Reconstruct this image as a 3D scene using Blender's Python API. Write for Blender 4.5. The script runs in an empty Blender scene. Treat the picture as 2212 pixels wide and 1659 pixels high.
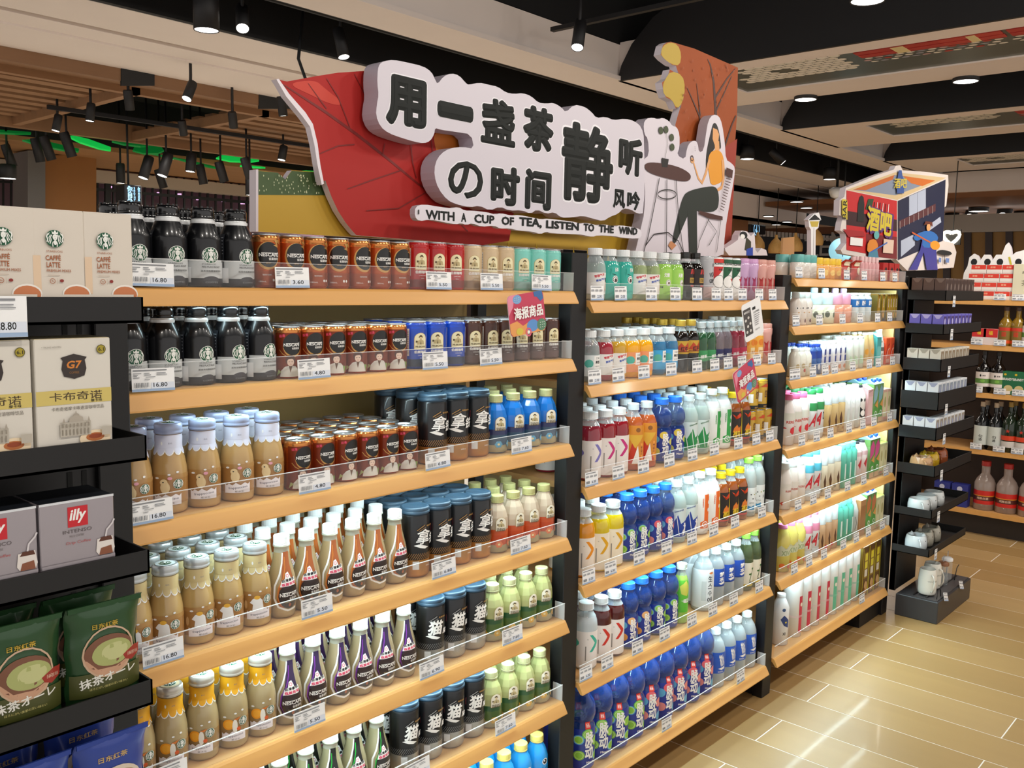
import bpy, bmesh, math, random
import numpy as np
from mathutils import Vector, Matrix
from mathutils.geometry import tessellate_polygon
random.seed(7)
SC = bpy.context.scene
COL = SC.collection
PI = math.pi

# ---------------------------------------------------------------- camera
FPX, CX, CY = 1976.47, 1106.0, 829.5
CAM = np.array([-1.94913, -1.52687, 1.596])
YAW, PITCH, ROLL = math.radians(48.2336), math.radians(-6.3157), math.radians(1.13457)
_f = np.array([math.cos(PITCH)*math.sin(YAW), math.cos(PITCH)*math.cos(YAW), math.sin(PITCH)])
_r = np.array([math.cos(YAW), -math.sin(YAW), 0.0]); _u = np.cross(_r, _f)
RM = np.array([math.cos(ROLL)*_r + math.sin(ROLL)*_u, -math.sin(ROLL)*_r + math.cos(ROLL)*_u, _f])
cd = bpy.data.cameras.new('camera'); cam = bpy.data.objects.new('camera', cd); COL.objects.link(cam)
m = Matrix(((RM[0][0], RM[1][0], -RM[2][0], CAM[0]), (RM[0][1], RM[1][1], -RM[2][1], CAM[1]),
            (RM[0][2], RM[1][2], -RM[2][2], CAM[2]), (0, 0, 0, 1)))
cam.matrix_world = m
cd.sensor_width = 36.0; cd.lens = FPX*36.0/2212.0; cd.clip_start = 0.05; cd.clip_end = 100
SC.camera = cam
# ---------------------------------------------------------------- world, exposure, lights added over the aisle
w = bpy.data.worlds.new('world'); SC.world = w; w.use_nodes = True
bg = w.node_tree.nodes['Background']; bg.inputs[0].default_value = (1.0, 0.95, 0.91, 1); bg.inputs[1].default_value = 1.3
SC.view_settings.view_transform = 'Standard'; SC.view_settings.look = 'None'
SC.view_settings.gamma = 1.0; SC.view_settings.use_curve_mapping = False
SC.view_settings.exposure = -0.5
SC.cycles.max_bounces = 6; SC.cycles.diffuse_bounces = 3; SC.cycles.glossy_bounces = 3; SC.cycles.transparent_max_bounces = 14; SC.cycles.adaptive_threshold = .045
SC.cycles.sample_clamp_indirect = 4

def area(name, loc, target, size, energy, color=(1, .93, .84), size_y=None):
    l = bpy.data.lights.new(name, 'AREA'); l.energy = energy; l.color = color; l.size = size
    if size_y: l.shape = 'RECTANGLE'; l.size_y = size_y
    else: l.shape = 'DISK'
    o = bpy.data.objects.new(name, l); COL.objects.link(o); o.location = loc
    d = Vector(target) - Vector(loc)
    o.rotation_euler = d.to_track_quat('-Z', 'Y').to_euler()
    return o
for i, x in enumerate((-2.2, -1.0, 0.2, 1.4, 2.6, 3.8)):           # unseen soft lights added over the aisle to brighten the shelves
    area('aisle_fill', (x, -1.75, 3.15), (x+.1, 0.1, 1.0), .22, 16)
for i, x in enumerate((1.5, 3.0, 4.6, 6.4)):  # more unseen lights added over the aisle, aimed at the floor
    area('aisle_fill', (x, -0.9, 3.2), (x, -0.9, 0), .25, 9)
for x in (-.2, 1.4, 3.2):                                           # unseen area lights added to brighten the sign boards
    area('sign_fill', (x, -.9, 3.25), (x, .4, 2.1), .2, 2.2)
for (x, y) in ((1.0, 5.2), (3.6, 4.6), (3.0, 8.0), (6.5, 6.5), (7.5, 1.5), (10.5, 3.0), (6.0, 11.0), (11, 8), (9.0, 13.0)):
    area('store_lamp', (x, y, 3.0), (x, y, 0), .5, 60)

# ---------------------------------------------------------------- picture rays onto real planes
def ray(px, py): return np.array([(px-CX)/FPX, -(py-CY)/FPX, 1.0]) @ RM
def aty(px, py, y):
    d = ray(px, py); t = (y-CAM[1])/d[1]; return CAM+t*d
def atx(px, py, x):
    d = ray(px, py); t = (x-CAM[0])/d[0]; return CAM+t*d
def atz(px, py, z):
    d = ray(px, py); t = (z-CAM[2])/d[2]; return CAM+t*d
def x_at(px, y, z):
    lo, hi = -1.9, 8.0
    for _ in range(40):
        mid = (lo+hi)/2; d = RM @ (np.array([mid, y, z])-CAM)
        if CX+FPX*d[0]/d[2] < px: lo = mid
        else: hi = mid
    return (lo+hi)/2

# ---------------------------------------------------------------- materials
def lin(h):
    h = h.lstrip('#'); c = [int(h[i:i+2], 16)/255 for i in (0, 2, 4)]
    return tuple(v/12.92 if v <= .04045 else ((v+.055)/1.055)**2.4 for v in c)
MC = {}
def mat(hexc, rough=.5, metal=0.0, alpha=1.0, emit=0.0, coat=0.0, grain=None, gs=30.0, ga=.12, bump=0.0):
    key = (hexc, rough, metal, alpha, emit, coat, grain, gs, ga, bump)
    if key in MC: return MC[key]
    m = bpy.data.materials.new('m_'+hexc.strip('#')+('_e' if emit else '')+('_t' if alpha < 1 else ''))
    m.use_nodes = True; nt = m.node_tree; n = nt.nodes; L = nt.links
    b = n['Principled BSDF']; c = lin(hexc)
    b.inputs['Base Color'].default_value = (*c, 1)
    b.inputs['Roughness'].default_value = rough; b.inputs['Metallic'].default_value = metal
    if coat: b.inputs['Coat Weight'].default_value = coat; b.inputs['Coat Roughness'].default_value = .08
    if emit:
        b.inputs['Emission Color'].default_value = (*c, 1); b.inputs['Emission Strength'].default_value = emit
    if grain:
        tc = n.new('ShaderNodeTexCoord'); mp = n.new('ShaderNodeMapping'); no = n.new('ShaderNodeTexNoise'); mx = n.new('ShaderNodeMix')
        mx.data_type = 'RGBA'
        mp.inputs['Scale'].default_value = {'x': (.08, 1, 1), 'y': (1, .08, 1), 'z': (1, 1, .08), 'n': (1, 1, 1)}[grain]
        no.inputs['Scale'].default_value = gs; no.inputs['Detail'].default_value = 4
        L.new(tc.outputs['Object'], mp.inputs[0]); L.new(mp.outputs[0], no.inputs['Vector'])
        L.new(no.outputs['Fac'], mx.inputs[0])
        mx.inputs[6].default_value = (*[v*(1-ga) for v in c], 1); mx.inputs[7].default_value = (*[min(1, v*(1+ga)) for v in c], 1)
        L.new(mx.outputs[2], b.inputs['Base Color'])
        if bump:
            bp = n.new('ShaderNodeBump'); bp.inputs['Strength'].default_value = bump; bp.inputs['Distance'].default_value = .002
            L.new(no.outputs['Fac'], bp.inputs['Height']); L.new(bp.outputs[0], b.inputs['Normal'])
    if alpha < 1:
        tr = n.new('ShaderNodeBsdfTransparent'); mx = n.new('ShaderNodeMixShader'); o = n['Material Output']
        lw = n.new('ShaderNodeLayerWeight'); lw.inputs['Blend'].default_value = .25
        ma = n.new('ShaderNodeMath'); ma.operation = 'MULTIPLY_ADD'; ma.use_clamp = True
        ma.inputs[1].default_value = .55 if alpha > .2 else .08; ma.inputs[2].default_value = alpha
        L.new(lw.outputs['Facing'], ma.inputs[0]); L.new(ma.outputs[0], mx.inputs[0])
        L.new(tr.outputs[0], mx.inputs[1]); L.new(b.outputs[0], mx.inputs[2]); L.new(mx.outputs[0], o.inputs[0])
    MC[key] = m
    return m
BLK = mat('#0d0c0e', .5, grain='n', gs=60, ga=.1)
ALU = mat('#c9ccd0', .28, metal=.9)
WHT = mat('#f2f2f2', .4)
INK = mat('#16181a', .6)
WOODLIP = mat('#dfa65c', .42, grain='x', gs=40, ga=.10, coat=.1)
WOODTOP = mat('#d2a066', .45, grain='x', gs=40, ga=.10)
CLEAR = mat('#e8f2f4', .08, alpha=.13)
PET = mat('#dfeaec', .06, alpha=.30, coat=.6)
def gl(h, r=.22): return mat(h, r, coat=.35)

# ---------------------------------------------------------------- mesh builder
class MB:
    def __init__(s): s.v = []; s.f = []; s.m = []; s.s = []; s.mats = []
    def mi(s, m):
        if m not in s.mats: s.mats.append(m)
        return s.mats.index(m)
    def add(s, vs, fs, m, smooth=False):
        o = len(s.v); s.v += [tuple(map(float, p)) for p in vs]; k = s.mi(m)
        for f in fs: s.f.append([i+o for i in f]); s.m.append(k); s.s.append(smooth)
        return s
    def box(s, x0, x1, y0, y1, z0, z1, m):
        v = [(x, y, z) for z in (z0, z1) for y in (y0, y1) for x in (x0, x1)]
        return s.add(v, [(0, 2, 3, 1), (4, 5, 7, 6), (0, 1, 5, 4), (2, 6, 7, 3), (0, 4, 6, 2), (1, 3, 7, 5)], m)
    def cbox(s, x0, x1, y0, y1, z0, z1, m, c=.003, seg=1):
        bm = bmesh.new(); bmesh.ops.create_cube(bm, size=1)
        for q in bm.verts: q.co = Vector(((x0+x1)/2+q.co.x*(x1-x0), (y0+y1)/2+q.co.y*(y1-y0), (z0+z1)/2+q.co.z*(z1-z0)))
        bmesh.ops.bevel(bm, geom=bm.edges[:], offset=c, segments=seg, affect='EDGES', profile=.5)
        s.addbm(bm, m, seg > 1); return s
    def addbm(s, bm, m, smooth=False):
        bm.verts.index_update()
        s.add([q.co[:] for q in bm.verts], [[q.index for q in f.verts] for f in bm.faces], m, smooth); bm.free(); return s
    def lathe(s, prof, N, m, c=(0, 0, 0), smooth=True, ph=0.0):
        """prof: (r, z[, material from here up]); a repeated point makes a crisp edge"""
        cur = m; ring = None; last = None
        for q in prof:
            r, z = q[0], q[1]
            if len(q) > 2 and q[2] is not None: cur_next = q[2]
            else: cur_next = cur
            if last is not None and abs(last[0]-r) < 1e-9 and abs(last[1]-z) < 1e-9:
                ring = None
            new = []
            o = len(s.v)
            if r < 1e-6: s.v.append((c[0], c[1], c[2]+z)); new = [o]*N
            else:
                for k in range(N):
                    a = ph+2*PI*(k+.0)/N
                    s.v.append((c[0]+r*math.sin(a), c[1]-r*math.cos(a), c[2]+z)); new.append(o+k)
            if ring is not None:
                kk = s.mi(cur)
                for k in range(N):
                    a, b = ring[k], ring[(k+1) % N]; d, e = new[(k+1) % N], new[k]
                    f = [a, b, d, e]; g = []
                    for i in f:
                        if i not in g: g.append(i)
                    if len(g) > 2: s.f.append(g); s.m.append(kk); s.s.append(smooth)
            ring = new; last = (r, z); cur = cur_next
        return s
    def prism(s, poly, d0, d1, m, fn, edge=None, back=True):
        """poly: 2-D outline; fn(u, v, d) -> xyz; front face at d0"""
        n = len(poly); tri = tessellate_polygon([[Vector((u, v, 0)) for u, v in poly]])
        s.add([fn(u, v, d0) for u, v in poly], [list(t) for t in tri], m)
        if back: s.add([fn(u, v, d1) for u, v in poly], [list(t)[::-1] for t in tri], edge or m)
        s.add([fn(u, v, d0) for u, v in poly]+[fn(u, v, d1) for u, v in poly],
              [[i, (i+1) % n, n+(i+1) % n, n+i] for i in range(n)], edge or m)
        return s
    def tube(s, pts, r, m, N=6, smooth=True):
        P = [Vector(p) for p in pts]; rings = []
        for i, p in enumerate(P):
            t = (P[min(i+1, len(P)-1)]-P[max(i-1, 0)]).normalized()
            a = Vector((0, 0, 1)) if abs(t.z) < .9 else Vector((1, 0, 0))
            u = t.cross(a).normalized(); w_ = t.cross(u)
            rr = r[i] if isinstance(r, (list, tuple)) else r
            rings.append([p+(u*math.cos(2*PI*k/N)+w_*math.sin(2*PI*k/N))*rr for k in range(N)])
        vs = [q[:] for g in rings for q in g]; fs = []
        for i in range(len(P)-1):
            for k in range(N): fs.append([i*N+k, i*N+(k+1) % N, (i+1)*N+(k+1) % N, (i+1)*N+k])
        fs.append(list(range(N))[::-1]); fs.append([(len(P)-1)*N+k for k in range(N)])
        return s.add(vs, fs, m, smooth)
    def mesh(s, name):
        me = bpy.data.meshes.new(name); me.from_pydata(s.v, [], s.f)
        for q in s.mats: me.materials.append(q)
        me.polygons.foreach_set('material_index', s.m); me.polygons.foreach_set('use_smooth', s.s)
        me.update(); return me

def link(name, me, parent=None, loc=None):
    o = bpy.data.objects.new(name, me); COL.objects.link(o)
    if parent is not None: o.parent = parent
    if loc is not None: o.location = loc
    return o
def part(name, mb, parent): return link(name, mb.mesh(name), parent)
def tag(o, label, cat, group=None):
    o['label'] = label; o['category'] = cat
    if group: o['group'] = group
    return o
def thing(name, loc, label, cat, group=None, rz=0.0):
    o = bpy.data.objects.new(name, None); COL.objects.link(o); o.location = loc; o.rotation_euler = (0, 0, rz)
    o.empty_display_size = .02
    return tag(o, label, cat, group)
def struct(name, mb=None, parent=None):
    o = link(name, mb.mesh(name) if mb else None, parent)
    if parent is None: o['kind'] = 'structure'
    return o

# ---------------------------------------------------------------- flat print: lettering and pictures as thin geometry
TXT = {}
def text2d(s, bold, disc=0):
    """lettering fitted to a unit box; bold thickens every stroke evenly (in em)"""
    k = (s, bold, disc)
    if k in TXT: return TXT[k]
    c = bpy.data.curves.new('t', 'FONT'); c.body = s; c.resolution_u = 3 if disc else 2; c.space_line = .9; c.align_x = 'CENTER'
    o = bpy.data.objects.new('t', c); COL.objects.link(o)
    me = bpy.data.meshes.new_from_object(o.evaluated_get(bpy.context.evaluated_depsgraph_get()))
    v = [tuple(p.co[:2]) for p in me.vertices]; f = [list(p.vertices) for p in me.polygons]
    bpy.data.objects.remove(o); bpy.data.curves.remove(c); bpy.data.meshes.remove(me)
    if bold > 0:
        ec = {}
        for fc in f:
            for i in range(len(fc)):
                e = tuple(sorted((fc[i], fc[(i+1) % len(fc)]))); ec[e] = ec.get(e, 0)+1
        n0 = len(v); seen = set()
        for (i, j), n in ec.items():
            if n != 1: continue
            a, b = v[i], v[j]; dx, dy = b[0]-a[0], b[1]-a[1]; L_ = math.hypot(dx, dy)
            if L_ < 1e-7: continue
            dx, dy = dx/L_, dy/L_; e = 0 if disc else bold*.5; q = len(v)
            A_ = (a[0]-dx*e, a[1]-dy*e); B_ = (b[0]+dx*e, b[1]+dy*e)
            v += [(A_[0]-dy*bold, A_[1]+dx*bold, 1), (A_[0], A_[1], .15), (A_[0]+dy*bold, A_[1]-dx*bold, 1), (B_[0]-dy*bold, B_[1]+dx*bold, 1), (B_[0], B_[1], .15), (B_[0]+dy*bold, B_[1]-dx*bold, 1)]
            f += [[q, q+1, q+4, q+3], [q+1, q+2, q+5, q+4]]
            if disc:
                for w_ in (i, j):
                    if w_ in seen: continue
                    seen.add(w_); q = len(v); v += [(v[w_][0], v[w_][1], .1)]+[(v[w_][0]+bold*math.cos(2*PI*t/disc), v[w_][1]+bold*math.sin(2*PI*t/disc), 1) for t in range(disc)]
                    f += [[q, q+1+t, q+1+(t+1) % disc] for t in range(disc)]
    v = np.array([(q[0], q[1], q[2] if len(q) > 2 else 0.0) for q in v]); lo, hi = v.min(0)[:2], v.max(0)[:2]; v[:, :2] = (v[:, :2]-lo)/(hi-lo)-.5; asp = (hi-lo)[0]/(hi-lo)[1]
    TXT[k] = (v, f, asp); return TXT[k]
def shape2d(q):
    """-> (verts Nx2, faces, material)"""
    t = q[0]
    if t == 'tx':      # text fitted to a w x h box centred at cx, cy  (w None keeps the aspect)
        _, s, cx, cy, w_, h, m = q[:7]; bold = q[7] if len(q) > 7 else 0.0; rot = q[8] if len(q) > 8 else 0.0; sh = q[9] if len(q) > 9 else 0
        v, f, a = text2d(s, bold*.6)
        if w_ is None: w_ = h*a
        dr = v[:, 2:]; v = v[:, :2]*np.array([w_, h]); v = v+np.outer(v[:, 1]*sh, [1, 0]); c, d = math.cos(rot), math.sin(rot)
        v = v @ np.array([[c, d], [-d, c]])+np.array([cx, cy]); return np.hstack([v, dr*1000]), f, m
    if t == 'el':
        _, cx, cy, rx, ry, m = q[:6]; n = q[6] if len(q) > 6 else 16
        p = [(cx+rx*math.cos(2*PI*k/n), cy+ry*math.sin(2*PI*k/n)) for k in range(n)]; return np.array(p), [list(range(n))], m
    if t == 'ring':
        _, cx, cy, r1, r2, m = q[:6]; n = 20
        p = [(cx+r*math.cos(2*PI*k/n), cy+r*math.sin(2*PI*k/n)) for r in (r1, r2) for k in range(n)]
        return np.array(p), [[k, (k+1) % n, n+(k+1) % n, n+k] for k in range(n)], m
    if t == 're':
        _, x0, x1, y0, y1, m = q; return np.array([(x0, y0), (x1, y0), (x1, y1), (x0, y1)]), [[0, 1, 2, 3]], m
    if t == 'po':
        _, pts, m = q; tri = tessellate_polygon([[Vector((u, v, 0)) for u, v in pts]]); return np.array(pts, float), [list(x) for x in tri], m
    if t == 'li':      # ribbon
        _, pts, w_, m = q; P = np.array(pts, float); vs = []
        for i in range(len(P)):
            d = P[min(i+1, len(P)-1)]-P[max(i-1, 0)]; d = d/(np.linalg.norm(d)+1e-12); n = np.array([-d[1], d[0]])
            ww = w_[i] if isinstance(w_, (list, tuple)) else w_
            vs += [P[i]+n*ww/2, P[i]-n*ww/2]
        return np.array(vs), [[2*i, 2*i+1, 2*i+3, 2*i+2] for i in range(len(P)-1)], m
def wrap(mb, shapes, prof, N, off=.0003, rot=0.0, r0=None, step=.00006):
    """print shapes (mm, u along the arc, v up) round a lathed body with N facets"""
    P = [(q[0], q[1]) for q in prof]; zs = [q[1] for q in P]; rs = [q[0] for q in P]
    rmax = max(rs)
    def rf(z):
        best = None
        for i in range(len(P)-1):
            a, b = P[i], P[i+1]
            if min(a[1], b[1])-1e-9 <= z <= max(a[1], b[1])+1e-9 and abs(a[1]-b[1]) > 1e-9:
                r = a[0]+(b[0]-a[0])*(z-a[1])/(b[1]-a[1]); best = r if best is None else max(best, r)
        return best if best is not None else rmax
    R0 = r0 or rmax
    for i, q in enumerate(shapes):
        v, f, m = shape2d(q); v = v*.001
        bm = bmesh.new(); bv = [bm.verts.new((a[0], a[1], a[2] if len(a) > 2 else 0)) for a in v]
        for fc in f:
            try: bm.faces.new([bv[k] for k in fc])
            except ValueError: pass
        lo, hi = v.min(0), v.max(0); ds = 2*PI*R0/N
        k = math.ceil((lo[0]-rot*R0)/ds-1e-6)
        while k*ds+rot*R0 < hi[0]-1e-7:
            u = k*ds+rot*R0
            if u > lo[0]+1e-7: bmesh.ops.bisect_plane(bm, geom=bm.verts[:]+bm.edges[:]+bm.faces[:], plane_co=(u, 0, 0), plane_no=(1, 0, 0))
            k += 1
        for z in set(zs):
            if lo[1]+1e-6 < z < hi[1]-1e-6: bmesh.ops.bisect_plane(bm, geom=bm.verts[:]+bm.edges[:]+bm.faces[:], plane_co=(0, z, 0), plane_no=(0, 1, 0))
        o = off+i*step
        for p in bm.verts:
            a = p.co.x/R0; z = p.co.y; fa = (a-rot) % (2*PI/N)-PI/N
            r = rf(z)*math.cos(PI/N)/math.cos(fa)+o-p.co.z*step*.7
            p.co = (r*math.sin(a), -r*math.cos(a), z)
        mb.addbm(bm, m, True)
    return mb
def flat(mb, shapes, fn, off=.0005, step=.00016, k=.001):
    """print shapes on a flat face; fn(u, v, d) -> xyz with d the distance in front of it"""
    for i, q in enumerate(shapes):
        v, f, m = shape2d(q); v = v*k
        mb.add([fn(a[0], a[1], off+i*step-(a[2]/k*.001*step*.7 if len(a) > 2 else 0)) for a in v], f, m)
    return mb
def front(x0, y, z0): return lambda u, v, d: (x0+u, y-d, z0+v)
# ================================================================ the setting
# floor: grout bed and one object per tile
GR = mat('#f4eee2', .7)
TM = [mat(h, .40, grain='y', gs=9, ga=.10, coat=.10) for h in ('#b3925f', '#ad8c5a', '#b79766', '#a98856')]
fl = struct('floor', MB().box(-6, 16, -5, 16, -.03, -.0012, GR))
PX, LY = .2133, 1.276
def tile_mesh(m):
    return MB().cbox(PX*.011, PX-PX*.011, PX*.011, LY-PX*.011, -.012, 0, m, .0006).mesh('floor_tile')
TMESH = [tile_mesh(m) for m in TM]
nt = 0
for i in range(-2, 26):
    x0 = .9450+(i-4)*PX+PX*2
    x0 = .9450+PX*(i-2)
    y00 = -.132 if i % 2 == 0 else -.768
    for j in range(-3, 3):
        y0 = y00+j*LY
        if y0 > 1.2 or y0+LY < -2.0: continue
        o = link('floor_tile', random.choice(TMESH), fl, (x0, y0, 0)); nt += 1
far = MB()      # tiles beyond the aisle, too far to tell apart: joined
for i in range(26, 70):
    x0 = .9450+PX*(i-2)
    if x0 > 12: break
    for j in range(-3, 9):
        far.box(x0+PX*.011, x0+PX-PX*.011, (-.132 if i % 2 == 0 else -.768)+j*LY+PX*.011, (-.132 if i % 2 == 0 else -.768)+(j+1)*LY-PX*.011, -.01, 0, TM[(i*7+j) % 4])
o = link('floor_tile', far.mesh('far_tiles'), fl); o['kind'] = 'stuff'

# ceiling ------------------------------------------------------------------
CREAM = mat('#ecdfd6', .75, grain='n', gs=3, ga=.03); CREAM2 = mat('#cdbba8', .75)
DARK = mat('#0b0a0b', .7); DARK2 = mat('#161416', .55)
BROWN = mat('#8a6546', .6, grain='x', gs=12, ga=.18); BROWN2 = mat('#9c7350', .6, grain='x', gs=12, ga=.18)
ce = struct('ceiling', MB().box(-7, 40, 3.15, 3.45, 3.61, 4.3, DARK).box(-7, 40, 4.40, 4.449, 3.302, 4.1, DARK).box(-7, 40, 3.505, 3.52, 3.302, 4.0, DARK).box(-7, 40, -7, 3.14, 4.15, 4.25, DARK).box(-7, 40, 3.5, 4.45, 3.95, 4.05, DARK).box(-7, 40, 4.45, 30, 3.9, 4.0, DARK))
tr_ = struct('trim_1', MB().box(-7, 40, 3.14, 3.5, 3.3, 3.6, CREAM).box(-7, 40, 3.10, 3.14, 3.3, 3.335, CREAM))    # strip between aisle and trench
tr_ = struct('trim_2', MB().box(-7, 40, 4.45, 5.03, 3.3, 3.62, CREAM).box(-7, 40, 5.03, 5.12, 3.345, 3.6, CREAM2).box(-7, 40, 5.12, 5.42, 3.3, 3.6, CREAM)
             .box(-7, 40, 5.42, 6.15, 3.30, 3.6, CREAM).box(-7, 40, 5.40, 5.44, 3.285, 3.31, CREAM))
# black trench with ducts
duct = MB()
for y, z, r in ((3.72, 3.62, .05), (4.2, 3.7, .07), (3.95, 3.45, .02)):
    duct.tube([(-3, y, z), (20, y, z)], r, DARK2, 8)
struct('trim_3', duct)
# beams on the right: cream casings with black faces and mirror panels with painted reflections between them
DECOR = mat('#5c625c', .35, metal=.2)
for k in range(4):
    X = 4.556+3.03*k; b = MB()
    b.box(X, X+.22, -6, 3.14, 3.3, 3.62, CREAM)                    # first casing strip
    b.box(X+1.05, X+1.526, -6, 3.14, 3.3, 3.42, CREAM)               # second casing strip
    b.box(X+.22, X+1.05, 2.30, 3.14, 3.3, 3.34, CREAM) if k else b.box(X+.22, X+1.05, 2.5, 3.14, 3.3, 3.34, CREAM)
    b.box(X+.22, X+1.05, -6, 3.14, 3.312, 3.40, DECOR)
    yz = [(-6, 3.3), (3.13, 3.3), (3.10, 3.42), (3.0, 3.58), (2.8, 3.76), (2.5, 3.9), (2.2, 3.98), (1.8, 4.06), (1.2, 4.16), (-6, 4.16)]
    b.prism(yz, 0, .03, DARK2, lambda u, v, d, X=X: (X-.032+d, u, v))
    beam = struct('trim_%d' % (4+k), b)
    if k < 3:                                                        # products mirrored in the panel, painted as flat coloured shapes
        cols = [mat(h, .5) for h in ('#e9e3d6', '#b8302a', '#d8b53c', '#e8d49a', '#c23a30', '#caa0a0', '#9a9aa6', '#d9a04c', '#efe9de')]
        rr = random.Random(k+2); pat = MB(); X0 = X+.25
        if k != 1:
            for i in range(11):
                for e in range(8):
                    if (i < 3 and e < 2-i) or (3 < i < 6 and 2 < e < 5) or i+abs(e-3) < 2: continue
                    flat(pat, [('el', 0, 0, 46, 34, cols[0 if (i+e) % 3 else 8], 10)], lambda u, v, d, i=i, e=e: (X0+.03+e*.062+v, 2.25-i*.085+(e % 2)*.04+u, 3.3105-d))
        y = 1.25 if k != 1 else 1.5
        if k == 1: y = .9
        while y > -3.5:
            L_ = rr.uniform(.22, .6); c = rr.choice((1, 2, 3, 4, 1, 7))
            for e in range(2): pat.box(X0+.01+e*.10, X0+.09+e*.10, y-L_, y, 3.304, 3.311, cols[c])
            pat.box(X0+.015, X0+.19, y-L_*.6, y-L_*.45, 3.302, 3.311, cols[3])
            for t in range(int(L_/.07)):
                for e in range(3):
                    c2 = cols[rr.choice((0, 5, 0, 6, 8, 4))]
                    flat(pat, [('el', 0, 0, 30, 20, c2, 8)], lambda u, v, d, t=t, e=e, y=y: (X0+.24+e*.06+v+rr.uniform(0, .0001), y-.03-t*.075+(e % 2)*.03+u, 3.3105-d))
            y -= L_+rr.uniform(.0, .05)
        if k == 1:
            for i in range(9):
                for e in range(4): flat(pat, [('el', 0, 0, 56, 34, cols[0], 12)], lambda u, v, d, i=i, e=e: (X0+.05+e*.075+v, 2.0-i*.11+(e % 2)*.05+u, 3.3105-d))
        p_ = part('painted_reflection', pat, beam); p_['kind'] = 'stuff'
# wood ceiling beyond the bulkhead: fascia, frames and slats
wd = MB(); wd.box(-7, 40, 6.15, 6.20, 3.2, 3.9, BROWN).box(-7, 40, 10.6, 10.7, 3.26, 3.95, DARK)
wd.box(-7, 40, 6.2, 6.75, 3.28, 3.32, BROWN)
for x in (-3.2, 2.05, 6.0, 10.2):
    wd.box(x, x+.08, 6.7, 9.6, 3.22, 3.32, BROWN2)
    wd.box(x+1.35, x+1.43, 6.7, 9.6, 3.22, 3.32, BROWN2)
wd.box(-7, 40, 9.5, 9.6, 3.2, 3.4, BROWN2); wd.box(-7, 40, 6.7, 6.78, 3.22, 3.34, BROWN2)
wd.box(-7, 40, 10.6, 14.5, 3.2, 3.26, mat('#a87a4c', .6, grain='x', gs=6, ga=.12))
wood = struct('trim_8', wd)
sl = MB().box(0, 3.9, 0, .16, 0, .08, BROWN2).mesh('slat')
for x in (-1.85, 3.5, 7.5):
    for k in range(9): link('slat', sl if x != 3.5 else bpy.data.meshes['slat'], wood, (x if x != 3.5 else 3.5, 6.95+.29*k, 3.3)).scale.x = 1.0 if x < 3 else .62
# green lit panels in the slot behind the wood ceiling
GRN = [mat('#16c04a', .4, emit=1.1), mat('#0d7a30', .4, emit=.6), mat('#53f08a', .4, emit=1.6)]
rr = random.Random(4)
for i in range(22):
    x = 1.1+i*.42+rr.uniform(-.1, .1); y = 9.95+rr.uniform(-.2, .35)
    g = MB(); L_ = rr.uniform(.3, .6)
    L_ *= 1.25; g.prism([(0, 0), (L_*.2, .12), (L_*.55, .17), (L_, .10), (L_*.9, -.06), (L_*.6, -.14), (L_*.2, -.12)], 0, .02, GRN[rr.randrange(2)], lambda u, v, d: (u, v, d))
    g.box(L_*.35, L_*.55, -.02, .05, -.008, .0, GRN[2])
    o = link('ceiling_lamp', g.mesh('green_panel'), None, (x, y, 3.17+rr.uniform(-.04, .04)))
    o.rotation_euler = (rr.uniform(.15, .5), rr.uniform(-.2, .2), 0)
    tag(o, 'green glowing ceiling panel beyond the wooden slats, number %s from the left end' % ('one two three four five six seven eight nine ten eleven twelve thirteen fourteen fifteen sixteen seventeen eighteen nineteen twenty twenty-one twenty-two'.split()[i]), 'lamp', 'green lit ceiling panels')

# far walls and columns ------------------------------------------------------
TAN = mat('#a8703a', .6, grain='z', gs=5, ga=.08); GREYC = mat('#6d6866', .6)
struct('wall_back', MB().box(-7, 40, 15.0, 15.1, 0, 3.3, mat('#4a3a34', .7)).box(-7, 40, 14.9, 15.0, 2.55, 3.3, mat('#c7b8a6', .7)))
struct('wall_right', MB().box(24, 24.1, -7, 15, 0, 3.3, mat('#57483c', .7)))
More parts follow.
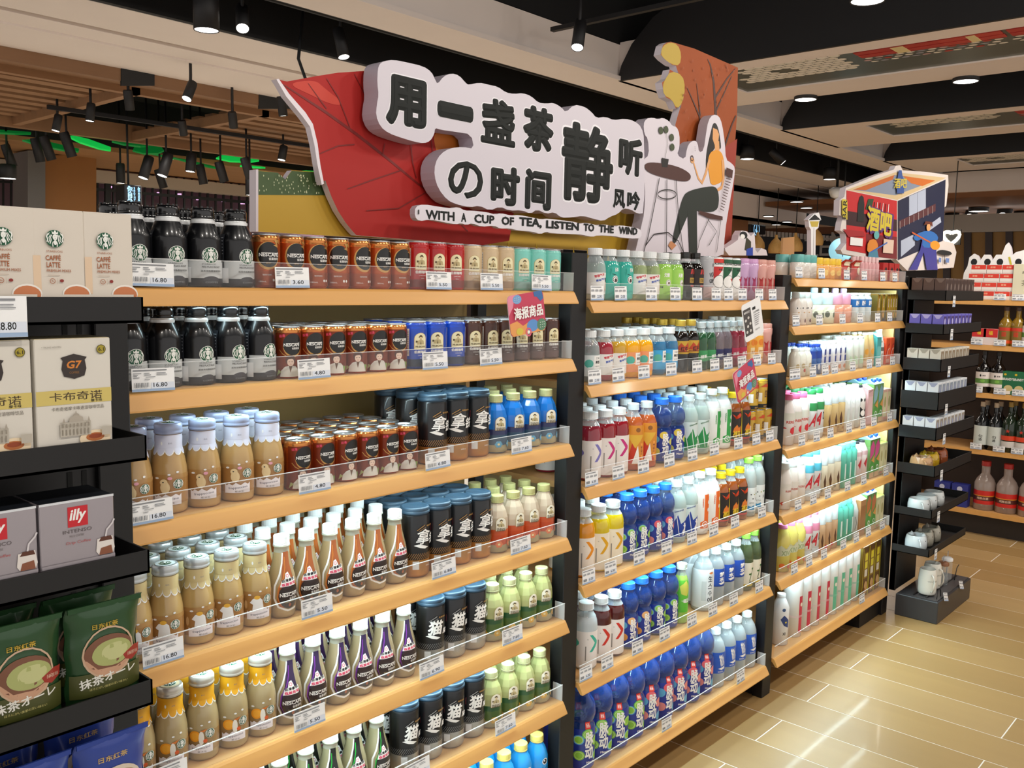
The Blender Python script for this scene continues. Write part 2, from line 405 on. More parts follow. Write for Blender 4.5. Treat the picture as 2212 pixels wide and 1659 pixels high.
# ================================================================ shelving units
W = 1.2; PW = .0686
BAYS = {1: (-1.235, 0.0, [1.5766, 1.395, 1.162, .8986, .663, .426, .145]),
        2: (PW, PW+W, [1.551, 1.3175, 1.029, .745, .456, .1378]),
        3: (2*PW+W, 2*PW+2*W, [1.6355, 1.453, 1.2475, .979, .7187, .458, .1439])}
DEP = .40
GUARD = mat('#eef2f4', .08, alpha=.03); GEDGE = mat('#ffffff', .15, alpha=.28)  # whiter edge material paints in the highlight along the guard's rim
LEDM = mat('#f2fbff', .5, emit=3.0)
BACKP = mat('#a58a55', .6, grain='z', gs=14, ga=.08)
lip_prof = [(0.006, .0), (-.002, -.001), (-.006, -.005), (-.020, -.030), (-.020, -.033), (-.012, -.033), (.006, -.012)]
BN = {1: 'nearest', 2: 'middle', 3: 'farthest'}
UN = {}
for b, (x0, x1, zs) in BAYS.items():
    u = thing('shelving_unit', (x0, 0, 0), {1: 'black and wood shelving unit of coffee drinks, nearest of three in a row',
        2: 'black and wood shelving unit of bottled water and juices, middle of three', 3: 'black and wood shelving unit of milk and cartons, farthest of three'}[b],
        'shelving', 'wooden shelving units in a row')
    UN[b] = u; wd_ = x1-x0
    part('back_panel', MB().box(0, wd_, DEP, DEP+.018, .05, max(zs)+.01, BACKP), u)
    part('plinth', MB().box(0.0, wd_, .02 if b == 3 else .16, DEP, .0, zs[-1]-.03, BLK) if b != 3 else MB().box(wd_-.25, wd_, .02, DEP, 0, zs[-1]-.03, BLK).box(0, wd_, .2, DEP, 0, zs[-1]-.03, BLK), u)
    for k, z in enumerate(zs):
        s_ = link('shelf', MB().box(0.004, wd_-.004, .004, DEP, -.018, 0, WOODTOP).mesh('shelf'), u, (0, 0, z))
        l_ = MB(); l_.prism(lip_prof, 0.0, wd_, WOODLIP, lambda a, c, d: (d, a, c)); part('price_rail', l_, s_)
        g_ = MB(); h = .048
        g_.box(.004, wd_-.004, -.0035, -.0015, .001, h, GUARD).box(.004, wd_-.004, -.0042, -.0008, h, h+.0011, GEDGE); g_.box(wd_-.006, wd_-.004, -.0035, .03, .001, h, GEDGE)
        part('acrylic_guard', g_, s_)
        if k > 0: pass
        if k < len(zs)-1:
            part('led_strip', MB().box(.14, wd_-.03, .022, .036, -.026, -.019, LEDM), s_)
            e = {1: .9, 2: 1.6}.get(k+1, 2.9)
            if b == 3: e *= 1.15
            area('shelf_lamp', (x0+wd_/2+.05, .03, z-.03), (x0+wd_/2+.05, .09, z-.4), wd_-.17, e*1.15, (.66, .93, 1.0), .012)
    if b == 3: part('side_panel', MB().box(wd_-.016, wd_-.002, .03, DEP, .1, zs[0]-.04, mat('#d8c384', .5, grain='z', gs=14, ga=.06)), u)
    part('upright_post', MB().cbox(wd_, wd_+PW, .006, .05, 0, {1: 1.68, 2: 1.645, 3: 1.665}[b], BLK, .002).cbox(wd_+.008, wd_+PW-.008, .05, DEP+.02, .0, .10, BLK, .002), u)
    if b == 1: part('upright_post', MB().cbox(-PW, 0, .006, .05, 0, 1.66, BLK, .002), u)
    # slotted column behind each post
    part('slotted_column', MB().box(wd_+.016, wd_+PW-.016, DEP-.03, DEP, 0, 1.66, BLK), u)
# ================================================================ products
class Proto:
    def __init__(s, name, cat, h, r): s.name = name; s.cat = cat; s.h = h; s.r = r; s.parts = []
    def p(s, pn, mb): s.parts.append((pn, mb.mesh(pn))); return s
def place(pr, x, y, z, label, group=None, rz=0.0):
    t = thing(pr.name, (x, y, z), label, pr.cat, group, rz)
    for pn, me in pr.parts: link(pn, me, t)
    return t
def scl(shapes, k):   # scale a picture drawn in mm
    out = []
    for q in shapes:
        q = list(q); t = q[0]
        if t in ('el', 'ring', 're'): q[1:5] = [a*k for a in q[1:5]]
        elif t == 'po': q[1] = [(a*k, b*k) for a, b in q[1]]
        elif t == 'li': q[1] = [(a*k, b*k) for a, b in q[1]]; q[2] = q[2]*k
        elif t == 'tx': q[2] *= k; q[3] *= k; q[4] = q[4]*k if q[4] else None; q[5] *= k
        out.append(tuple(q))
    return out
def mv(shapes, dx, dy):
    out = []
    for q in shapes:
        q = list(q); t = q[0]
        if t in ('el', 'ring'): q[1] += dx; q[2] += dy
        elif t == 're': q[1] += dx; q[2] += dx; q[3] += dy; q[4] += dy
        elif t in ('po', 'li'): q[1] = [(a+dx, b+dy) for a, b in q[1]]
        elif t == 'tx': q[2] += dx; q[3] += dy
        out.append(tuple(q))
    return out
def siren(cx, cy, R, ring=True):
    G = mat('#1d5a3c', .5); O = mat('#f1f2ec', .5)
    s = [('el', 0, 0, 10, 10, O, 24), ('el', 0, 0, 9.4, 9.4, G, 24)]
    for d in (-1, 1):
        s += [('li', [(d*2.6, 4.2), (d*4.2, 1.5), (d*3.6, -1.5), (d*5.0, -5.5)], 1.0, O), ('li', [(d*4.2, 4.0), (d*5.9, 1.2), (d*5.2, -1.6), (d*6.8, -4.4)], .8, O),
              ('li', [(d*1.3, -3.0), (d*2.4, -5.0), (d*2.0, -8.6)], 1.0, O), ('li', [(d*7.2, 5.2), (d*8.4, 2.0), (d*7.4, -1.0), (d*8.2, -3.6)], 1.2, O),
              ('po', [(d*5.0, 7.2), (d*7.6, 4.0), (d*6.2, 3.8)], O)]
    s += [('el', 0, 1.6, 2.6, 3.3, O, 14), ('po', [(-3.4, 8.4), (-3.0, 5.0), (3.0, 5.0), (3.4, 8.4), (1.8, 6.4), (0, 9.2), (-1.8, 6.4)], O),
          ('el', 0, -4.2, 1.8, 2.6, O, 12), ('re', -1.1, -.7, 1.9, 2.2, G), ('re', .6, 1.0, 1.9, 2.2, G), ('re', -.6, .6, .0, .3, G)]
    return mv(scl(s, R/10.0), cx, cy)
def coffee_man(cx, cy, k=1.0, w_='#efe6bd'):
    C_ = mat(w_, .5); D = mat('#5a4a2c', .5); s = []
    arch = [(-9, -12), (9, -12), (9, 5)]+[(9*math.cos(a*PI/8), 5+9*math.sin(a*PI/8)) for a in range(1, 8)]+[(-9, 5)]
    s += [('po', [(a*1.06, b*1.03) for a, b in arch], mat('#b79a4e', .4)), ('po', arch, C_),
          ('el', 0, 7.6, 3.6, 1.0, D, 12), ('el', 0, 8.8, 2.3, 2.0, D, 12), ('el', 0, 5.4, 2.1, 2.6, mat('#e6d2a4', .5), 12), ('re', -1.2, 1.2, 4.2, 4.8, D),
          ('po', [(-5.6, -4), (-4.6, 1.6), (-1.6, 3.0), (1.6, 3.0), (4.6, 1.6), (5.6, -4)], mat('#bfae80', .5)), ('po', [(-.8, -4), (0, 2.6), (.8, -4)], D),
          ('re', -7.2, -4.8, -1, 2, D), ('tx', 'MR.BROWN', 0, -7.6, 15, 3.2, D, .02)]
    return mv(scl(s, k), cx, cy)

# ---- cans
def can(name, h, r, body, shapes, lid=ALU, rim=ALU, N=30, cat='can', neck=None):
    P = Proto(name, cat, h, r); H = h*1000; R = r
    neck = neck or body
    prof = [(R*.80, 0), (R*.86, 0), (R*.86, 0), (R*.985, .004), (R, .008), (R, h-.016, neck), (R, h-.016), (R*.985, h-.013), (R*.97, h-.011), (R*.99, h-.009), (R*.955, h-.006), (R*.90, h-.003)]
    b = MB().lathe([(0, .003), (R*.78, .003), (R*.80, 0)], N, ALU); b.lathe(prof, N, body)
    P.p('can_body', b)
    l = MB().lathe([(R*.90, h-.0034), (R*.93, h-.001), (R*.92, h), (R*.87, h), (R*.85, h-.004), (R*.80, h-.005), (0, h-.005)], N, lid)
    l.box(-.007, .007, -.014, .004, h-.0045, h-.0032, ALU); l.lathe([(.004, h-.0045), (.004, h-.0028), (0, h-.0028)], 8, ALU, (0, .006, 0))
    P.p('lid', l)
    if shapes: P.p('label', wrap(MB(), shapes, [(R, .005), (R, h-.012)], N, .00025))
    return P
COP = mat('#b4511f', .26, metal=.55); COPN = mat('#d58a4c', .2, metal=.8); BLKC = mat('#0b0807', .35, coat=.3); GOLD = mat('#c99b5a', .3, metal=.6)
LW = mat('#f6f4f0', .45)
def nes(cx, cy, w_=30, h_=6.5, sub=True, m=None):
    m = m or LW
    s = [('tx', 'NESCAFÉ', cx, cy+.6, w_, h_, m, .045), ('re', cx-w_*.38, cx+w_*.42, cy+h_*.34, cy+h_*.46, m)]
    if sub: s.append(('tx', '雀巢咖啡', cx+w_*.22, cy-h_*.95, w_*.5, h_*.62, m, .02))
    return s
def can_copper(face):
    s = []
    if not face:
        s += [('re', -40, 40, 5, 32, mat('#9a4722', .28, metal=.5)), ('el', 2, 62, 22.5, 27, GOLD, 26), ('el', 3.5, 64, 20.5, 24.5, BLKC, 26), ('po', [(14, 92), (18, 84), (12, 82), (22, 78), (20, 88), (28, 84), (24, 94)], GOLD)]
        s += nes(4, 64, 38, 8.5)+[('tx', '香滑', 2, 48, 9, 3, GOLD), ('tx', '咖啡饮料', 0, 25, 16, 3.4, LW), ('tx', '180mL', -8, 12, 14, 3, LW), ('el', 12, 15, 2.2, 2.8, LW, 8), ('el', 18, 15, 2.2, 2.8, LW, 8)]
        for a in (-1, 1): s.append(('li', [(a*30, 5), (a*30, 88)], .4, mat('#8d3f1d', .4, metal=.3)))
    else:
        s += [('re', -26, 30, 4, 92, mat('#7c3015', .3, metal=.4)), ('el', 8, 66, 19.5, 23, GOLD, 26), ('el', 8, 69, 19.5, 22, BLKC, 26), ('tx', '丝滑', -13, 86, 11, 6, mat('#e2476a', .5), .03, .12)]
        s += nes(6, 68, 32, 7.5)
        hair = mat('#4e2317', .5); skin = mat('#e9cdbb', .5); coat_ = mat('#d9d8d2', .5)
        s += [('li', [(-18, 58), (-12, 50), (-3, 44), (6, 42)], 1.6, GOLD),
              ('po', [(-17, 4), (-15, 16), (-8, 24), (2, 27), (12, 25), (19, 16), (21, 4)], coat_), ('po', [(-1, 27), (2, 12), (6, 27)], mat('#6b4a35', .5)),
              ('el', 2.5, 37.5, 9.6, 10.2, hair, 16), ('el', 2.5, 33.5, 6.4, 8.2, skin, 14), ('po', [(-5, 38), (-4, 45), (3, 47), (9, 44), (10, 37), (5, 40), (0, 39.5)], hair), ('po', [(-6, 31), (-7, 41), (-2, 47), (5, 47.5), (11, 43), (11.5, 31), (9, 38), (2, 41.5), (-3, 38)], hair),
              ('re', -1.2, 1.2, 33.8, 34.7, hair), ('re', 3.8, 6.2, 33.8, 34.7, hair), ('re', .8, 4.2, 29.2, 29.9, mat('#b8605a', .5)),
              ('po', [(20, 6), (24, 18), (16, 20)], mat('#7c9a4e', .5)), ('po', [(-24, 5), (-14, 14), (-20, 18)], mat('#a9b070', .5))]
    return can('coffee_can', .1045, .0262, COP, s, neck=COPN)
CAN_N = can_copper(False); CAN_F = can_copper(True)
def can_man(body, foot):
    B = gl(body, .25); s = [('re', -60, 60, 5, 22, mat(foot, .3))]
    s += coffee_man(0, 62, 1.45)+[('tx', '伯朗咖啡', 0, 39, 27, 7, LW, .05), ('tx', 'COFFEE DRINK', 2, 31, 16, 2.4, LW), ('tx', '240mL', 2, 25, 8, 2.4, LW)]
    s += [('re', -30, -23, 30, 92, mat('#d8d4cc', .5))]+[('re', -29, -24, y, y+1.1, mat('#55504a', .5)) for y in range(34, 90, 4)]
    return can('coffee_can', .1085, .0262, B, s)
CAN_RED = can_man('#b3171b', '#7d2a20'); CAN_CHAM = can_man('#d2b994', '#9a7c5c'); CAN_TURQ = can_man('#7fd0c2', '#8fb6b0')
CAN_BLUE = can_man('#1144b4', '#26324e'); CAN_BRN = can_man('#46241a', '#5b3a30')
# tall black cans with a lid
def can_tall(txt, low):
    K = mat('#0b0c0f', .35, coat=.35); h, R = .168, .0305; N = 32
    P = Proto('tall_coffee_can', 'can', h, R)
    P.p('can_body', MB().lathe([(0, .002), (R*.85, 0), (R*.96, .004), (R, .008), (R, .048, K), (R, .048), (R, h-.022), (R*.955, h-.018)], N, mat(low, .3, metal=.55)))
    lidm = mat('#2c4152', .45)
    P.p('cap', MB().lathe([(R*.94, h-.018), (R*.94, h-.015), (R*1.0, h-.015), (R*1.0, h-.015), (R*1.0, h-.010), (R*.97, h-.009), (R*.97, h-.009), (R*.97, h-.003), (R*.92, h), (R*.78, h), (R*.76, h-.0015), (0, h-.0015)], N, lidm))
    s = [('re', -96, 96, 44, 58, K)]
    for i in range(-22, 22): s.append(('li', [(i*4.4, 46), (i*4.4+8, 60)], 1.0, mat('#b98952' if low == '#b88343' else '#8e8e90', .4, metal=.3)))
    s += [('tx', txt[0], -4, 100, 30, 36, LW, .055 if len(txt) < 2 else .022, .0, .15)]
    if len(txt) > 1: s += [('tx', txt[1], 20, 93, 20, 26, LW, .022, 0, .15)]
    else: s += [('tx', '屎', 17, 88, 11, 13, LW, .04, 0, .1), ]
    s += [('tx', '雀巢咖啡', 10, 125, 17, 4.4, GOLD, .02), ('re', 29, 32.5, 104, 122, mat('#d8465c', .5)), ('li', [(-18, 116), (-12, 121), (-2, 128)], 1.3, GOLD if low == '#b88343' else ALU), ('li', [(-14, 114), (-6, 119), (0, 122)], .9, GOLD if low == '#b88343' else ALU),
          ('po', [(-24, 80), (-14, 83), (-2, 78), (6, 74), (-2, 71), (-12, 74)], LW), ('re', -26, -14, 22, 42, mat('#d8d8d8', .5)), ('tx', '268mL', 6, 30, 12, 3, LW)]
    P.p('label', wrap(MB(), s, [(R, .005), (R, h-.02)], N, .00025)); return P
CAN_LAT = can_tall('拿铁', '#b88343'); CAN_CAT = can_tall('猫', '#a9a7a2')

# ---- bottles
def cap_mb(r, z0, h, m, N=24, ribs=True, top=None):
    b = MB().lathe([(r*.98, z0), (r*1.02, z0+.001), (r*1.02, z0+.0035), (r*1.02, z0+.0035), (r*.97, z0+.004), (r, z0+.005), (r, z0+.005), (r, z0+h-.0015), (r*.93, z0+h), (r*.93, z0+h), (0, z0+h+.0002)], N, m, smooth=not ribs)
    if top: b.lathe([(r*.7, z0+h+.0004), (0, z0+h+.0006)], N, top)
    return b
def bottle(name, prof, N, body, shapes, capm, capr, caph, capz, fill=None, fillm=None, facet=False, cat='bottle', captop=None, label=None, r0=None, h=None, ph=0.0, neckring=None):
    """prof outer profile; fill: height up to which the drink shows"""
    H = h or capz+caph; P = Proto(name, cat, H, max(q[0] for q in prof)); b = MB()
    if fill is None: b.lathe(prof, N, body, smooth=not facet)
    else:
        pp = []; r = .01; fill += 1.3e-5
        for i, q in enumerate(prof):
            if i and prof[i-1][1] < fill < q[1]:
                a = prof[i-1]; t = (fill-a[1])/(q[1]-a[1]); r = a[0]+(q[0]-a[0])*t; pp.append((r, fill, body)); pp.append((r, fill))
            pp.append(q)
        if prof[-1][1] <= fill: b.lathe(prof, N, fillm, smooth=not facet)
        else: b.lathe(pp, N, fillm, smooth=not facet); b.lathe([(r*.98, fill), (0, fill)], N, fillm)
    if neckring: b.lathe(neckring[0], N, neckring[1])
    P.p('bottle_body', b)
    if capr: P.p('cap', cap_mb(capr, capz, caph, capm, 20, True, captop))
    if label:      # full sleeve or band
        z0, z1, lm = label; o = .00022; pts = [(q[0]+o, q[1]) for q in prof if z0 <= q[1] <= z1]
        def rr_(z):
            for i in range(len(prof)-1):
                if prof[i][1] <= z <= prof[i+1][1] and prof[i+1][1] > prof[i][1]:
                    return prof[i][0]+(prof[i+1][0]-prof[i][0])*(z-prof[i][1])/(prof[i+1][1]-prof[i][1])
            return prof[-1][0]
        pts = [(rr_(z0)+o, z0)]+[q for q in pts if q[1] not in (z0, z1)]+[(rr_(z1)+o, z1)]
        lb = MB().lathe(pts, N, lm, smooth=not facet)
    else: lb = MB() if shapes else None
    if lb is not None:
        if shapes: wrap(lb, shapes, prof, N, .0004, 0, r0)
        P.p('label', lb)
    return P
def pr(*a): return [(r*.001, z*.001) for r, z in a]
# aluminium coffee bottle with a black label
AB = mat('#0e0f13', .3, metal=.2, coat=.4); NR = mat('#f2f4f5', .3, metal=.2)
def alu_bottle():
    p = pr((26, 0), (30, 2), (31, 6), (31, 86), (30, 92), (27, 101), (22.5, 112), (19.5, 118), (19, 120))
    s = [('re', -90, 90, 16, 50, mat('#c6cacb', .45)), ('re', -90, 90, 2, 15, mat('#1e1b20', .35)), ('el', 6, 13, 15, 7, mat('#3a373d', .4), 18), ('re', -90, 90, 2, 12, mat('#232026', .35))]
    s += siren(5, 58, 15)+[('tx', 'STARBUCKS', 2, 42, 24, 2.6, INK), ('tx', 'PIKE PLACE ROAST', 6, 37, 32, 3.6, INK, .02), ('tx', '派克市场黑咖啡饮料', 6, 29.5, 36, 3.6, INK, .02), ('re', 33, 44, 46, 51, mat('#2f3a36', .4)), ('tx', 'COFFEE', 6, 9, 22, 3, mat('#8b8d92', .4)),
          ('re', -56, -36, 20, 100, mat('#2c2e34', .4))]
    s += [('re', -54, -38, y, y+1.6, mat('#8c8f95', .5)) for y in range(62, 98, 6)]
    s += [('re', -40, -28, 8, 36, mat('#d8dadc', .5))]
    b = bottle('coffee_bottle', p, 30, AB, s, None, 0, 0, 118, h=.145)
    b.p('neck_ring', MB().lathe(pr((20, 116), (20.6, 119), (20.6, 122), (20.6, 122), (18.6, 123), (18.6, 126)), 30, NR))
    c = MB().lathe(pr((18.8, 125), (19.6, 126), (19.6, 129), (18.9, 130), (19.2, 131), (19.2, 141), (18, 144.5), (12, 145.5), (12, 145.5), (0, 145.5)), 30, mat('#0c0d10', .22, coat=.5))
    for k in range(10):
        a = 2*PI*k/10; c.box(.0155*math.cos(a)-.0016, .0155*math.cos(a)+.0016, .0155*math.sin(a)-.0016, .0155*math.sin(a)+.0016, .144, .1475, mat('#0c0d10', .22, coat=.5))
    b.p('cap', c); return b
BOT_ALU = alu_bottle()
# glass coffee milk bottle
def frap(drink, lidm, neckm, pic, top):
    p = pr((25, 0), (29, 1.5), (31, 6), (31.5, 20), (31.5, 70), (30.5, 84), (28, 98), (24.5, 112), (22.2, 120), (21.6, 126), (22, 140), (21, 146))
    D = mat(drink, .18, coat=.6); s = []
    if pic != 'fruit': s += [('re', -98, 98, 20, 66, mat('#a57742', .25, coat=.5)), ('re', -98, 98, 66, 74, mat('#ae834c', .25, coat=.5))]
    else: s += [('re', -98, 98, 20, 60, mat('#9a7b50', .25, coat=.5))]
    for i in range(-3, 4):           # scalloped neck wrap
        s.append(('el', i*19.8+6, 121, 11.2, 13.5, WHT, 16))
    for i in range(-3, 4): s.append(('el', i*19.8+6, 122, 9.8, 12.2, neckm, 16))
    s.append(('re', -69, 69, 121, 145, neckm)); s += [('tx', '星冰乐', 8, 130, 9, 3.2, mat('#6d6f86', .5)), ('el', -12, 130, 2.4, 3.6, WHT, 8)]
    if pic == 'bear': s += [('el', -3, 50, 8, 11, mat('#e8cfa0', .5), 16), ('el', -5, 60, 6.4, 6, mat('#e8cfa0', .5), 14), ('el', -6, 60, 1.6, 1.2, INK, 8), ('el', 5, 67, 4, 3, mat('#e9a6b6', .5), 8)]
    if pic == 'milk': s += [('po', [(-12, 32), (-10, 48), (-16, 52), (-10, 60), (2, 62), (8, 56), (10, 40), (10, 32)], WHT), ('el', -2, 62, 6, 4, mat('#e8b13c', .5), 12), ('el', -24, 48, 3, 9, mat('#caa26c', .5), 10)]
    if pic == 'fruit': s += [('el', -9, 52, 11, 11, mat('#ee9a1e', .5), 18), ('el', -9, 52, 8, 8, mat('#f4ab33', .5), 18), ('el', 3, 48, 5, 14, mat('#f2ede2', .5), 14), ('el', 10, 42, 4, 4, mat('#e0612c', .5), 10), ('po', [(0, 62), (14, 66), (8, 60)], mat('#e07b2e', .5))]
    s += [('po', [(-22, 18), (-22, 36), (-18, 33), (-14, 37), (-8, 33), (-2, 38), (6, 33), (14, 38), (20, 34), (24, 38), (24, 18)], mat('#efeaf0', .5)), ('tx', 'frappuccino', 2, 28, 34, 5.6, mat('#3e3a58', .5), .02, .08), ('tx', '星冰乐', 4, 21, 16, 3.4, mat('#4a3a34', .5)),
          ('el', -16, 68, 3.4, 1.9, WHT, 8), ('el', 4, 74, 2.6, 1.7, WHT, 8), ('el', 18, 78, 2.6, 2, WHT, 8)]
    s += siren(19, 56, 9)
    b = bottle('milk_coffee_bottle', p, 30, CLEAR, s, None, 0, 0, .1, fill=.150, fillm=D, r0=.0315, h=.165)
    b.p('lid', MB().lathe(pr((22, 146), (23.5, 147), (24.2, 148), (24.2, 151), (23.2, 152.5), (23.8, 154), (23.8, 162), (22, 165), (22, 165), (16, 164.4), (0, 164.4)), 30, lidm))
    t = MB(); flat(t, [('el', 0, 0, 18, 18, top, 20)]+siren(0, 0, 12), lambda u, v, d: (u, v, .1648+d)); b.p('lid_print', t); return b
FRAP_A = frap('#b99560', mat('#b4c0e2', .35, metal=.2), mat('#d4d7ea', .45), 'bear', mat('#c4cdf0', .4))
FRAP_B = frap('#ba9a62', mat('#c9ced0', .3, metal=.5), mat('#cdb987', .45), 'milk', mat('#dfe8ea', .4))
FRAP_C = frap('#ab966c', mat('#cfc8bc', .3, metal=.5), mat('#e0a11c', .45), 'fruit', mat('#d8c8a4', .4))
# shaped plastic coffee bottle
def pet_coffee(main, dark, swash, drink='#a9916a'):
    p = pr((22, 0), (26, 2), (28, 8), (28.6, 20), (30, 34), (30.5, 48), (30, 66), (27, 86), (22.5, 104), (18.5, 120), (16.5, 132), (15.5, 140), (15.5, 146), (17.5, 148), (17.5, 150), (13.5, 151), (13.5, 156))
    M_ = mat(main, .25, coat=.4); D_ = mat(dark, .3, coat=.4); Sw = mat(swash, .35)
    s = [('po', [(-16, 24), (-22, 40), (-20, 62), (-13, 84), (-12, 112), (-8, 138), (14, 138), (12, 112), (14, 88), (24, 66), (27, 44), (20, 24)], M_),
         ('li', [(-10, 136), (-12, 116), (-18, 92), (-27, 70), (-28, 44), (-20, 26), (0, 17), (22, 20)], 4.2, LW),
         ('li', [(-4, 128), (-4, 108), (-9, 86), (-19, 66), (-21, 46), (-13, 30)], 2.6, Sw),
         ('el', 4, 48, 23, 27, D_, 24)]
    s += nes(4, 51, 41, 9.6)+[('tx', 'Smoovlatte', 4, 36, 20, 3.6, mat('#b9a36a', .4), .01, .1), ('el', 4, 29, 3, 4, mat('#a1552c', .4), 10),
          ('po', [(-16, 68), (-13, 80), (-6, 84), (-4, 95), (2, 98), (6, 90), (8, 84), (17, 86), (19, 78), (17, 69)], LW), ('tx', '丝滑拿铁', 2, 81, 30, 6.6, INK, .06, .1), ('tx', '瓶盖有奖', 3, 73, 32, 6.6, mat('#d7355e', .5), .06, .08), ('ring', 0, 90, 3.4, 2.4, mat('#d7355e', .5))]
    return bottle('plastic_coffee_bottle', p, 28, mat('#c9c4b0', .1, alpha=.55, coat=.5), s, WHT, .0165, .020, .150, fill=.136, fillm=mat(drink, .15, coat=.6), r0=.0295, h=.171)
PET_BRN = pet_coffee('#a4531f', '#26120d', '#c9762c'); PET_PUR = pet_coffee('#2b1640', '#2a1515', '#7a2c9c', '#9f8d6c'); PET_GRN = pet_coffee('#141614', '#1c1712', '#1ea638', '#9c9270')
# faceted plastic coffee bottle
def pet_facet(upper, mid, low, capm, flower=None):
    p = pr((20, 0), (25, 2), (27.5, 6), (27.5, 78), (26.5, 92), (22, 110), (15.5, 124), (14.5, 131))
    s = [('re', -86, 86, 18, 48, mat(low, .3, coat=.3)), ('re', -86, 86, 48, 62, mat(mid, .3, coat=.3)), ('re', -86, 86, 3, 22, mat('#b0a682', .3))]
    for i in (-2, -1, 0, 1, 2):
        if flower:
            for a in range(6): s.append(('el', i*30+6+5*math.cos(a*PI/3), 24+5*math.sin(a*PI/3), 4.2, 4.2, mat(flower, .5), 7))
            s.append(('el', i*30+6, 24, 3, 3, mat('#e8d9a0', .5), 8))
    s += coffee_man(10, 76, 1.3, '#efe9d6')+coffee_man(-42, 76, 1.3, '#efe9d6')+[('tx', '伯朗咖啡', 10, 62, 20, 5, mat('#55401c', .5), .03)]
    return bottle('faceted_coffee_bottle', p, 10, PET, s, mat(capm, .35), .0155, .019, .129, fill=.128, fillm=gl(upper, .15), facet=True, r0=.0275, h=.149)
FAC_BLU = pet_facet('#1a6fc0', '#2a3160', '#33506a', '#b9b27c', '#5fa9cf'); FAC_ORG = pet_facet('#c9b49c', '#c9552a', '#c24a20', '#b3ac72', '#e07a44')
FAC_GRN = pet_facet('#b4b578', '#2f5a34', '#4e6a34', '#c4bf8e', '#d9a93c')
# light blue bottle, yellow cap
def aqua_b():
    p = pr((22, 0), (28, 3), (29, 10), (28, 60), (29, 90), (28, 120), (22, 142), (15, 156), (14.5, 160))
    s = [('el', 8, 108, 9, 9, LW, 18), ('el', 8, 108, 6.5, 7, INK, 16), ('el', 6, 110, 2, 2.6, LW, 8), ('li', [(0, 92), (4, 86), (10, 86), (14, 92)], 1.5, INK), ('li', [(-2, 80), (2, 84), (6, 80)], 1.5, INK), ('li', [(10, 80), (14, 84), (18, 80)], 1.5, INK),
         ('tx', '水溶', 4, 66, 22, 13, LW, .04), ('tx', '海洋', 4, 52, 22, 11, mat('#114a96', .4), .04)]
    return bottle('blue_drink_bottle', p, 24, gl('#2191d8', .12), s, mat('#e4cf6e', .35), .0165, .02, .158, r0=.029, h=.178)
AQUA = aqua_b()

# ---- the middle unit
def soda(drink, lab, pic, seethru=False, capm=None):
    p = pr((22, 0), (28, 2), (30, 8), (30, 84), (28.5, 98), (24, 112), (17.5, 121), (16.5, 124), (16.5, 128))
    s = []
    if pic == 'drop': s += [('po', [(-22, 70), (-10, 92), (0, 97), (0, 84), (-4, 60), (-16, 48)], mat(lab, .35)), ('el', 12, 60, 9, 11, LW, 18), ('ring', 12, 60, 8, 6.6, INK), ('el', 13, 58, 4, 5, mat('#40302c', .4), 12), ('tx', '乐享', 16, 88, 12, 12, LW, .04), ('li', [(2, 76), (14, 72)], 1.4, INK)]
    if pic == 'run': s += [('tx', '零糖气泡', 2, 70, 32, 8, mat('#d34b55', .5), .05, .25), ('tx', '果味汽水', 6, 58, 30, 7, mat('#2a55b4', .5), .05, .25), ('el', 26, 58, 4, 7, INK, 10), ('po', [(20, 28), (22, 50), (30, 52), (34, 28)], mat('#e7c3b0', .5))]
    if pic == 'sun': s += [('el', -10, 54, 12, 12, mat('#58b7a6', .4), 16), ('re', 4, 30, 40, 76, LW), ('tx', '三诺', 17, 69, 15, 6, INK, .02), ('tx', '果馔', 17, 58, 18, 9, INK, .05), ('tx', '汁多多', 17, 46, 18, 5, INK, .02)]
    if pic == 'lime': s += [('tx', '无糖', 4, 78, 18, 13, LW, .05), ('el', 10, 54, 9, 10, LW, 18), ('ring', 10, 54, 8, 7, INK), ('el', 11, 53, 3.4, 4, mat('#6d4632', .4), 12), ('tx', '柠檬', -12, 40, 10, 6, INK, .03)]
    return bottle('soda_bottle', p, 26, PET, s, capm or mat('#eef1f2', .35), .0195, .020, .127, fill=.112 if not seethru else .104, fillm=mat(drink, .12, coat=.6) if not seethru else mat(drink, .1, alpha=.4, coat=.5),
                  label=(.018, .096 if pic in ('drop', 'lime') else .078, mat(lab if pic != 'run' else '#eeece8', .35)) if lab else None, r0=.030, h=.147)
SODA_CLR = soda('#cfe0dc', '#f0efec', 'run', True); SODA_TEAL = soda('#3fb1a2', '#38b0a0', 'drop'); SODA_LCLR = soda('#c4d6a0', '#eef1e6', 'run', True); SODA_LIME = soda('#9bd05c', '#a3d65f', 'lime')
SODA_GREY = soda('#b9c6c6', '#dfe6e6', 'sun', True); SODA_RED = soda('#a4323e', '#f0efec', 'run'); SODA_AMB = soda('#c99a30', '#f0efec', 'run'); SODA_YEL = soda('#eaa418', '#ee9a66', 'sun'); SODA_BLU = soda('#4a9ad0', '#3aa8e0', 'sun', True)
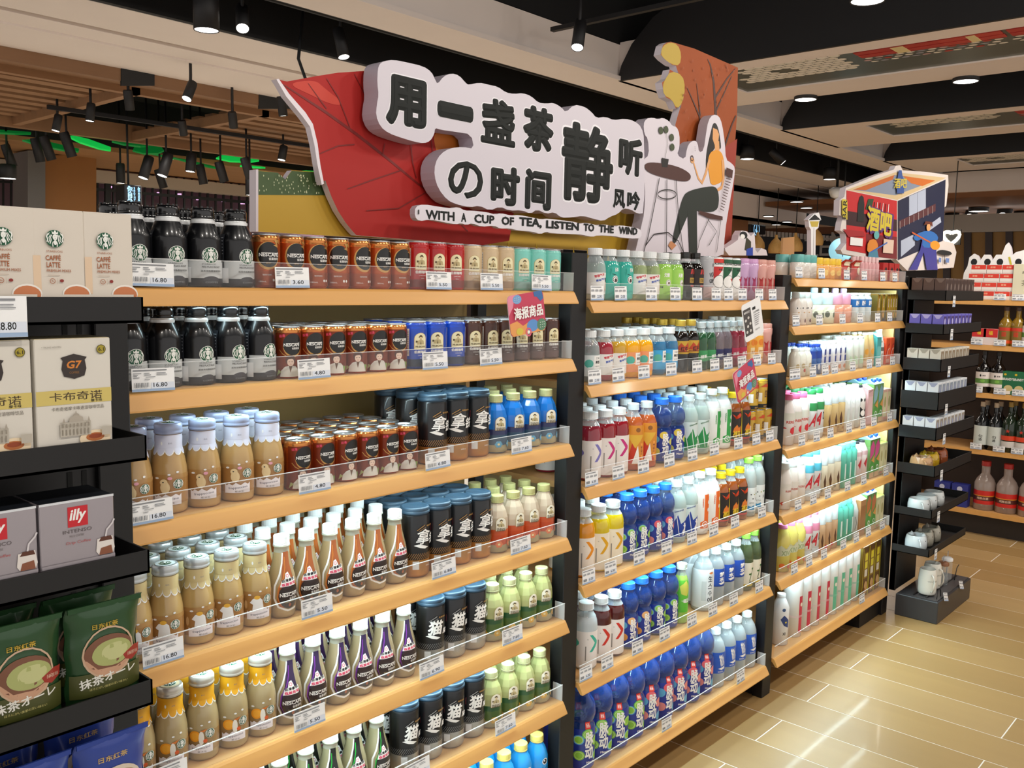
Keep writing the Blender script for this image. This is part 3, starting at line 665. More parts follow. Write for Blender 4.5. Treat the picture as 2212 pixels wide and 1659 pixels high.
def vit(drink, vcol, lab='#efe7e2'):
    p = pr((26, 0), (31, 2), (33, 8), (33, 132), (31.5, 146), (27, 160), (20, 171), (18, 175), (18, 179))
    V = mat(vcol, .35)
    s = [('po', [(-4, 108), (5, 108), (26, 85), (26, 79), (5, 56), (-4, 56), (14, 82)], V), ('po', [(-64, 108), (-55, 108), (-34, 85), (-34, 79), (-55, 56), (-64, 56), (-46, 82)], V)]
    s += [('re', -16, -13, 30, 74, mat('#8d8680', .5)), ('tx', '维生素饮料', -9, 95, 3.6, 3, INK)]
    return bottle('vitamin_bottle', p, 26, PET, s, mat('#eef2f4', .3), .0215, .021, .178, fill=.160, fillm=mat(drink, .12, coat=.6), label=(.008, .118, mat(lab, .4)), r0=.033, h=.2)
V_RED = vit('#8e1420', '#c92c7c'); V_PUR = vit('#8c2636', '#7d76bd'); V_YEL = vit('#d4b912', '#e3a716', '#f3e6cf'); V_ORG = vit('#d98a14', '#ec9010', '#f1e2d2'); V_CLR = vit('#c3cdd2', '#3fb39c'); V_DRK = vit('#4c0f0c', '#d03428')
def isot(fruit, fcol, big=False, tagc=None):
    k = 1.28 if big else 1.0
    p = [(a*k if not big else a*1.18, b*k) for a, b in pr((22, 0), (28, 2), (30.5, 8), (30.5, 100), (29, 110), (25.5, 115), (25.5, 118), (29.5, 124), (31.5, 138), (30, 154), (26, 166), (17.5, 178), (16, 182), (16, 190))]
    B = mat('#2c4a94', .06, alpha=.45, coat=.9); s = []
    R = 30.5*(1.18 if big else 1)
    LB = mat('#1c2f8c', .35); A = mat(fruit, .45); A2 = mat(fcol, .45)
    for u, v, c in ((-26, 78, mat('#5aa7cf', .4)), (-24, 40, A), (28, 70, A), (30, 34, mat('#6fb3d8', .4)), (-2, 92, A2)):
        s += [('el', u*1.0, v*k, 12*k, 12*k, c, 16)]
        if fruit == '#8cc63f': s += [('el', u, v*k, 9.5*k, 9.5*k, mat('#c5e08a', .45), 14), ('el', u, v*k, 8*k, 8*k, A, 14)]
    s += [('tx', '脉\n动', 4, 64*k, 21*k, 68*k, LW, .055), ('tx', 'Mizone', 8, 22*k, 24, 7, LW, .04)]
    if tagc: s += [('re', -9, 7, 104*k, 118*k+4, mat('#e0392c', .4)), ('tx', '新装', -1, 112*k, 10, 12, mat('#f2d8d0', .5), .03)]
    b = bottle('isotonic_bottle', p, 26, B, s, mat('#2f7be8', .32), .0195*(1.0 if not big else 1.0), .020, .188*k, label=(.008*k, .104*k, LB), r0=R*.001, h=.209*k)
    return b
ISO_LIME = isot('#8cc63f', '#5fb0a0'); ISO_PEACH = isot('#e58a86', '#e2606a'); ISO_LEM = isot('#d6cf6a', '#e3c84a'); ISO_ORG = isot('#e0984a', '#e9b070')
ISO_BL = isot('#8cc63f', '#6fbf50', True, 1); ISO_BP = isot('#e58a86', '#e2606a', True, 1)
def sleeve(name, lo, hi, capm, shapes, h=.205, r=.031, lab=(.02, .14), facet=False, drink=None, N=24, al=.5):
    k = h/.205; p = [(a*r/31, b*.001*k) for a, b in ((26, 0), (30, 2), (31, 8), (31, 120), (29.5, 140), (24, 158), (17, 172), (14.5, 178), (14.5, 186))]
    return bottle(name, p, N, PET, shapes, capm, .0165, .020, .185*k, fill=.165*k, fillm=drink or mat(lo, .12, alpha=al, coat=.6), label=(lab[0], lab[1], mat(hi, .35)), r0=r, h=.185*k+.02, facet=facet)
YO = mat('#f08a18', .4)
TEA_O = sleeve('tea_bottle', '#b8622c', '#d88a24', mat('#dfe6ea', .35), [('po', [(-34, 22), (-20, 60), (-12, 96), (0, 60), (20, 22)], mat('#c8341c', .4)), ('po', [(-20, 96), (-6, 70), (14, 98), (24, 110), (-30, 112)], mat('#e2b23a', .4)), ('po', [(-14, 22), (2, 78), (10, 22)], LW), ('re', 12, 20, 40, 84, mat('#f2a24a', .4)), ('tx', '茶', 16, 62, 7, 30, mat('#8a3a1a', .5), .03), ('el', 2, 126, 7, 7, mat('#8a5420', .4), 12)], drink=gl('#b4562a', .12))
def sport(col, dk):
    return sleeve('sports_bottle', '#cfe2dc', '#d7e4e2', mat('#dce8ea', .35), [('po', [(-44, 22), (-44, 80), (-20, 62), (-4, 96), (6, 66), (30, 78), (40, 60), (40, 22)], mat(col, .35)), ('li', [(-28, 100), (-16, 26)], 2, LW), ('li', [(-8, 96), (2, 26)], 2, LW), ('po', [(14, 24), (12, 40), (20, 52), (14, 60), (22, 62), (30, 58), (26, 50), (24, 40), (32, 26), (24, 34)], LW), ('el', 21, 64, 4, 4, LW, 10), ('tx', 'alienergy', 0, 110, 30, 7, mat(dk, .4), .03, .3)], lab=(.02, .118))
SP_GRN = sport('#1f8f4a', '#1a6a38'); SP_BLU = sport('#1c3f9e', '#1c3f8e')
def drinker(col):
    return sleeve('juice_drink_bottle', '#eef0ee', '#f0efea', mat('#eef2f2', .35), [('po', [(4, 140), (26, 140), (26, 22), (-8, 22), (-8, 44), (4, 50)], mat(col, .4)), ('ring', 8, 36, 11, 8, LW), ('tx', 'G', 8, 36, 7, 9, LW, .05), ('tx', '电解质', -1, 112, 4, 34, mat(col, .4), .02), ('el', 22, 112, 4, 7, LW, 10), ('el', 20, 86, 4, 7, LW, 10)], h=.215, lab=(.012, .150), drink=mat('#e9ebe8', .2))
DR_G = drinker('#2fa348'); DR_O = drinker('#ec6a1c')
WAR = sleeve('energy_tea_bottle', '#9c5220', '#20160f', mat('#e8c81e', .35), [('po', [(-34, 20), (-30, 130), (-22, 130), (-18, 20)], mat('#e9c81c', .4)), ('po', [(-14, 116), (0, 108), (16, 120), (26, 112), (18, 104), (0, 98)], mat('#d8401a', .4)), ('po', [(-10, 50), (-6, 66), (4, 78), (12, 66), (22, 74), (22, 50)], mat('#e07a22', .4)), ('tx', '战马', 6, 44, 28, 24, mat('#e6c52a', .4), .09), ('re', -96, 96, 20, 26, mat('#c8301c', .4))], h=.19, lab=(.018, .124), drink=gl('#8a4418', .12))
CLT = sleeve('herbal_water_bottle', '#cfd8d4', '#e9efee', mat('#8fd84e', .35), [('el', -10, 84, 3, 2, INK, 8), ('el', 4, 84, 3, 2, mat('#a4a030', .5), 8), ('el', 18, 86, 5, 3, mat('#2f7a34', .5), 8), ('el', -2, 68, 3, 2, INK, 8), ('tx', '元', 16, 66, 9, 10, mat('#2c3a34', .5), .03), ('po', [(-22, 26), (-20, 42), (-8, 38), (4, 44), (6, 26)], mat('#3f94c8', .5)), ('tx', '元气水', -6, 52, 20, 6, mat('#55655e', .5))], h=.22, lab=(.02, .11))
LEAFT = sleeve('herbal_tea_bottle', '#5a6a44', '#ece6d2', mat('#8fd84e', .35), [('li', [(6, 40), (12, 62), (22, 84)], 3.5, mat('#2f5a24', .5)), ('el', 22, 86, 8, 4, mat('#2f6a28', .5), 10), ('el', 8, 66, 7, 3.4, mat('#3f6a28', .5), 10), ('tx', '茶π', 12, 34, 18, 9, mat('#4a3a24', .5), .03), ('re', -97, 97, 20, 28, mat('#d9b93a', .5))], h=.22, lab=(.02, .11))
KR = sleeve('mineral_water_bottle', '#dbe5ea', '#e6ecf0', mat('#e6ecee', .35), [('tx', '生', 8, 118, 18, 22, mat('#3c454c', .5), .03), ('tx', '스', 8, 92, 18, 20, mat('#3c454c', .5), .03), ('tx', '수', 8, 66, 18, 18, mat('#3c454c', .5), .03), ('tx', '애', 8, 42, 20, 20, mat('#3c454c', .5), .03), ('el', 12, 138, 9, 4, mat('#e08a4c', .5), 12), ('re', -22, -6, 40, 110, mat('#cfd8dc', .5))], h=.215, r=.036, lab=(.014, .15))
SUCK = sleeve('plum_water_bottle', '#c2ccd0', '#1f52b8', mat('#eef4f6', .35), [('tx', '梦', 8, 116, 20, 17, LW, .09), ('tx', '水', 8, 98, 20, 17, LW, .09), ('po', [(-4, 84), (20, 90), (22, 82), (4, 78)], LW), ('re', -96, 96, 72, 76, mat('#143a8e', .4))], h=.205, lab=(.072, .136))
SODAW = sleeve('soda_water_bottle', '#c6d2d6', '#2458bc', mat('#eef4f6', .35), [('tx', '苏打水', 8, 104, 17, 46, LW, .09, .2), ('po', [(-6, 74), (18, 80), (22, 72), (6, 68)], LW), ('tx', 'SODA', 4, 62, 20, 5, LW, .02)], h=.215, r=.034, lab=(.056, .134))
LIMEB = sleeve('slim_lime_bottle', '#a8d46a', '#62c23a', mat('#dfeee0', .35), [('tx', 'etto', 8, 80, 14, 44, LW, .05, 1.57), ('po', [(-20, 130), (4, 150), (18, 120), (6, 96), (-14, 104)], mat('#d3d45a', .4))], h=.205, r=.024, lab=(.04, .15), drink=gl('#a5cc5c', .15))
DARKG = sleeve('herbal_drink_bottle', '#1b120e', '#c4992c', mat('#d2ae46', .3, metal=.4), [('po', [(-20, 74), (-6, 96), (6, 84), (20, 98), (26, 76), (6, 68)], mat('#b8401c', .4)), ('tx', '红牛', 6, 76, 26, 16, mat('#3a1a10', .5), .06), ('re', -96, 96, 66, 69, mat('#8a2a18', .4))], h=.165, r=.0285, lab=(.06, .102), drink=gl('#17100d', .1))
def glassb(col, lab, txt, capc='#cfd6d8', al=.75):
    return sleeve('glass_soda_bottle', col, lab, mat(capc, .3, metal=.3), [('tx', txt, 6, 46, 26, 11, LW, .05, .15)], h=.155, r=.027, lab=(.03, .066), drink=mat(col, .06, alpha=al, coat=.6))
GL_G = glassb('#2c5a38', '#3c9a5c', '碧瓶'); GL_C = glassb('#9a8a90', '#2a2a5c', '黑加仑', al=.5); GL_W = glassb('#7a4a50', '#c8bc9a', '葡萄', al=.6); GL_R = glassb('#8e1c34', '#c2264e', '果酒', al=.9)
JUICE = sleeve('juice_bottle', '#e0a04a', '#e8a83a', mat('#f0efe8', .35), [('el', 6, 80, 12, 12, mat('#e07f1a', .4), 14), ('el', -20, 78, 10, 10, mat('#e07f1a', .4), 12), ('re', -6, 18, 26, 62, mat('#f0d8a4', .4)), ('tx', '芒果', 6, 46, 18, 10, mat('#a4521a', .5), .04)], h=.165, r=.029, lab=(.02, .104), drink=gl('#e3d8c0', .2))
GCAN = can('beer_can', .115, .031, gl('#c49a24', .25), [('re', -98, 98, 6, 20, INK), ('po', [(-20, 84), (0, 96), (24, 92), (14, 82)], mat('#c8481c', .4)), ('tx', '红枣', 8, 58, 20, 30, mat('#5a2c10', .5), .05), ('re', -30, -12, 30, 62, mat('#e8e6e0', .5)), ('tx', 'DRINK', 6, 12, 20, 6, GOLD, .04)])
def can_w(body, shapes): return can('soft_drink_can', .145, .029, gl(body, .25), shapes)
CAN_GREY = can_w('#b4b4b8', [('tx', 'VICA', 8, 84, 24, 16, INK, .05, .2), ('tx', 'GEBA', 8, 64, 24, 13, INK, .05, .2), ('tx', '活', 10, 116, 10, 10, INK, .02), ('re', -90, 90, 8, 44, mat('#c9a9a4', .4))])
ALR = can_w('#f0efec', [('re', -88, 88, 124, 138, mat('#d5362c', .4)), ('tx', 'ALIENERGY', 2, 122, 40, 7, INK, .06), ('po', [(-40, 112), (-40, 40), (8, 96), (20, 112)], mat('#cc2a28', .4)), ('el', 2, 62, 21, 22, LW, 22), ('ring', 2, 62, 22, 20.5, INK), ('tx', '外星人', 8, 102, 22, 8, INK, .05)])
ALG = can_w('#f0efec', [('re', -88, 88, 124, 138, mat('#2c5a40', .4)), ('tx', 'ALIENERGY', 2, 122, 40, 7, INK, .06), ('po', [(-40, 112), (-40, 40), (8, 96), (20, 112)], mat('#1c5a38', .4)), ('el', 2, 62, 21, 22, LW, 22), ('ring', 2, 62, 22, 20.5, INK), ('po', [(8, 72), (26, 76), (22, 60)], mat('#c42a2c', .4)), ('tx', '外星人', 8, 102, 22, 8, INK, .05)])
def petal(col, col2, c3):
    p = pr((26, 0), (31, 2), (31, 100), (33, 110), (33, 128), (28, 132))
    s = []
    for i in range(-3, 4): s += [('po', [(i*24-9, 40), (i*24-5, 66), (i*24-10, 80), (i*24, 74), (i*24+8, 84), (i*24+6, 62), (i*24+10, 40), (i*24+2, 26)], mat(c3, .4))]
    return bottle('jelly_drink_cup', p, 26, gl(col, .25), s, mat(col2, .3), .031, .016, .130, r0=.031, h=.148, cat='cup')
PETAL_V = petal('#c9a4cc', '#d8a8d4', '#a0305c'); PETAL_P = petal('#d9a096', '#e0a89c', '#b03030')
BRNB = sleeve('dark_soda_bottle', '#170f0c', '#251410', mat('#161412', .25, coat=.4), [('re', 0, 24, 56, 72, mat('#b08a3a', .4)), ('po', [(2, 84), (8, 100), (14, 100), (10, 84)], mat('#c8302c', .4)), ('po', [(14, 84), (20, 100), (26, 100), (22, 84)], mat('#c8302c', .4)), ('tx', 'COLD', 12, 64, 18, 8, INK, .03), ('re', 4, 20, 44, 48, mat('#c8302c', .4))], h=.148, r=.030, lab=(.03, .10), drink=gl('#17100d', .1))

# ---- cartons and other packs
def carton(w_, d, h, base, shapes, cap=None, gable=False, cat='carton', name='drink_carton', side=None, top=None):
    P = Proto(name, cat, h, d/2); P.w = w_; b = MB(); c = .0015
    hb = h-(.022 if gable else 0)
    b.cbox(-w_/2, w_/2, -d/2, d/2, 0, hb, base, c)
    P.p('carton_body', b)
    t = MB()
    if gable:
        t.add([(-w_/2, -d/2, hb), (w_/2, -d/2, hb), (w_/2, d/2, hb), (-w_/2, d/2, hb), (-w_/2, 0, h-.004), (w_/2, 0, h-.004)], [(0, 1, 5, 4), (2, 3, 4, 5), (1, 2, 5), (3, 0, 4)], top or base)
        t.box(-w_/2, w_/2, -.001, .001, h-.006, h, top or base); P.p('gable_top', t)
    elif top: t.box(-w_/2+.001, w_/2-.001, -d/2+.001, d/2-.001, hb, hb+.0006, top); P.p('top_flap', t)
    if cap:
        if gable: P.p('cap', cap_mb(.010, hb+.006, .014, cap, 14, True)) if False else P.p('cap', MB().lathe([(.0105, 0), (.0105, .012), (.009, .014), (0, .014)], 14, cap, (0, -d/4, hb+.009)))
        else: P.p('cap', MB().lathe([(.010, 0), (.010, .007), (.008, .009), (0, .009)], 14, cap, (0, -d/6, hb)))
    l = MB(); flat(l, shapes, front(0, -d/2, 0))
    if side: flat(l, side, lambda u, v, dd: (-w_/2-dd, -u, v))
    P.p('label', l); return P
# ---- the farthest unit: smaller packs
def tub(name, h, r, body, capm, capr, caph, shapes=(), shoulder=.8, cat='bottle', N=20, low=None, al=None, knob=None, handle=None):
    rb = r*1000; H = h*1000-caph
    p = pr((rb*.85, 0), (rb, 2), (rb, H*shoulder), (capr*1.0, H-2), (capr*.95, H))
    b = gl(body, .25) if al is None else mat(body, .12, alpha=al, coat=.5)
    P = Proto(name, cat, h, r); P.p('bottle_body', MB().lathe(p, N, b))
    c = MB().lathe(pr((capr, H), (capr, H+caph-2), (capr*.93, H+caph), (capr*.93, H+caph), (0, H+caph)), N, mat(capm, .35))
    P.p('cap', c)
    if knob: P.p('lid_knob', MB().cbox(-.013, .013, -.006, .006, h-.001, h+.022, mat(knob, .35), .004, 2))
    if handle: P.p('handle', MB().tube([(-r*.9, -r*.2, h*.62), (-r-.014, -r*.35, h*.56), (-r-.017, -r*.4, h*.42), (-r-.012, -r*.35, h*.26), (-r*.92, -r*.2, h*.2)], .004, mat(handle, .35), 8))
    if shapes: P.p('label', wrap(MB(), list(shapes), [(r, .002), (r, H*shoulder*.001), (capr*.001, (H-2)*.001)], N, .0004, 0, r))
    return P
def face(y=60, e='#3a3030'): return [('el', -8, y, 4.5, 6, LW, 12), ('el', 8, y, 4.5, 6, LW, 12), ('el', -7, y, 2.6, 3.6, mat(e, .5), 10), ('el', 9, y, 2.6, 3.6, mat(e, .5), 10)]
JT = tub('jelly_cup', .092, .026, '#e9e4dc', '#5fa9a4', 25, 30, [('po', [(-14, 10), (-10, 44), (8, 50), (16, 12)], mat('#d9cfc6', .4))], .95, 'cup')
JY = tub('yellow_pudding_cup', .085, .024, '#efa93c', '#e8bf2e', 22, 26, [('el', 0, 26, 10, 12, mat('#f6cf6a', .4), 12)], .9, 'cup')
PT = tub('pink_candy_tube', .105, .012, '#d9a2a4', '#e8c4c4', 9, 22, [], .9, 'tube')
BEAR = tub('bear_milk_bottle', .128, .024, '#e9e2da', '#e6f0ee', 15, 22, face(66)+[('el', 0, 48, 4, 3, mat('#caa47a', .4), 8), ('el', 6, 16, 5, 7, mat('#6a3a34', .4), 10)], .8)
CUPB = tub('handled_baby_cup', .125, .037, '#dfe4cf', '#cfe8ee', 30, 46, [('el', -8, 38, 9, 13, mat('#3e4a34', .4), 12), ('el', 26, 36, 9, 12, mat('#4a5a3a', .4), 12)], .95, 'cup', knob='#bfe0f4', handle='#e4eeee')
CUPP = tub('handled_baby_cup', .125, .033, '#d99a80', '#e3a4bc', 28, 46, [('el', 24, 34, 8, 11, mat('#a83226', .4), 12)], .95, 'cup', knob='#c9c4e4', handle='#efe2e2')
BWB = tub('white_milk_bottle', .128, .021, '#d9e6ea', '#eef6f6', 16, 12, [('re', -66, 66, 66, 100, mat('#1e6cb4', .4)), ('tx', '奶牛', 4, 84, 20, 22, LW, .08), ('el', 6, 40, 8, 9, mat('#c4d6dc', .4), 12)], .9)
YBOX = carton(.026, .045, .125, mat('#8e6a26', .4), [('re', -11, 11, 44, 116, mat('#a67c2a', .35)), ('re', 11.2, 13, 2, 123, mat('#e0d832', .4)), ('re', -13, -11.2, 2, 123, mat('#e0d832', .4)), ('tx', '巧克力', 0, 84, 9, 44, mat('#efe6d2', .5), .04), ('el', 0, 28, 9, 12, mat('#d9a03a', .4), 12), ('re', -12, 12, 2, 12, mat('#3a2a16', .4))], side=[('re', -20, 20, 6, 118, mat('#7a6a2a', .4))], top=mat('#e6e0c0', .4))
FRW = tub('fruit_milk_bottle', .112, .020, '#e8e6da', '#f0f2ee', 13, 12, [('el', 4, 42, 8, 10, mat('#b8a47a', .4), 12), ('el', 10, 24, 6, 8, mat('#b8402e', .4), 10)], .8)
BLB = tub('blue_yogurt_bottle', .122, .0195, '#3f66a8', '#1f46b0', 13, 10, [('re', -60, 60, 66, 96, mat('#2244a0', .4)), ('el', 4, 30, 6, 12, mat('#e4e2e4', .4), 12)], .88)
TWB = tub('slim_milk_bottle', .128, .0155, '#e2e2e8', '#eef2f4', 14, 8, [('re', 0, 12, 44, 100, mat('#2a3a86', .4)), ('tx', '优益C', 6, 74, 9, 46, LW, .04, 1.57), ('el', 4, 22, 8, 10, mat('#c8825a', .4), 12)], .97)
TGB = tub('slim_yogurt_bottle', .142, .019, '#dde4da', '#eef4f0', 17, 10, [('po', [(-10, 20), (-6, 60), (8, 52), (12, 20)], mat('#b9d0b4', .4))], .97)
AMB = tub('amber_drink_bottle', .155, .019, '#d7b77c', '#eef0e6', 12, 10, [('el', 2, 70, 9, 14, mat('#d99a34', .4), 12), ('re', -50, 50, 8, 30, mat('#d9b9a0', .4))], .6)
TOYW = tub('bear_toy_bottle', .168, .026, '#e6ebea', '#eef2f2', 14, 16, [('re', -20, 30, 66, 84, mat('#6a6460', .5)), ('el', 6, 110, 6, 5, mat('#b39a90', .5), 10), ('el', 10, 40, 8, 16, mat('#b0a8a0', .5), 12)], .62)
TCT = carton(.05, .05, .155, mat('#4fb0b4', .4), [('re', -20, 20, 30, 90, mat('#6fc2c0', .4))], gable=True)
ORC = carton(.045, .045, .125, mat('#e0582a', .4), [('li', [(-18, 50), (0, 90), (18, 96)], 8, mat('#c4302a', .4)), ('li', [(-18, 30), (0, 70), (18, 76)], 6, mat('#f0b0a0', .4)), ('re', -20, 20, 8, 26, mat('#ecb09a', .4))], side=[('re', -20, 20, 20, 100, mat('#d0401c', .4))])
STR = tub('strawberry_yogurt_bottle', .2, .030, '#ece4e0', '#e56a96', 19, 22, [('re', -90, 90, 100, 128, mat('#dcdcd0', .4)), ('tx', 'RERE', 2, 92, 34, 10, mat('#c2402e', .5), .05), ('po', [(2, 66), (14, 74), (24, 68), (22, 50), (12, 42), (0, 52)], mat('#d0202a', .4)), ('po', [(-30, 74), (-14, 70), (-14, 66), (-28, 66)], mat('#c43a3a', .4))], .72)
def adm(c): return tub('calcium_milk_bottle', .205, .029, '#e6e8ea', c, 22, 20, [('re', -20, 30, 118, 150, mat(c, .4)), ('tx', 'A', 0, 80, 26, 56, mat('#c01e2a', .5), .06, 0, .3), ('tx', 'D', 24, 92, 14, 32, INK, .03), ('re', -60, 60, 20, 44, mat('#d2d6d8', .4))], .78)
ADG = adm('#2c8a4a'); ADC = adm('#58bcd8'); ADP = adm('#e490b0')
def crm(c, f): return tub('nut_milk_jar', .19, .0285, c, '#dcebf0', 27, 60, [('po', [(0, 30), (-4, 60), (2, 92), (8, 60), (6, 30)], mat('#5a3a20', .4)), ('el', -14, 22, 8, 8, mat(f, .4), 10), ('el', 16, 18, 7, 7, mat(f, .4), 10)], .96, 'jar')
CR1 = crm('#d2b67c', '#b07a3a'); CR2 = crm('#dcd2b8', '#8a7a5a'); CR3 = crm('#c9a47c', '#c4302e')
TBW = tub('tall_white_milk_bottle', .195, .0225, '#e6eaea', '#e9f2f2', 13, 26, [('ring', 6, 120, 9, 8, mat('#c6d0ce', .4)), ('re', 0, 12, 40, 96, mat('#d3dcd8', .4))], .93)
TBT = tub('tall_teal_milk_bottle', .195, .0235, '#58b8a2', '#6fd0be', 16, 24, [('re', 4, 12, 40, 110, mat('#d6ece6', .4))], .9)
PAN = tub('panda_milk_carton', .185, .029, '#e2ded8', '#2a2c30', 14, 10, [('el', -6, 120, 6, 8, INK, 10), ('el', 14, 120, 6, 8, INK, 10), ('po', [(-30, 60), (-10, 90), (10, 70), (26, 92), (34, 50), (0, 40)], INK), ('el', 6, 60, 12, 14, LW, 14)], .8, 'carton')
RDW = tub('red_white_milk_bottle', .185, .027, '#e4d4d2', '#2e2f33', 14, 10, [('po', [(0, 80), (14, 110), (18, 100), (12, 60)], mat('#b8242c', .4)), ('re', -30, 20, 120, 140, mat('#d8b4b8', .4))], .8)
CLW = tub('clear_coconut_bottle', .18, .026, '#cfd6d4', '#dfe8e8', 13, 10, [('li', [(0, 40), (8, 70), (0, 100)], 2, INK)], .75, al=.7)
PKC = carton(.058, .058, .185, mat('#dcb2b4', .4), [('re', -26, 26, 30, 130, mat('#e4c2c0', .4)), ('li', [(-24, 150), (20, 158)], 1.4, INK)], gable=True)
BNC = carton(.062, .062, .19, mat('#b98a5c', .4), [('re', -28, 28, 20, 140, mat('#a4764a', .4))], gable=True, top=mat('#e4cfa4', .4))
def coco(c1): return carton(.052, .052, .205, mat('#6c9a54', .4), [('po', [(-24, 4), (-24, 60), (0, 80), (24, 60), (24, 4)], mat('#4f9a3c', .4)), ('po', [(-24, 90), (-24, 150), (0, 178), (24, 150), (10, 110)], mat(c1, .4)), ('po', [(-8, 84), (24, 110), (24, 70)], mat('#e0a45a', .4)), ('ring', 4, 46, 11, 7, LW), ('re', -24, 24, 2, 26, mat('#caa67c', .4))], cap=mat('#1f4cc4', .35), gable=True, side=[('re', -24, 24, 20, 150, mat('#7aa66a', .4))], top=mat('#8fc4d4', .4))
CO1 = coco('#8ab4c0'); CO2 = coco('#d6569a'); CO3 = coco('#c87a4a')
def crc(c, t): return carton(.042, .045, .150, mat(c, .4), [('re', -17, 17, 20, 136, mat('#e6e0b4', .4)), ('el', 0, 90, 10, 26, mat('#b9b27a', .4), 14), ('re', -17, 17, 6, 16, mat('#e09a8a', .4))], top=mat(t, .35))
CC1 = crc('#dcb4a4', '#e8c4c4'); CC2 = crc('#cdd2a0', '#b8d860')
JUG = tub('milk_jug', .185, .031, '#ece4dc', '#e9eeea', 21, 24, [('re', -70, 70, 86, 104, mat('#e2dcd2', .4)), ('tx', 'RERE', 4, 74, 32, 8, mat('#b9584a', .5), .04), ('po', [(-34, 26), (-20, 32), (-22, 16)], mat('#cf4a34', .4))], .7)
YPJ = tub('yellow_fruit_juice_bottle', .19, .033, '#dccf6a', '#df86b8', 19, 16, [('el', -14, 26, 12, 10, mat('#e2702a', .4), 12), ('el', 20, 22, 12, 9, mat('#d9503a', .4), 12), ('po', [(-40, 90), (-20, 110), (0, 96), (20, 112), (40, 92), (40, 70), (-40, 64)], mat('#cfd2b4', .4)), ('tx', 'XIVI', 2, 78, 40, 20, mat('#8fa070', .4), .04)], .78)
MKB = tub('milk_pitcher_bottle', .21, .032, '#e6e8ea', '#eef2f4', 16, 14, [('po', [(-14, 110), (0, 128), (24, 104), (20, 74), (0, 84)], mat('#27407e', .4)), ('el', 8, 98, 4, 4, mat('#d8c83a', .4), 10), ('el', -2, 150, 7, 7, mat('#3a5a8a', .4), 12), ('tx', 'XI', 2, 50, 12, 12, INK, .04)], .8)
def bigw(c): return tub('large_milk_bottle', .275, .0345, '#e9e9e6', '#eef4f4', 33, 26, [('re', 2, 20, 20, 176, mat(c, .4)), ('tx', 'MILKY WATER', 11, 90, 8, 110, mat('#f0d0d0', .4) if c[1] == 'c' else mat('#8fd0b4', .4), .02, 1.57), ('el', 13, 140, 6, 9, mat('#eee6d6', .4), 10)], .98, al=.85)
BGR = bigw('#c8304a'); BGG = bigw('#5fb694')
YCB = carton(.062, .062, .245, mat('#6a4a1c', .4), [('re', -30, -27, 2, 240, mat('#e0d428', .4)), ('re', 27, 30, 2, 240, mat('#e0d428', .4)), ('re', -20, 20, 90, 216, mat('#9a7a22', .4)), ('re', -13, 13, 176, 210, mat('#e2d636', .4)), ('re', -13, 13, 138, 170, mat('#e2d636', .4)), ('re', -13, 13, 98, 132, mat('#ddd6c8', .4)), ('el', 4, 44, 18, 30, mat('#c9a06a', .4), 14), ('el', -12, 30, 10, 16, mat('#7a4a24', .4), 12)],
             cap=WHT, side=[('re', -28, 28, 4, 236, mat('#8a7420', .4))], top=mat('#d9a484', .4))
# pillow bag
def bag(w_, h, d, col, shapes, name='snack_bag', cat='bag', rough=.3, seal=None):
    P = Proto(name, cat, h, d/2); P.w = w_; NX, NZ = 12, 14; m_ = mat(col, rough, coat=.35, metal=.15)
    def yy(u, v):
        a = max(0, 1-(abs(u)*2)**3.0)**.6; b = max(0, 1-(abs(v-.46)*2/1.02)**4.0)**.7
        return d/2*a*b+.0012*math.sin(u*23+v*11)*(1-a*b*.6)
    b = MB(); vs = []; fs = []
    for sgn in (-1, 1):
        o = len(vs)
        for j in range(NZ+1):
            for i in range(NX+1):
                u = i/NX-.5; v = j/NZ; wob = .0015*math.sin(v*19)
                vs.append((u*w_*(1-.05*math.sin(PI*v))+wob, sgn*yy(u, v)+(-.016*max(0, v-.8)/.2 if 1 else 0), v*h))
        for j in range(NZ):
            for i in range(NX):
                q = [o+j*(NX+1)+i, o+j*(NX+1)+i+1, o+(j+1)*(NX+1)+i+1, o+(j+1)*(NX+1)+i]
                fs.append(q if sgn < 0 else q[::-1])
    b.add(vs, fs, m_, True); P.p('bag_body', b)
    s_ = MB().box(-w_/2+.002, w_/2-.002, -.0185, -.0150, h*.955, h*1.0, mat(seal or col, .3, metal=.2)); P.p('top_seal', s_)
    l = MB()
    for i, q in enumerate(shapes):
        v, f, m2 = shape2d(q); v = v*.001
        bm = bmesh.new(); bv = [bm.verts.new((a[0], a[1], a[2] if len(a) > 2 else 0)) for a in v]
        for fc in f: 
            try: bm.faces.new([bv[k] for k in fc])
            except ValueError: pass
        lo, hi = v.min(0), v.max(0)
        for ax, no, st, L0 in ((0, (1, 0, 0), w_/NX, -w_/2), (1, (0, 1, 0), h/NZ, 0)):
            for k in range(1, 15):
                c = L0+k*st
                if lo[ax] < c < hi[ax]: bmesh.ops.bisect_plane(bm, geom=bm.verts[:]+bm.edges[:]+bm.faces[:], plane_co=(c, 0, 0) if ax == 0 else (0, c, 0), plane_no=no)
        for p_ in bm.verts:
            x, z, dr = p_.co.x, p_.co.y, p_.co.z; p_.co = (x, -yy(max(-.5, min(.5, x/w_)), min(1, z/h))-.016*max(0, z/h-.8)/.2-.0011-i*.00007+dr*.00005, z)
        l.addbm(bm, m2, True)
    P.p('bag_print', l); return P
RBAG = bag(.06, .085, .03, '#c23428', [('el', 6, 40, 16, 16, mat('#e8dcc0', .4), 14), ('re', -24, 24, 60, 76, mat('#e2d2b4', .4))])
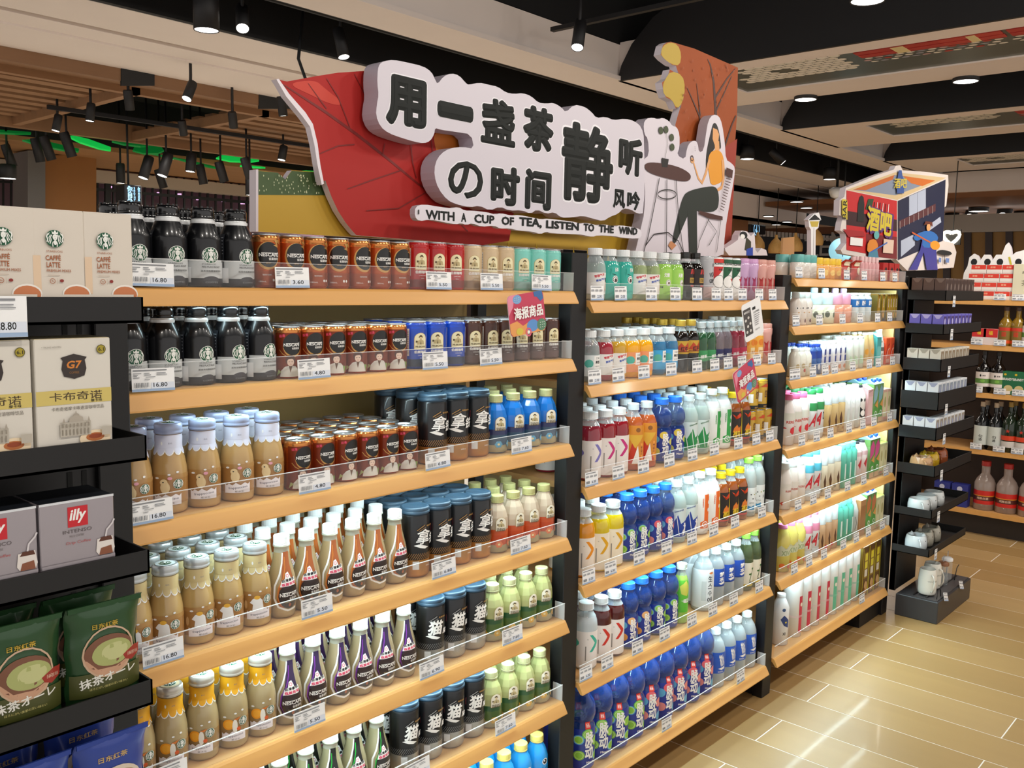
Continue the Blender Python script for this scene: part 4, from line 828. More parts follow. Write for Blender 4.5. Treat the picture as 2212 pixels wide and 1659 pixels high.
RBOX = carton(.05, .03, .085, mat('#b62a2a', .4), [('po', [(-22, 4), (-14, 50), (-6, 30), (0, 56), (8, 34), (14, 54), (22, 4)], mat('#d9b49a', .4)), ('po', [(-14, 54), (0, 66), (14, 56), (4, 50)], INK)], cat='box', name='snack_box')

# ================================================================ stocking the shelves
ORD = ['first', 'second', 'third', 'fourth', 'fifth', 'sixth', 'seventh', 'eighth', 'ninth', 'tenth', 'eleventh', 'twelfth']
SHN = {1: ['top', 'second', 'third', 'fourth', 'fifth', 'sixth', 'lowest'], 2: ['top', 'second', 'third', 'fourth', 'fifth', 'lowest'], 3: ['top', 'second', 'third', 'fourth', 'fifth', 'sixth', 'lowest']}
rj = random.Random(11)
ROT = {'coffee_can': -.26, 'faceted_coffee_bottle': -.55, 'plastic_coffee_bottle': -.12, 'milk_coffee_bottle': -.4, 'coffee_bottle': -.05, 'tall_coffee_can': -.05}
def stock(b, k, groups, rz=None):
    """groups: (proto, [px of each front item], look, rows deep)"""
    z = BAYS[b][2][k-1]+.0004; X0, X1 = BAYS[b][0], BAYS[b][1]
    items = []; GS = []
    for gi, (P, pxs, look, rows) in enumerate(groups):
        hw = getattr(P, 'w', P.r*2)/2; g_ = 1.0       # neighbours of one kind stand almost touching
        if len(pxs) > 1:
            xs_ = [x_at(px, .022+P.r, z+P.h*.6) for px in (pxs[0], pxs[-1])]; g_ = max(1.0, min(1.17, (xs_[1]-xs_[0])/(len(pxs)-1)/(2*hw)-.045))
        elif b > 1: g_ = 1.08
        GS.append(g_); hw *= g_
        for px in pxs:
            y0 = .022+P.r*g_; items.append([x_at(px, y0, z+P.h*.6), hw, gi, y0])
    items.sort(key=lambda q: q[0])
    for _ in range(150):
        for a, c in zip(items, items[1:]):
            g = a[1]+c[1]+.0026-(c[0]-a[0])
            if g > 0: a[0] -= g/2; c[0] += g/2
        lim = X1-(.018 if b == 3 else .008)
        if items[-1][0]+items[-1][1] > lim: items[-1][0] = lim-items[-1][1]
        if items[0][0]-items[0][1] < X0+.002: items[0][0] = X0+.002+items[0][1]
    cnt = {}
    for x, hw, gi, y0 in items:
        P, pxs, look, rows = groups[gi]; n = cnt[gi] = cnt.get(gi, 0)+1
        for r in range(rows):
            y = y0+r*(2*P.r*GS[gi]+.008)
            if y+P.r*GS[gi] > DEP-.01: break
            pos = ('%s from left, ' % ORD[n-1]) if len(pxs) > 1 else ''
            lab = '%s, %s%s row, %s shelf, %s unit' % (look, pos, 'front' if r == 0 else ORD[r], SHN[b][k-1], BN[b])
            box = hasattr(P, 'w')
            a = rj.uniform(-.02, .02) if box else rj.uniform(-.18, .18)+(rz or 0)+ROT.get(P.name, -.28)
            t_ = place(P, x+(0 if r == 0 else rj.uniform(-.0015, .0015)*(0 if len(items) > 12 else 1)), y, z, lab, look+'s on the '+SHN[b][k-1]+' shelf of the '+BN[b]+' unit', a)
            t_.scale = (GS[gi], GS[gi], 1)
# nearest unit
stock(1, 1, [(BOT_ALU, [299, 359, 444, 525], 'black coffee bottle', 2), (CAN_N, [592, 644, 694, 742, 786, 832, 875], 'copper coffee can', 1), (CAN_RED, [917, 956, 995], 'red coffee can', 2), (CAN_CHAM, [1038, 1073, 1109], 'champagne coffee can', 1), (CAN_TURQ, [1145, 1179, 1211], 'turquoise coffee can', 1)], -.1)
stock(1, 2, [(BOT_ALU, [286, 353, 432, 506, 574], 'black coffee bottle', 3), (CAN_F, [639, 690, 742, 786, 827, 872], 'copper coffee can with portrait', 3), (CAN_BLUE, [913, 959, 998], 'blue coffee can', 3), (CAN_BRN, [1039, 1080, 1112, 1152, 1180, 1207], 'dark brown coffee can', 3)], -.1)
stock(1, 3, [(FRAP_A, [292, 360, 437, 511, 577], 'lilac-lidded milk coffee bottle', 2), (CAN_F, [642, 694, 745, 791, 834, 875], 'copper coffee can with portrait', 4), (CAN_LAT, [954, 1003, 1046], 'tall black and bronze can', 3), (FAC_BLU, [1095, 1133, 1168, 1207], 'blue faceted coffee bottle', 3)], -.1)
stock(1, 4, [(FRAP_B, [298, 356, 422, 495, 560], 'silver-lidded milk coffee bottle', 4), (PET_BRN, [617, 677, 731, 780, 827, 861], 'brown plastic coffee bottle', 4), (CAN_LAT, [927, 979, 1025, 1065], 'tall black and bronze can', 3), (FAC_ORG, [1098, 1130, 1165, 1200], 'cream and orange faceted bottle', 3)], -.1)
stock(1, 5, [(FRAP_C, [307, 353, 417, 486, 553], 'orange-necked milk coffee bottle', 3), (PET_PUR, [604, 661, 712, 767, 808, 859], 'purple plastic coffee bottle', 3), (CAN_CAT, [952, 1000, 1041], 'tall black and silver can', 2), (FAC_GRN, [1079, 1114, 1151, 1184], 'pale green faceted bottle', 2)], -.1)
stock(1, 6, [(FRAP_A, [430, 490, 549], 'lilac-lidded milk coffee bottle', 2), (PET_GRN, [604, 660, 704, 759, 813], 'green plastic coffee bottle', 3), (CAN_CAT, [873, 925, 975, 1020], 'tall black and silver can', 2), (FAC_GRN, [1062, 1099, 1137, 1171], 'pale green faceted bottle', 2)], -.1)
stock(1, 7, [(AQUA, [988, 1027, 1068, 1104, 1139, 1174], 'sky blue bottle with yellow cap', 2)], -.1)
# middle unit
stock(2, 1, [(SODA_CLR, [1287], 'clear soda bottle with white label', 1), (SODA_TEAL, [1315, 1345], 'teal soda bottle with eye', 1), (SODA_LCLR, [1378, 1408], 'clear lime soda bottle', 1), (SODA_LIME, [1436, 1461], 'lime green soda bottle with eyes', 1), (BRNB, [1489, 1510], 'dark brown soda bottle', 2), (CAN_GREY, [1533], 'grey drink can', 1), (ALR, [1560], 'red and white drink can', 1), (ALG, [1581, 1599], 'green and white drink can', 1),
             (PETAL_V, [1624, 1641], 'lilac drink cup', 2), (PETAL_P, [1657, 1672], 'peach drink cup', 1)], -.2)
stock(2, 2, [(SODA_GREY, [1280], 'greyish soda bottle', 2), (SODA_RED, [1309], 'red soda bottle', 2), (SODA_AMB, [1338], 'amber soda bottle', 2), (SODA_YEL, [1370, 1402], 'yellow soda bottle', 2), (SODA_BLU, [1429, 1457], 'blue soda bottle', 2), (DARKG, [1483, 1505], 'dark bottle with gold cap', 4), (GL_G, [1525, 1542], 'green glass bottle', 4), (GL_C, [1558, 1573], 'grey glass bottle', 4), (GL_R, [1589, 1603], 'red glass bottle', 4), (JUICE, [1620, 1638], 'orange juice bottle', 3),
             (PETAL_P, [1660], 'peach drink cup', 2)], -.2)
stock(2, 3, [(V_PUR, [1274], 'purple vitamin drink bottle', 3), (V_RED, [1306, 1335], 'red vitamin drink bottle', 3), (TEA_O, [1366, 1395], 'orange tea bottle', 3), (ISO_LEM, [1427, 1456], 'blue bottle with lemon slices', 4), (SP_GRN, [1485, 1511], 'clear and green sports bottle', 3), (DR_G, [1534, 1558], 'white and green drink bottle', 3), (WAR, [1582, 1602], 'black and yellow energy bottle', 3)], -.2)
stock(2, 4, [(V_ORG, [1268], 'orange vitamin drink bottle', 2), (V_YEL, [1297, 1328], 'yellow vitamin drink bottle', 3), (ISO_LIME, [1359, 1388], 'blue bottle with lime slices', 3), (ISO_PEACH, [1418, 1444], 'blue bottle with peaches', 3), (SP_BLU, [1471, 1498], 'clear and blue sports bottle', 3), (DR_O, [1524, 1549], 'white and orange drink bottle', 3), (WAR, [1571, 1591, 1611], 'black and yellow energy bottle', 3), (CLT, [1635, 1653], 'green-capped herbal water bottle', 3)], -.2)
stock(2, 5, [(V_CLR, [1267], 'colourless vitamin drink bottle', 2), (V_DRK, [1296, 1325], 'dark red vitamin drink bottle', 3), (ISO_ORG, [1355, 1384], 'blue bottle with orange slices', 3), (ISO_LIME, [1415, 1444], 'blue bottle with lime slices', 3), (LIMEB, [1470], 'slim lime drink bottle', 1), (KR, [1537], 'white mineral water bottle', 1), (SUCK, [1569, 1593, 1612], 'blue-labelled plum water bottle', 3), (LEAFT, [1634, 1650], 'green-capped herbal tea bottle', 3)], -.2)
place(KR, x_at(1491, .13, .56), .13, BAYS[2][2][4]+.0005, 'white mineral water bottle set back behind the slim lime bottle', None, -.3)
stock(2, 6, [(ISO_BL, [1267, 1306, 1346, 1381], 'big blue bottle with limes', 2), (ISO_BP, [1416, 1449, 1482, 1511, 1540], 'big blue bottle with peaches', 2), (SODAW, [1570, 1595, 1618, 1640], 'clear bottle with blue label', 2)], -.2)
z = BAYS[2][2][2]
for i, px in enumerate((1613, 1632, 1650)):      # gold cans stacked two high
    x = x_at(px, .055, z+.05)
    place(GCAN, x, .055, z+.0004, 'gold drink can, %s in the lower tier of the middle unit\'s can stack' % ORD[i], 'gold drink cans', -.2)
    if i < 2: place(GCAN, x+.014, .055, z+.1160, 'gold drink can on top of the can stack, %s from left' % ORD[i], 'gold drink cans', -.3)
# farthest unit
stock(3, 1, [(JT, [1722, 1736, 1749], 'teal-lidded jelly cup', 2), (JY, [1763, 1777, 1790, 1803], 'yellow pudding cup', 2), (RBAG, [1823, 1845], 'red snack bag', 2), (PT, [1860, 1868, 1876, 1884, 1892], 'pink candy tube', 2), (RBOX, [1905, 1918, 1932], 'red snack box', 2)], -.25)
stock(3, 2, [(BEAR, [1718, 1730, 1742], 'white bear milk bottle', 2), (CUPB, [1757, 1780], 'pale blue baby cup', 1), (CUPP, [1802, 1820], 'pink baby cup', 1), (BWB, [1843, 1857, 1870], 'blue and white milk bottle', 3), (YBOX, [1886, 1896, 1908, 1921, 1931, 1940], 'yellow and brown carton', 3)], -.25)
stock(3, 3, [(FRW, [1716, 1729, 1741], 'white fruit milk bottle', 2), (BLB, [1752, 1763], 'blue yogurt bottle', 3), (TWB, [1774, 1785, 1797, 1808, 1818], 'slim white and blue bottle', 3), (TGB, [1832, 1844, 1855], 'pale green yogurt bottle', 3), (AMB, [1867, 1878], 'amber drink bottle', 3), (TCT, [1892], 'teal carton', 1), (TOYW, [1907], 'white bear bottle', 1), (ORC, [1922, 1935], 'orange carton', 2)], -.25)
stock(3, 4, [(STR, [1700, 1715, 1731], 'pink-capped strawberry bottle', 3), (ADG, [1748, 1763], 'green-capped milk bottle', 3), (CR1, [1780, 1796, 1811], 'tan nut milk jar', 3), (TBW, [1826, 1838, 1849], 'tall white milk bottle', 3), (PAN, [1862], 'black and white panda bottle', 3), (PKC, [1877], 'pink gable carton', 1), (CO1, [1891, 1905], 'blue-capped green carton', 4), (CC1, [1918, 1928], 'small cream carton', 2)], -.25)
stock(3, 5, [(JUG, [1693, 1708, 1724], 'white milk jug', 3), (ADC, [1741, 1757], 'cyan-capped milk bottle', 3), (CR2, [1775, 1790, 1804], 'cream nut milk jar', 3), (TBT, [1818, 1830, 1841], 'tall teal milk bottle', 3), (RDW, [1854, 1867], 'red and white milk bottle', 3), (CO2, [1883, 1898], 'blue-capped magenta carton', 4), (CC2, [1912, 1922], 'small green carton', 4)], -.25)
stock(3, 6, [(YPJ, [1689, 1706, 1722], 'yellow fruit juice bottle', 2), (ADP, [1738, 1753], 'pink-capped milk bottle', 3), (CR3, [1768, 1782, 1794], 'peach nut milk jar', 3), (TBT, [1808, 1820, 1831], 'tall teal milk bottle', 3), (CLW, [1846], 'clear coconut bottle', 3), (BNC, [1861], 'brown gable carton', 1), (CO3, [1875, 1889], 'blue-capped orange carton', 4), (CC2, [1902, 1912], 'small green carton', 4)], -.25)
stock(3, 7, [(MKB, [1686], 'white and blue milk pitcher', 1), (BGR, [1713, 1734, 1753, 1773], 'large red-striped milk bottle', 1), (BGG, [1791, 1808, 1823, 1838], 'large green-striped milk bottle', 1), (YCB, [1857, 1877, 1896], 'yellow and brown tall carton', 3)], -.25)
# ================================================================ price tags
TAGM = mat('#fafafa', .45); TAGB = mat('#9fb7d6', .45); TAGI = mat('#3a3c40', .6); TAGG = mat('#c3cbdc', .5)
def price_mesh(txt, small=False):
    b = MB().box(-.032, .032, -.0006, .0006, 0, .040, TAGM)
    s = [('re', -32, 32, .3, 4.5, TAGB), ('re', -4, 31, 4.5, 15, mat('#e2e8f4', .5)), ('tx', txt, 10, 11, 21, 7.6, INK, .02), ('re', -30, 20, 35.4, 37.6, mat('#8a8c90', .6))]
    if not small:
        for x, y, w_ in ((-30, 31, 12), (-30, 28, 7), (-30, 23.5, 9), (-14, 31, 8), (-14, 28, 10), (4, 31, 14), (4, 28, 16), (-14, 20, 8), (-30, 26, 5), (-12, 24.5, 14)): s.append(('re', x, x+w_, y, y+1.3, mat('#9a9ca0', .6)))
        for i in range(10): s.append(('re', -29+i*2.2, -29+i*2.2+(1.3 if i % 3 else .7), 7.5, 15.5, mat('#77797e', .6)))
    else:
        s += [('re', -29, -12, 8, 15, mat('#8a8c90', .6))]+[('re', -30+k*20, -16+k*20, 25, 30, mat('#a2a4a8', .6)) for k in range(3)]
    c = MB(); flat(c, s, front(0, -.0006, 0)); return b.mesh('card'), c.mesh('print')
PM = {}
def tagp(b, k, px, txt, i, n, small=False, w=1.0):
    z = BAYS[b][2][k-1]; key = (txt, small)
    if key not in PM: PM[key] = price_mesh(txt, small)
    x = x_at(px, -.006, z+.02); x = max(BAYS[b][0]+.034*w, min(BAYS[b][1]-.034*w, x))
    t = thing('price_tag', (x, -.0072, z+.001), 'white price tag %s, %s from left on %s shelf edge, %s unit' % (txt, ORD[i], SHN[b][k-1], BN[b]), 'price tag', 'price tags on the shelf edges')
    t.scale = (w, 1, 1)
    t.rotation_euler = (math.radians(-4), math.radians(rj.uniform(-1.2, 1.2)), 0)
    link('card', PM[key][0], t); link('print', PM[key][1], t)
TG = {(1, 1): [(329, '16.80'), (632, '3.60'), (948, '5.50'), (1062, '5.50'), (1170, '5.50')], (1, 2): [(331, '16.80'), (679, '4.80'), (940, '5.50'), (1061, '5.50')],
      (1, 3): [(328, '16.80'), (680, '4.80'), (946, '6.80'), (1127, '7.60')], (1, 4): [(353, '16.80'), (685, '5.50'), (959, '6.80'), (1125, '7.60')],
      (1, 5): [(362, '16.80'), (669, '5.50'), (933, '6.90'), (1107, '7.60')], (1, 6): [(540, '16.80'), (902, '6.90'), (1092, '7.60')]}
for (b, k), L_ in TG.items():
    for i, (px, t_) in enumerate(L_): tagp(b, k, px, t_, i, len(L_), False, 1.22)
TG2 = {(2, 1): [(1280, '2.00'), (1341, '2.00'), (1407, '2.00'), (1459, '2.00'), (1506, '2.50'), (1547, '8.00'), (1574, '7.80'), (1604, '8.00'), (1640, '5.40'), (1669, '6.40')],
       (2, 2): [(1276, '2.00'), (1336, '2.00'), (1391, '2.00'), (1450, '2.00'), (1506, '2.00'), (1544, '5.00'), (1573, '5.90'), (1603, '5.80'), (1635, '5.80'), (1667, '4.50')],
       (2, 3): [(1270, '6.00'), (1336, '6.00'), (1390, '5.00'), (1446, '4.00'), (1496, '4.00'), (1543, '4.00'), (1595, '5.50'), (1634, '6.00'), (1663, '3.00')],
       (2, 4): [(1270, '6.00'), (1319, '6.00'), (1381, '4.80'), (1440, '4.80'), (1495, '5.00'), (1542, '4.00'), (1588, '5.50'), (1646, '5.00')],
       (2, 5): [(1259, '6.00'), (1312, '7.00'), (1377, '4.80'), (1436, '4.80'), (1495, '5.00'), (1540, '5.00'), (1585, '5.00'), (1640, '5.00')], (2, 6): [(1440, '5.00'), (1600, '3.00')],
       (3, 1): [(1726, '8.00'), (1775, '7.50'), (1829, '9.90'), (1867, '4.50'), (1907, '6.80'), (1933, '6.80')], (3, 2): [(1717, '5.00'), (1770, '6.80'), (1820, '6.80'), (1858, '5.00'), (1896, '4.00'), (1922, '4.00')],
       (3, 3): [(1706, '4.00'), (1721, '3.50'), (1756, '5.00'), (1783, '5.00'), (1803, '5.50'), (1842, '6.00'), (1878, '6.90'), (1897, '5.00'), (1928, '5.00')],
       (3, 4): [(1732, '6.50'), (1764, '6.00'), (1794, '7.00'), (1834, '8.00'), (1864, '6.00'), (1888, '5.00'), (1922, '5.00')], (3, 5): [(1724, '6.50'), (1757, '6.00'), (1788, '7.00'), (1831, '8.00'), (1866, '6.00'), (1914, '5.00')],
       (3, 6): [(1716, '6.50'), (1748, '6.00'), (1780, '7.00'), (1822, '8.00'), (1850, '6.00'), (1876, '5.00'), (1906, '5.00')], (3, 7): [(1862, '12.80')]}
for (b, k), L_ in TG2.items():
    for i, (px, t_) in enumerate(L_): tagp(b, k, px, t_, i, len(L_), True, .92)
# promotion cards hanging at the shelf edges
def promo(name, x, z, rot, label, front_shapes, w_=.135, h=.10, y=-.045):
    t = thing(name, (x, y, z), label, 'card', None); t.rotation_euler = (math.radians(-3), -rot, 0)
    b = MB(); n = 6; pts = []
    for cx_, cz_, a0 in ((w_/2-.012, h/2-.012, 0), (-w_/2+.012, h/2-.012, 90), (-w_/2+.012, -h/2+.012, 180), (w_/2-.012, -h/2+.012, 270)):
        for i in range(5): a = math.radians(a0+i*22.5); pts.append((cx_+.012*math.cos(a), cz_+.012*math.sin(a)))
    b.prism(pts, -.0005, .0005, WHT, lambda u, v, d: (u, d, v)); part('card', b, t)
    c = MB(); flat(c, front_shapes(pts), lambda u, v, d: (u, -.0005-d, v)); part('print', c, t)
    part('clip', MB().box(-.004, .004, -.001, .04, -h*.5-.004, -h*.5+.006, CLEAR).box(-.004, .004, .036, .040, -h*.5-.03, -h*.5, CLEAR), t)
def poster(pts):
    P_ = [(a*1000, b*1000) for a, b in pts]
    s = [('po', P_, mat('#c8435e', .45)), ('po', [(-67, 0), (-67, 44), (-58, 50), (-30, 50), (-44, 36), (-50, 20), (-60, 10)], mat('#e88fa6', .45)), ('el', -32, 38, 16, 11, mat('#7aa8d8', .45)), ('po', [(30, 50), (62, 50), (66, 30), (54, 24), (42, 36), (32, 38)], mat('#3f6ea8', .45)),
         ('po', [(-67, -18), (-40, -14), (-20, -28), (0, -22), (30, -32), (60, -20), (67, -30), (67, -40), (58, -50), (-58, -50), (-67, -40)], mat('#eaa05a', .45)), ('el', 16, -32, 22, 15, mat('#5f94d2', .45)), ('el', 50, -34, 18, 15, mat('#5d8a6c', .45)), ('el', -34, -40, 13, 9, mat('#d9c34a', .45)), ('ring', -2, -46, 11, 7, mat('#e0607e', .45)), ('el', -2, -46, 5, 4, LW)]
    for i in range(9): s.append(('el', -42+(i % 3)*7, 32+(i//3)*5, 1.2, 1, LW, 6))
    for i in range(9): s.append(('el', 42+(i % 3)*7, -40+(i//3)*6, 1.4, 1.2, LW, 6))
    s.append(('tx', '海报商品', 2, 4, 108, 30, LW, .055)); return s
def blackcard(pts):
    P_ = [(a*1000, b*1000) for a, b in pts]
    s = [('re', -62, -8, -46, 46, mat('#4a4644', .45)), ('tx', '咖啡日记', -36, 34, 40, 8, LW, .02)]
    for a in ((-50, 8), (-30, 14), (-40, -14), (-22, -8), (-50, -32), (-26, -32)): s.append(('el', a[0], a[1], 7, 5, mat('#d8d4ce', .5), 9))
    s += [('re', 4, 24, 32, 41, INK), ('tx', 'COFFEE', 28, 22, 42, 6, INK, .02)]
    for i in range(6): s.append(('re', 6, 48-i*3, 12-i*7, 14-i*7, mat('#77757a', .5)))
    s.append(('tx', '咖啡', 20, -38, 30, 5, INK)); return s
q = aty(1138, 677, -.045); promo('promotion_card', q[0], q[2], .12, 'colourful promotion card clipped under the top shelf of the nearest unit', poster)
q = aty(1610, 821, -.045); promo('promotion_card', q[0], q[2], .35, 'colourful promotion card clipped under the second shelf of the middle unit', poster, .15, .11)
q = aty(1626, 690, -.045); promo('promotion_card', q[0], q[2], .25, 'black and white text card hanging near the middle unit\'s juice bottles', blackcard, .135, .13)

# ================================================================ left front rack
RB = mat('#100e0f', .5, grain='n', gs=80, ga=.08)
rk = thing('display_rack', (-1.9, -.235, 0), 'black metal tray rack at the left front holding coffee boxes and bags', 'rack')
part('back_panel', MB().box(0, .655, .205, .225, 0, 1.66, RB), rk)
part('side_upright', MB().cbox(.60, .655, .19, .235, 0, 1.68, RB, .002), rk)
sm = MB()
for zz in np.arange(.2, 1.64, .05): sm.box(.555, .563, .2035, .206, zz, zz+.028, mat('#060606', .8)); sm.box(.578, .586, .2035, .206, zz, zz+.028, mat('#060606', .8))
part('slot_strip', sm, rk)
TRZ = [(1.5645, 1.528), (1.361, 1.325), (1.187, 1.153), (.984, .946), (.775, .739)]
for zt, zb in TRZ:
    t = MB(); t.box(0, .588, 0, .003, zb-.001, zt, RB).box(.585, .588, 0, .2, zb, zt, RB).box(0, .588, 0, .2, zb-.001, zb+.003, RB).box(0, .588, .197, .2, zb, zt+.02, RB)
    part('tray', t, rk)
def rackbox(name, w_, d, h, base, shapes, side, top, edge=None):
    P = Proto(name, 'box', h, d/2); P.w = w_
    P.p('box_body', MB().cbox(-w_/2, w_/2, -d/2, d/2, 0, h, base, .0012))
    l = MB(); flat(l, shapes, front(0, -d/2, 0)); P.p('print', l)
    t = MB(); t.box(-w_/2+.001, w_/2-.001, -d/2+.001, d/2-.001, h-.0002, h+.0004, top)
    if side: flat(t, side, lambda u, v, dd: (w_/2+dd, u, v))
    if edge: t.box(-w_/2, w_/2, -d/2-.0003, -d/2+.002, h-.0025, h+.0008, edge)
    P.p('top_flap', t); return P
BRC = mat('#a2592c', .5)
LATTE = rackbox('coffee_box', .069, .06, .115+.035, mat('#d9cfc2', .5), [('re', -34, -24, 37, 88, mat('#e0c4a6', .5)), ('el', 22, 37, 19, 13, mat('#efe9e0', .5), 20), ('el', 22, 35.5, 17.5, 12, mat('#c87a4e', .5), 20), ('re', -34.4, 34.4, 20, 36, mat('#d9cfc2', .5)),
      ('tx', 'STARBUCKS', -6, 94, 21, 2.6, BRC), ('tx', 'CAFFÉ', -8, 86, 20, 8.4, BRC, .03), ('tx', 'LATTE', -8, 76, 18, 7.4, BRC, .03), ('tx', 'PREMIUM MIXES', -1, 68, 32, 3.6, BRC, .02), ('re', -16, 0, 61.5, 62.3, mat('#b9a898', .5)), ('ring', -10, 54, 3.6, 2.9, BRC), ('el', 2, 54.5, 2.8, 2.2, mat('#8a2a24', .5), 10), ('re', -4.2, -3.8, 50, 58, mat('#b9a898', .5)), ('tx', '8x', -10, 54, 3, 2.6, BRC)]+siren(-6, 111, 12.5)[1:], None, mat('#e6ddd0', .5))
GOLDB = mat('#d2bd6a', .4)
VIET = rackbox('coffee_box', .1035, .07, .148+.030, mat('#dcd6cb', .5), [('re', -51.5, 51.5, 87, 107, GOLDB), ('tx', '卡布奇诺', 2, 98, 72, 12, mat('#4a3a22', .5), .015), ('tx', '摩卡味', 30, 90, 16, 4.4, INK, .01), ('tx', '卡布奇诺摩卡味速溶咖啡饮品', 4, 81, 72, 5.4, mat('#6a6258', .5)),
      ('po', [(-18, 152), (-15, 148), (-17, 136), (-14, 126), (0, 122), (14, 126), (17, 136), (15, 148), (18, 152), (0, 157)], mat('#332925', .4)), ('tx', 'G7', 0, 142, 20, 11, mat('#d8812e', .4), .05, 0, .15), ('tx', 'COFFEE', 0, 131, 13, 3, mat('#9a6a34', .4)), ('el', 38, 162, 6, 6, mat('#a8962a', .4), 16), ('ring', 38, 162, 6.6, 5.6, mat('#5a5218', .4)), ('tx', '6.1', 38, 162, 8, 5, mat('#3a3410', .4), .03),
      ('tx', '+ TRUNG NGUYEN', -30, 167, 26, 2.4, mat('#8a8278', .5)), ('el', 26, 36, 22, 12, mat('#ecd6b4', .5), 20), ('el', 26, 38, 13, 6, mat('#b86a34', .5), 16), ('el', 26, 39, 9, 3.4, mat('#94401c', .5), 14)]
      +[('po', [(-6, 66), (-4, 72), (-1, 74), (0, 78), (1, 74), (4, 72), (6, 66)], mat('#a89e90', .5)), ('re', -22, 20, 42, 62, mat('#bcb4a6', .5)), ('po', [(-10, 62), (-9, 68), (0, 72), (9, 68), (10, 62)], mat('#b0a698', .5))]+[('re', -20+i*5, -18+i*5, 44, 52, mat('#8f8678', .5)) for i in range(8)]+[('re', -20+i*5, -18+i*5, 55, 60, mat('#8f8678', .5)) for i in range(8)]+[('po', [(x-2, 62), (x, 69), (x+2, 62)], mat('#a89e90', .5)) for x in (-18, 16)]+[('re', 34, 48, 40, 52, mat('#b8b0a2', .5))], None, mat('#cdbf9a', .5))
SILV = mat('#a79fa4', .3, metal=.35)
def illy(sub, subc): return rackbox('coffee_box', .1035, .085, .088+.034, SILV, [('re', -14, 14, 84, 113, mat('#c8202c', .4)), ('tx', 'illy', 0, 99, 22, 21, LW, .05, 0, .2), ('tx', sub, -1, 78, 40, 5, mat('#5f5658', .5)), ('tx', 'MILD COFFEE', -2, 71, 20, 3, mat('#77706f', .5)), ('tx', 'Drip Coffee', 0, 61, 34, 5, mat(subc, .5), 0, 0, .2),
      ('po', [(24, 42), (26, 60), (48, 62), (51, 44), (48, 36), (28, 36)], mat('#e4dcd6', .45)), ('po', [(28, 56), (32, 62), (46, 62), (48, 56)], mat('#5a3020', .45)), ('po', [(28, 36), (31, 46), (46, 48), (48, 36)], mat('#8a5238', .45)), ('li', [(38, 62), (40, 72), (48, 80), (51, 86)], 2.4, mat('#d8d2d4', .4)), ('re', -51, 51, 30, 35, SILV)],
      None, mat('#1b1f26', .4), mat('#e6e8ea', .2, metal=.8))
ILA = illy('INTENSO', '#b85a5c'); ILB = illy('CLASSICO', '#b85a5c')
for i, x in enumerate((-1.49, -1.4255, -1.3575)):
    place(LATTE, x, -.198, TRZ[0][1]+.004, 'beige coffee box with green emblem, %s on the rack\'s top tray' % ('leftmost', 'middle', 'rightmost')[i], 'beige coffee boxes', rj.uniform(-.01, .01))
place(LATTE, -1.56, -.198, TRZ[0][1]+.004, 'beige coffee box at the picture\'s left edge, rack\'s top tray', 'beige coffee boxes')
for x, l_ in ((-1.411, 'right'), (-1.519, 'left')): place(VIET, x, -.193, TRZ[1][1]+.004, 'white and gold cappuccino box, %s one on the rack\'s second tray' % l_, 'white and gold coffee boxes', .005)
place(ILA, -1.412, -.185, TRZ[2][1]+.004, 'silver and red coffee box with dark lid, right on third tray', 'silver coffee boxes', 0)
place(ILB, -1.519, -.185, TRZ[2][1]+.004, 'silver and red coffee box with dark lid, left on third tray', 'silver coffee boxes', 0)
CHW = mat('#c9a98c', .45)
def matcha(col, low, nm): return bag(.112, .168, .045, col, [('re', -52, 52, 30, 66, mat(low, .35)), ('el', 2, 92, 37, 27, mat('#7a4f3a', .4), 26), ('po', [(-36, 92), (-30, 72), (-16, 58), (10, 56), (28, 64), (38, 84), (30, 76), (10, 68), (-16, 70)], mat('#c79a7c', .4)), ('el', 6, 91, 30, 20, mat('#a9ae6c', .4), 24), ('el', 10, 92, 20, 13, mat('#c3c48a', .4), 20), ('ring', 1, 93, 38, 35.5, CHW),
      ('po', [(22, 82), (40, 92), (52, 90), (50, 78), (36, 70), (26, 74)], mat('#9c2f24', .4)), ('tx', '抹茶味', 38, 81, 18, 6, mat('#d8b8a0', .5)), ('tx', nm, -2, 134, 38, 8, mat('#c9a63c', .3, metal=.4), .03), ('tx', '抹茶オーレ', 0, 56, 84, 15, mat('#e8e6dc', .4), .035, .12), ('tx', 'ほろにがい抹茶の深い味わい', 0, 42, 56, 4, mat('#cfc47a', .4))], 'powder_drink_bag', 'bag')
MB1 = matcha('#264a28', '#494c22', '日东红茶'); BL1 = bag(.112, .168, .045, '#2c4396', [('tx', '日东红茶', -2, 134, 44, 9, mat('#c9a86a', .3, metal=.4), .03), ('el', 2, 92, 37, 27, mat('#d8c8b4', .4), 24), ('el', 6, 91, 30, 20, mat('#b08a5a', .4), 20)], 'powder_drink_bag', 'bag')
for x, l_ in ((-1.3725, 'right'), (-1.4885, 'left')):
    place(MB1, x, -.200, TRZ[3][1]+.004, 'green matcha powder bag with tea bowl picture, front %s on the rack' % l_, 'green matcha bags', 0)
    place(MB1, x-.01, -.135, TRZ[3][1]+.004, 'green matcha powder bag standing behind the front %s one' % l_, 'green matcha bags', .03)
    place(BL1, x+.006, -.200, TRZ[4][1]+.004, 'dark blue powder bag, front %s on the rack\'s lowest visible tray' % l_, 'blue powder bags', 0)
    place(BL1, x-.008, -.130, TRZ[4][1]+.004+.012, 'dark blue powder bag standing behind the front %s one' % l_, 'blue powder bags', .04)
t = thing('price_tag', (-1.512, -.239, 1.512), 'large white price tag on the rack tray at the left picture edge', 'price tag'); t.scale = (1.2, 1, 1.35)
k_ = price_mesh('28.80'); link('card', k_[0], t); link('print', k_[1], t)

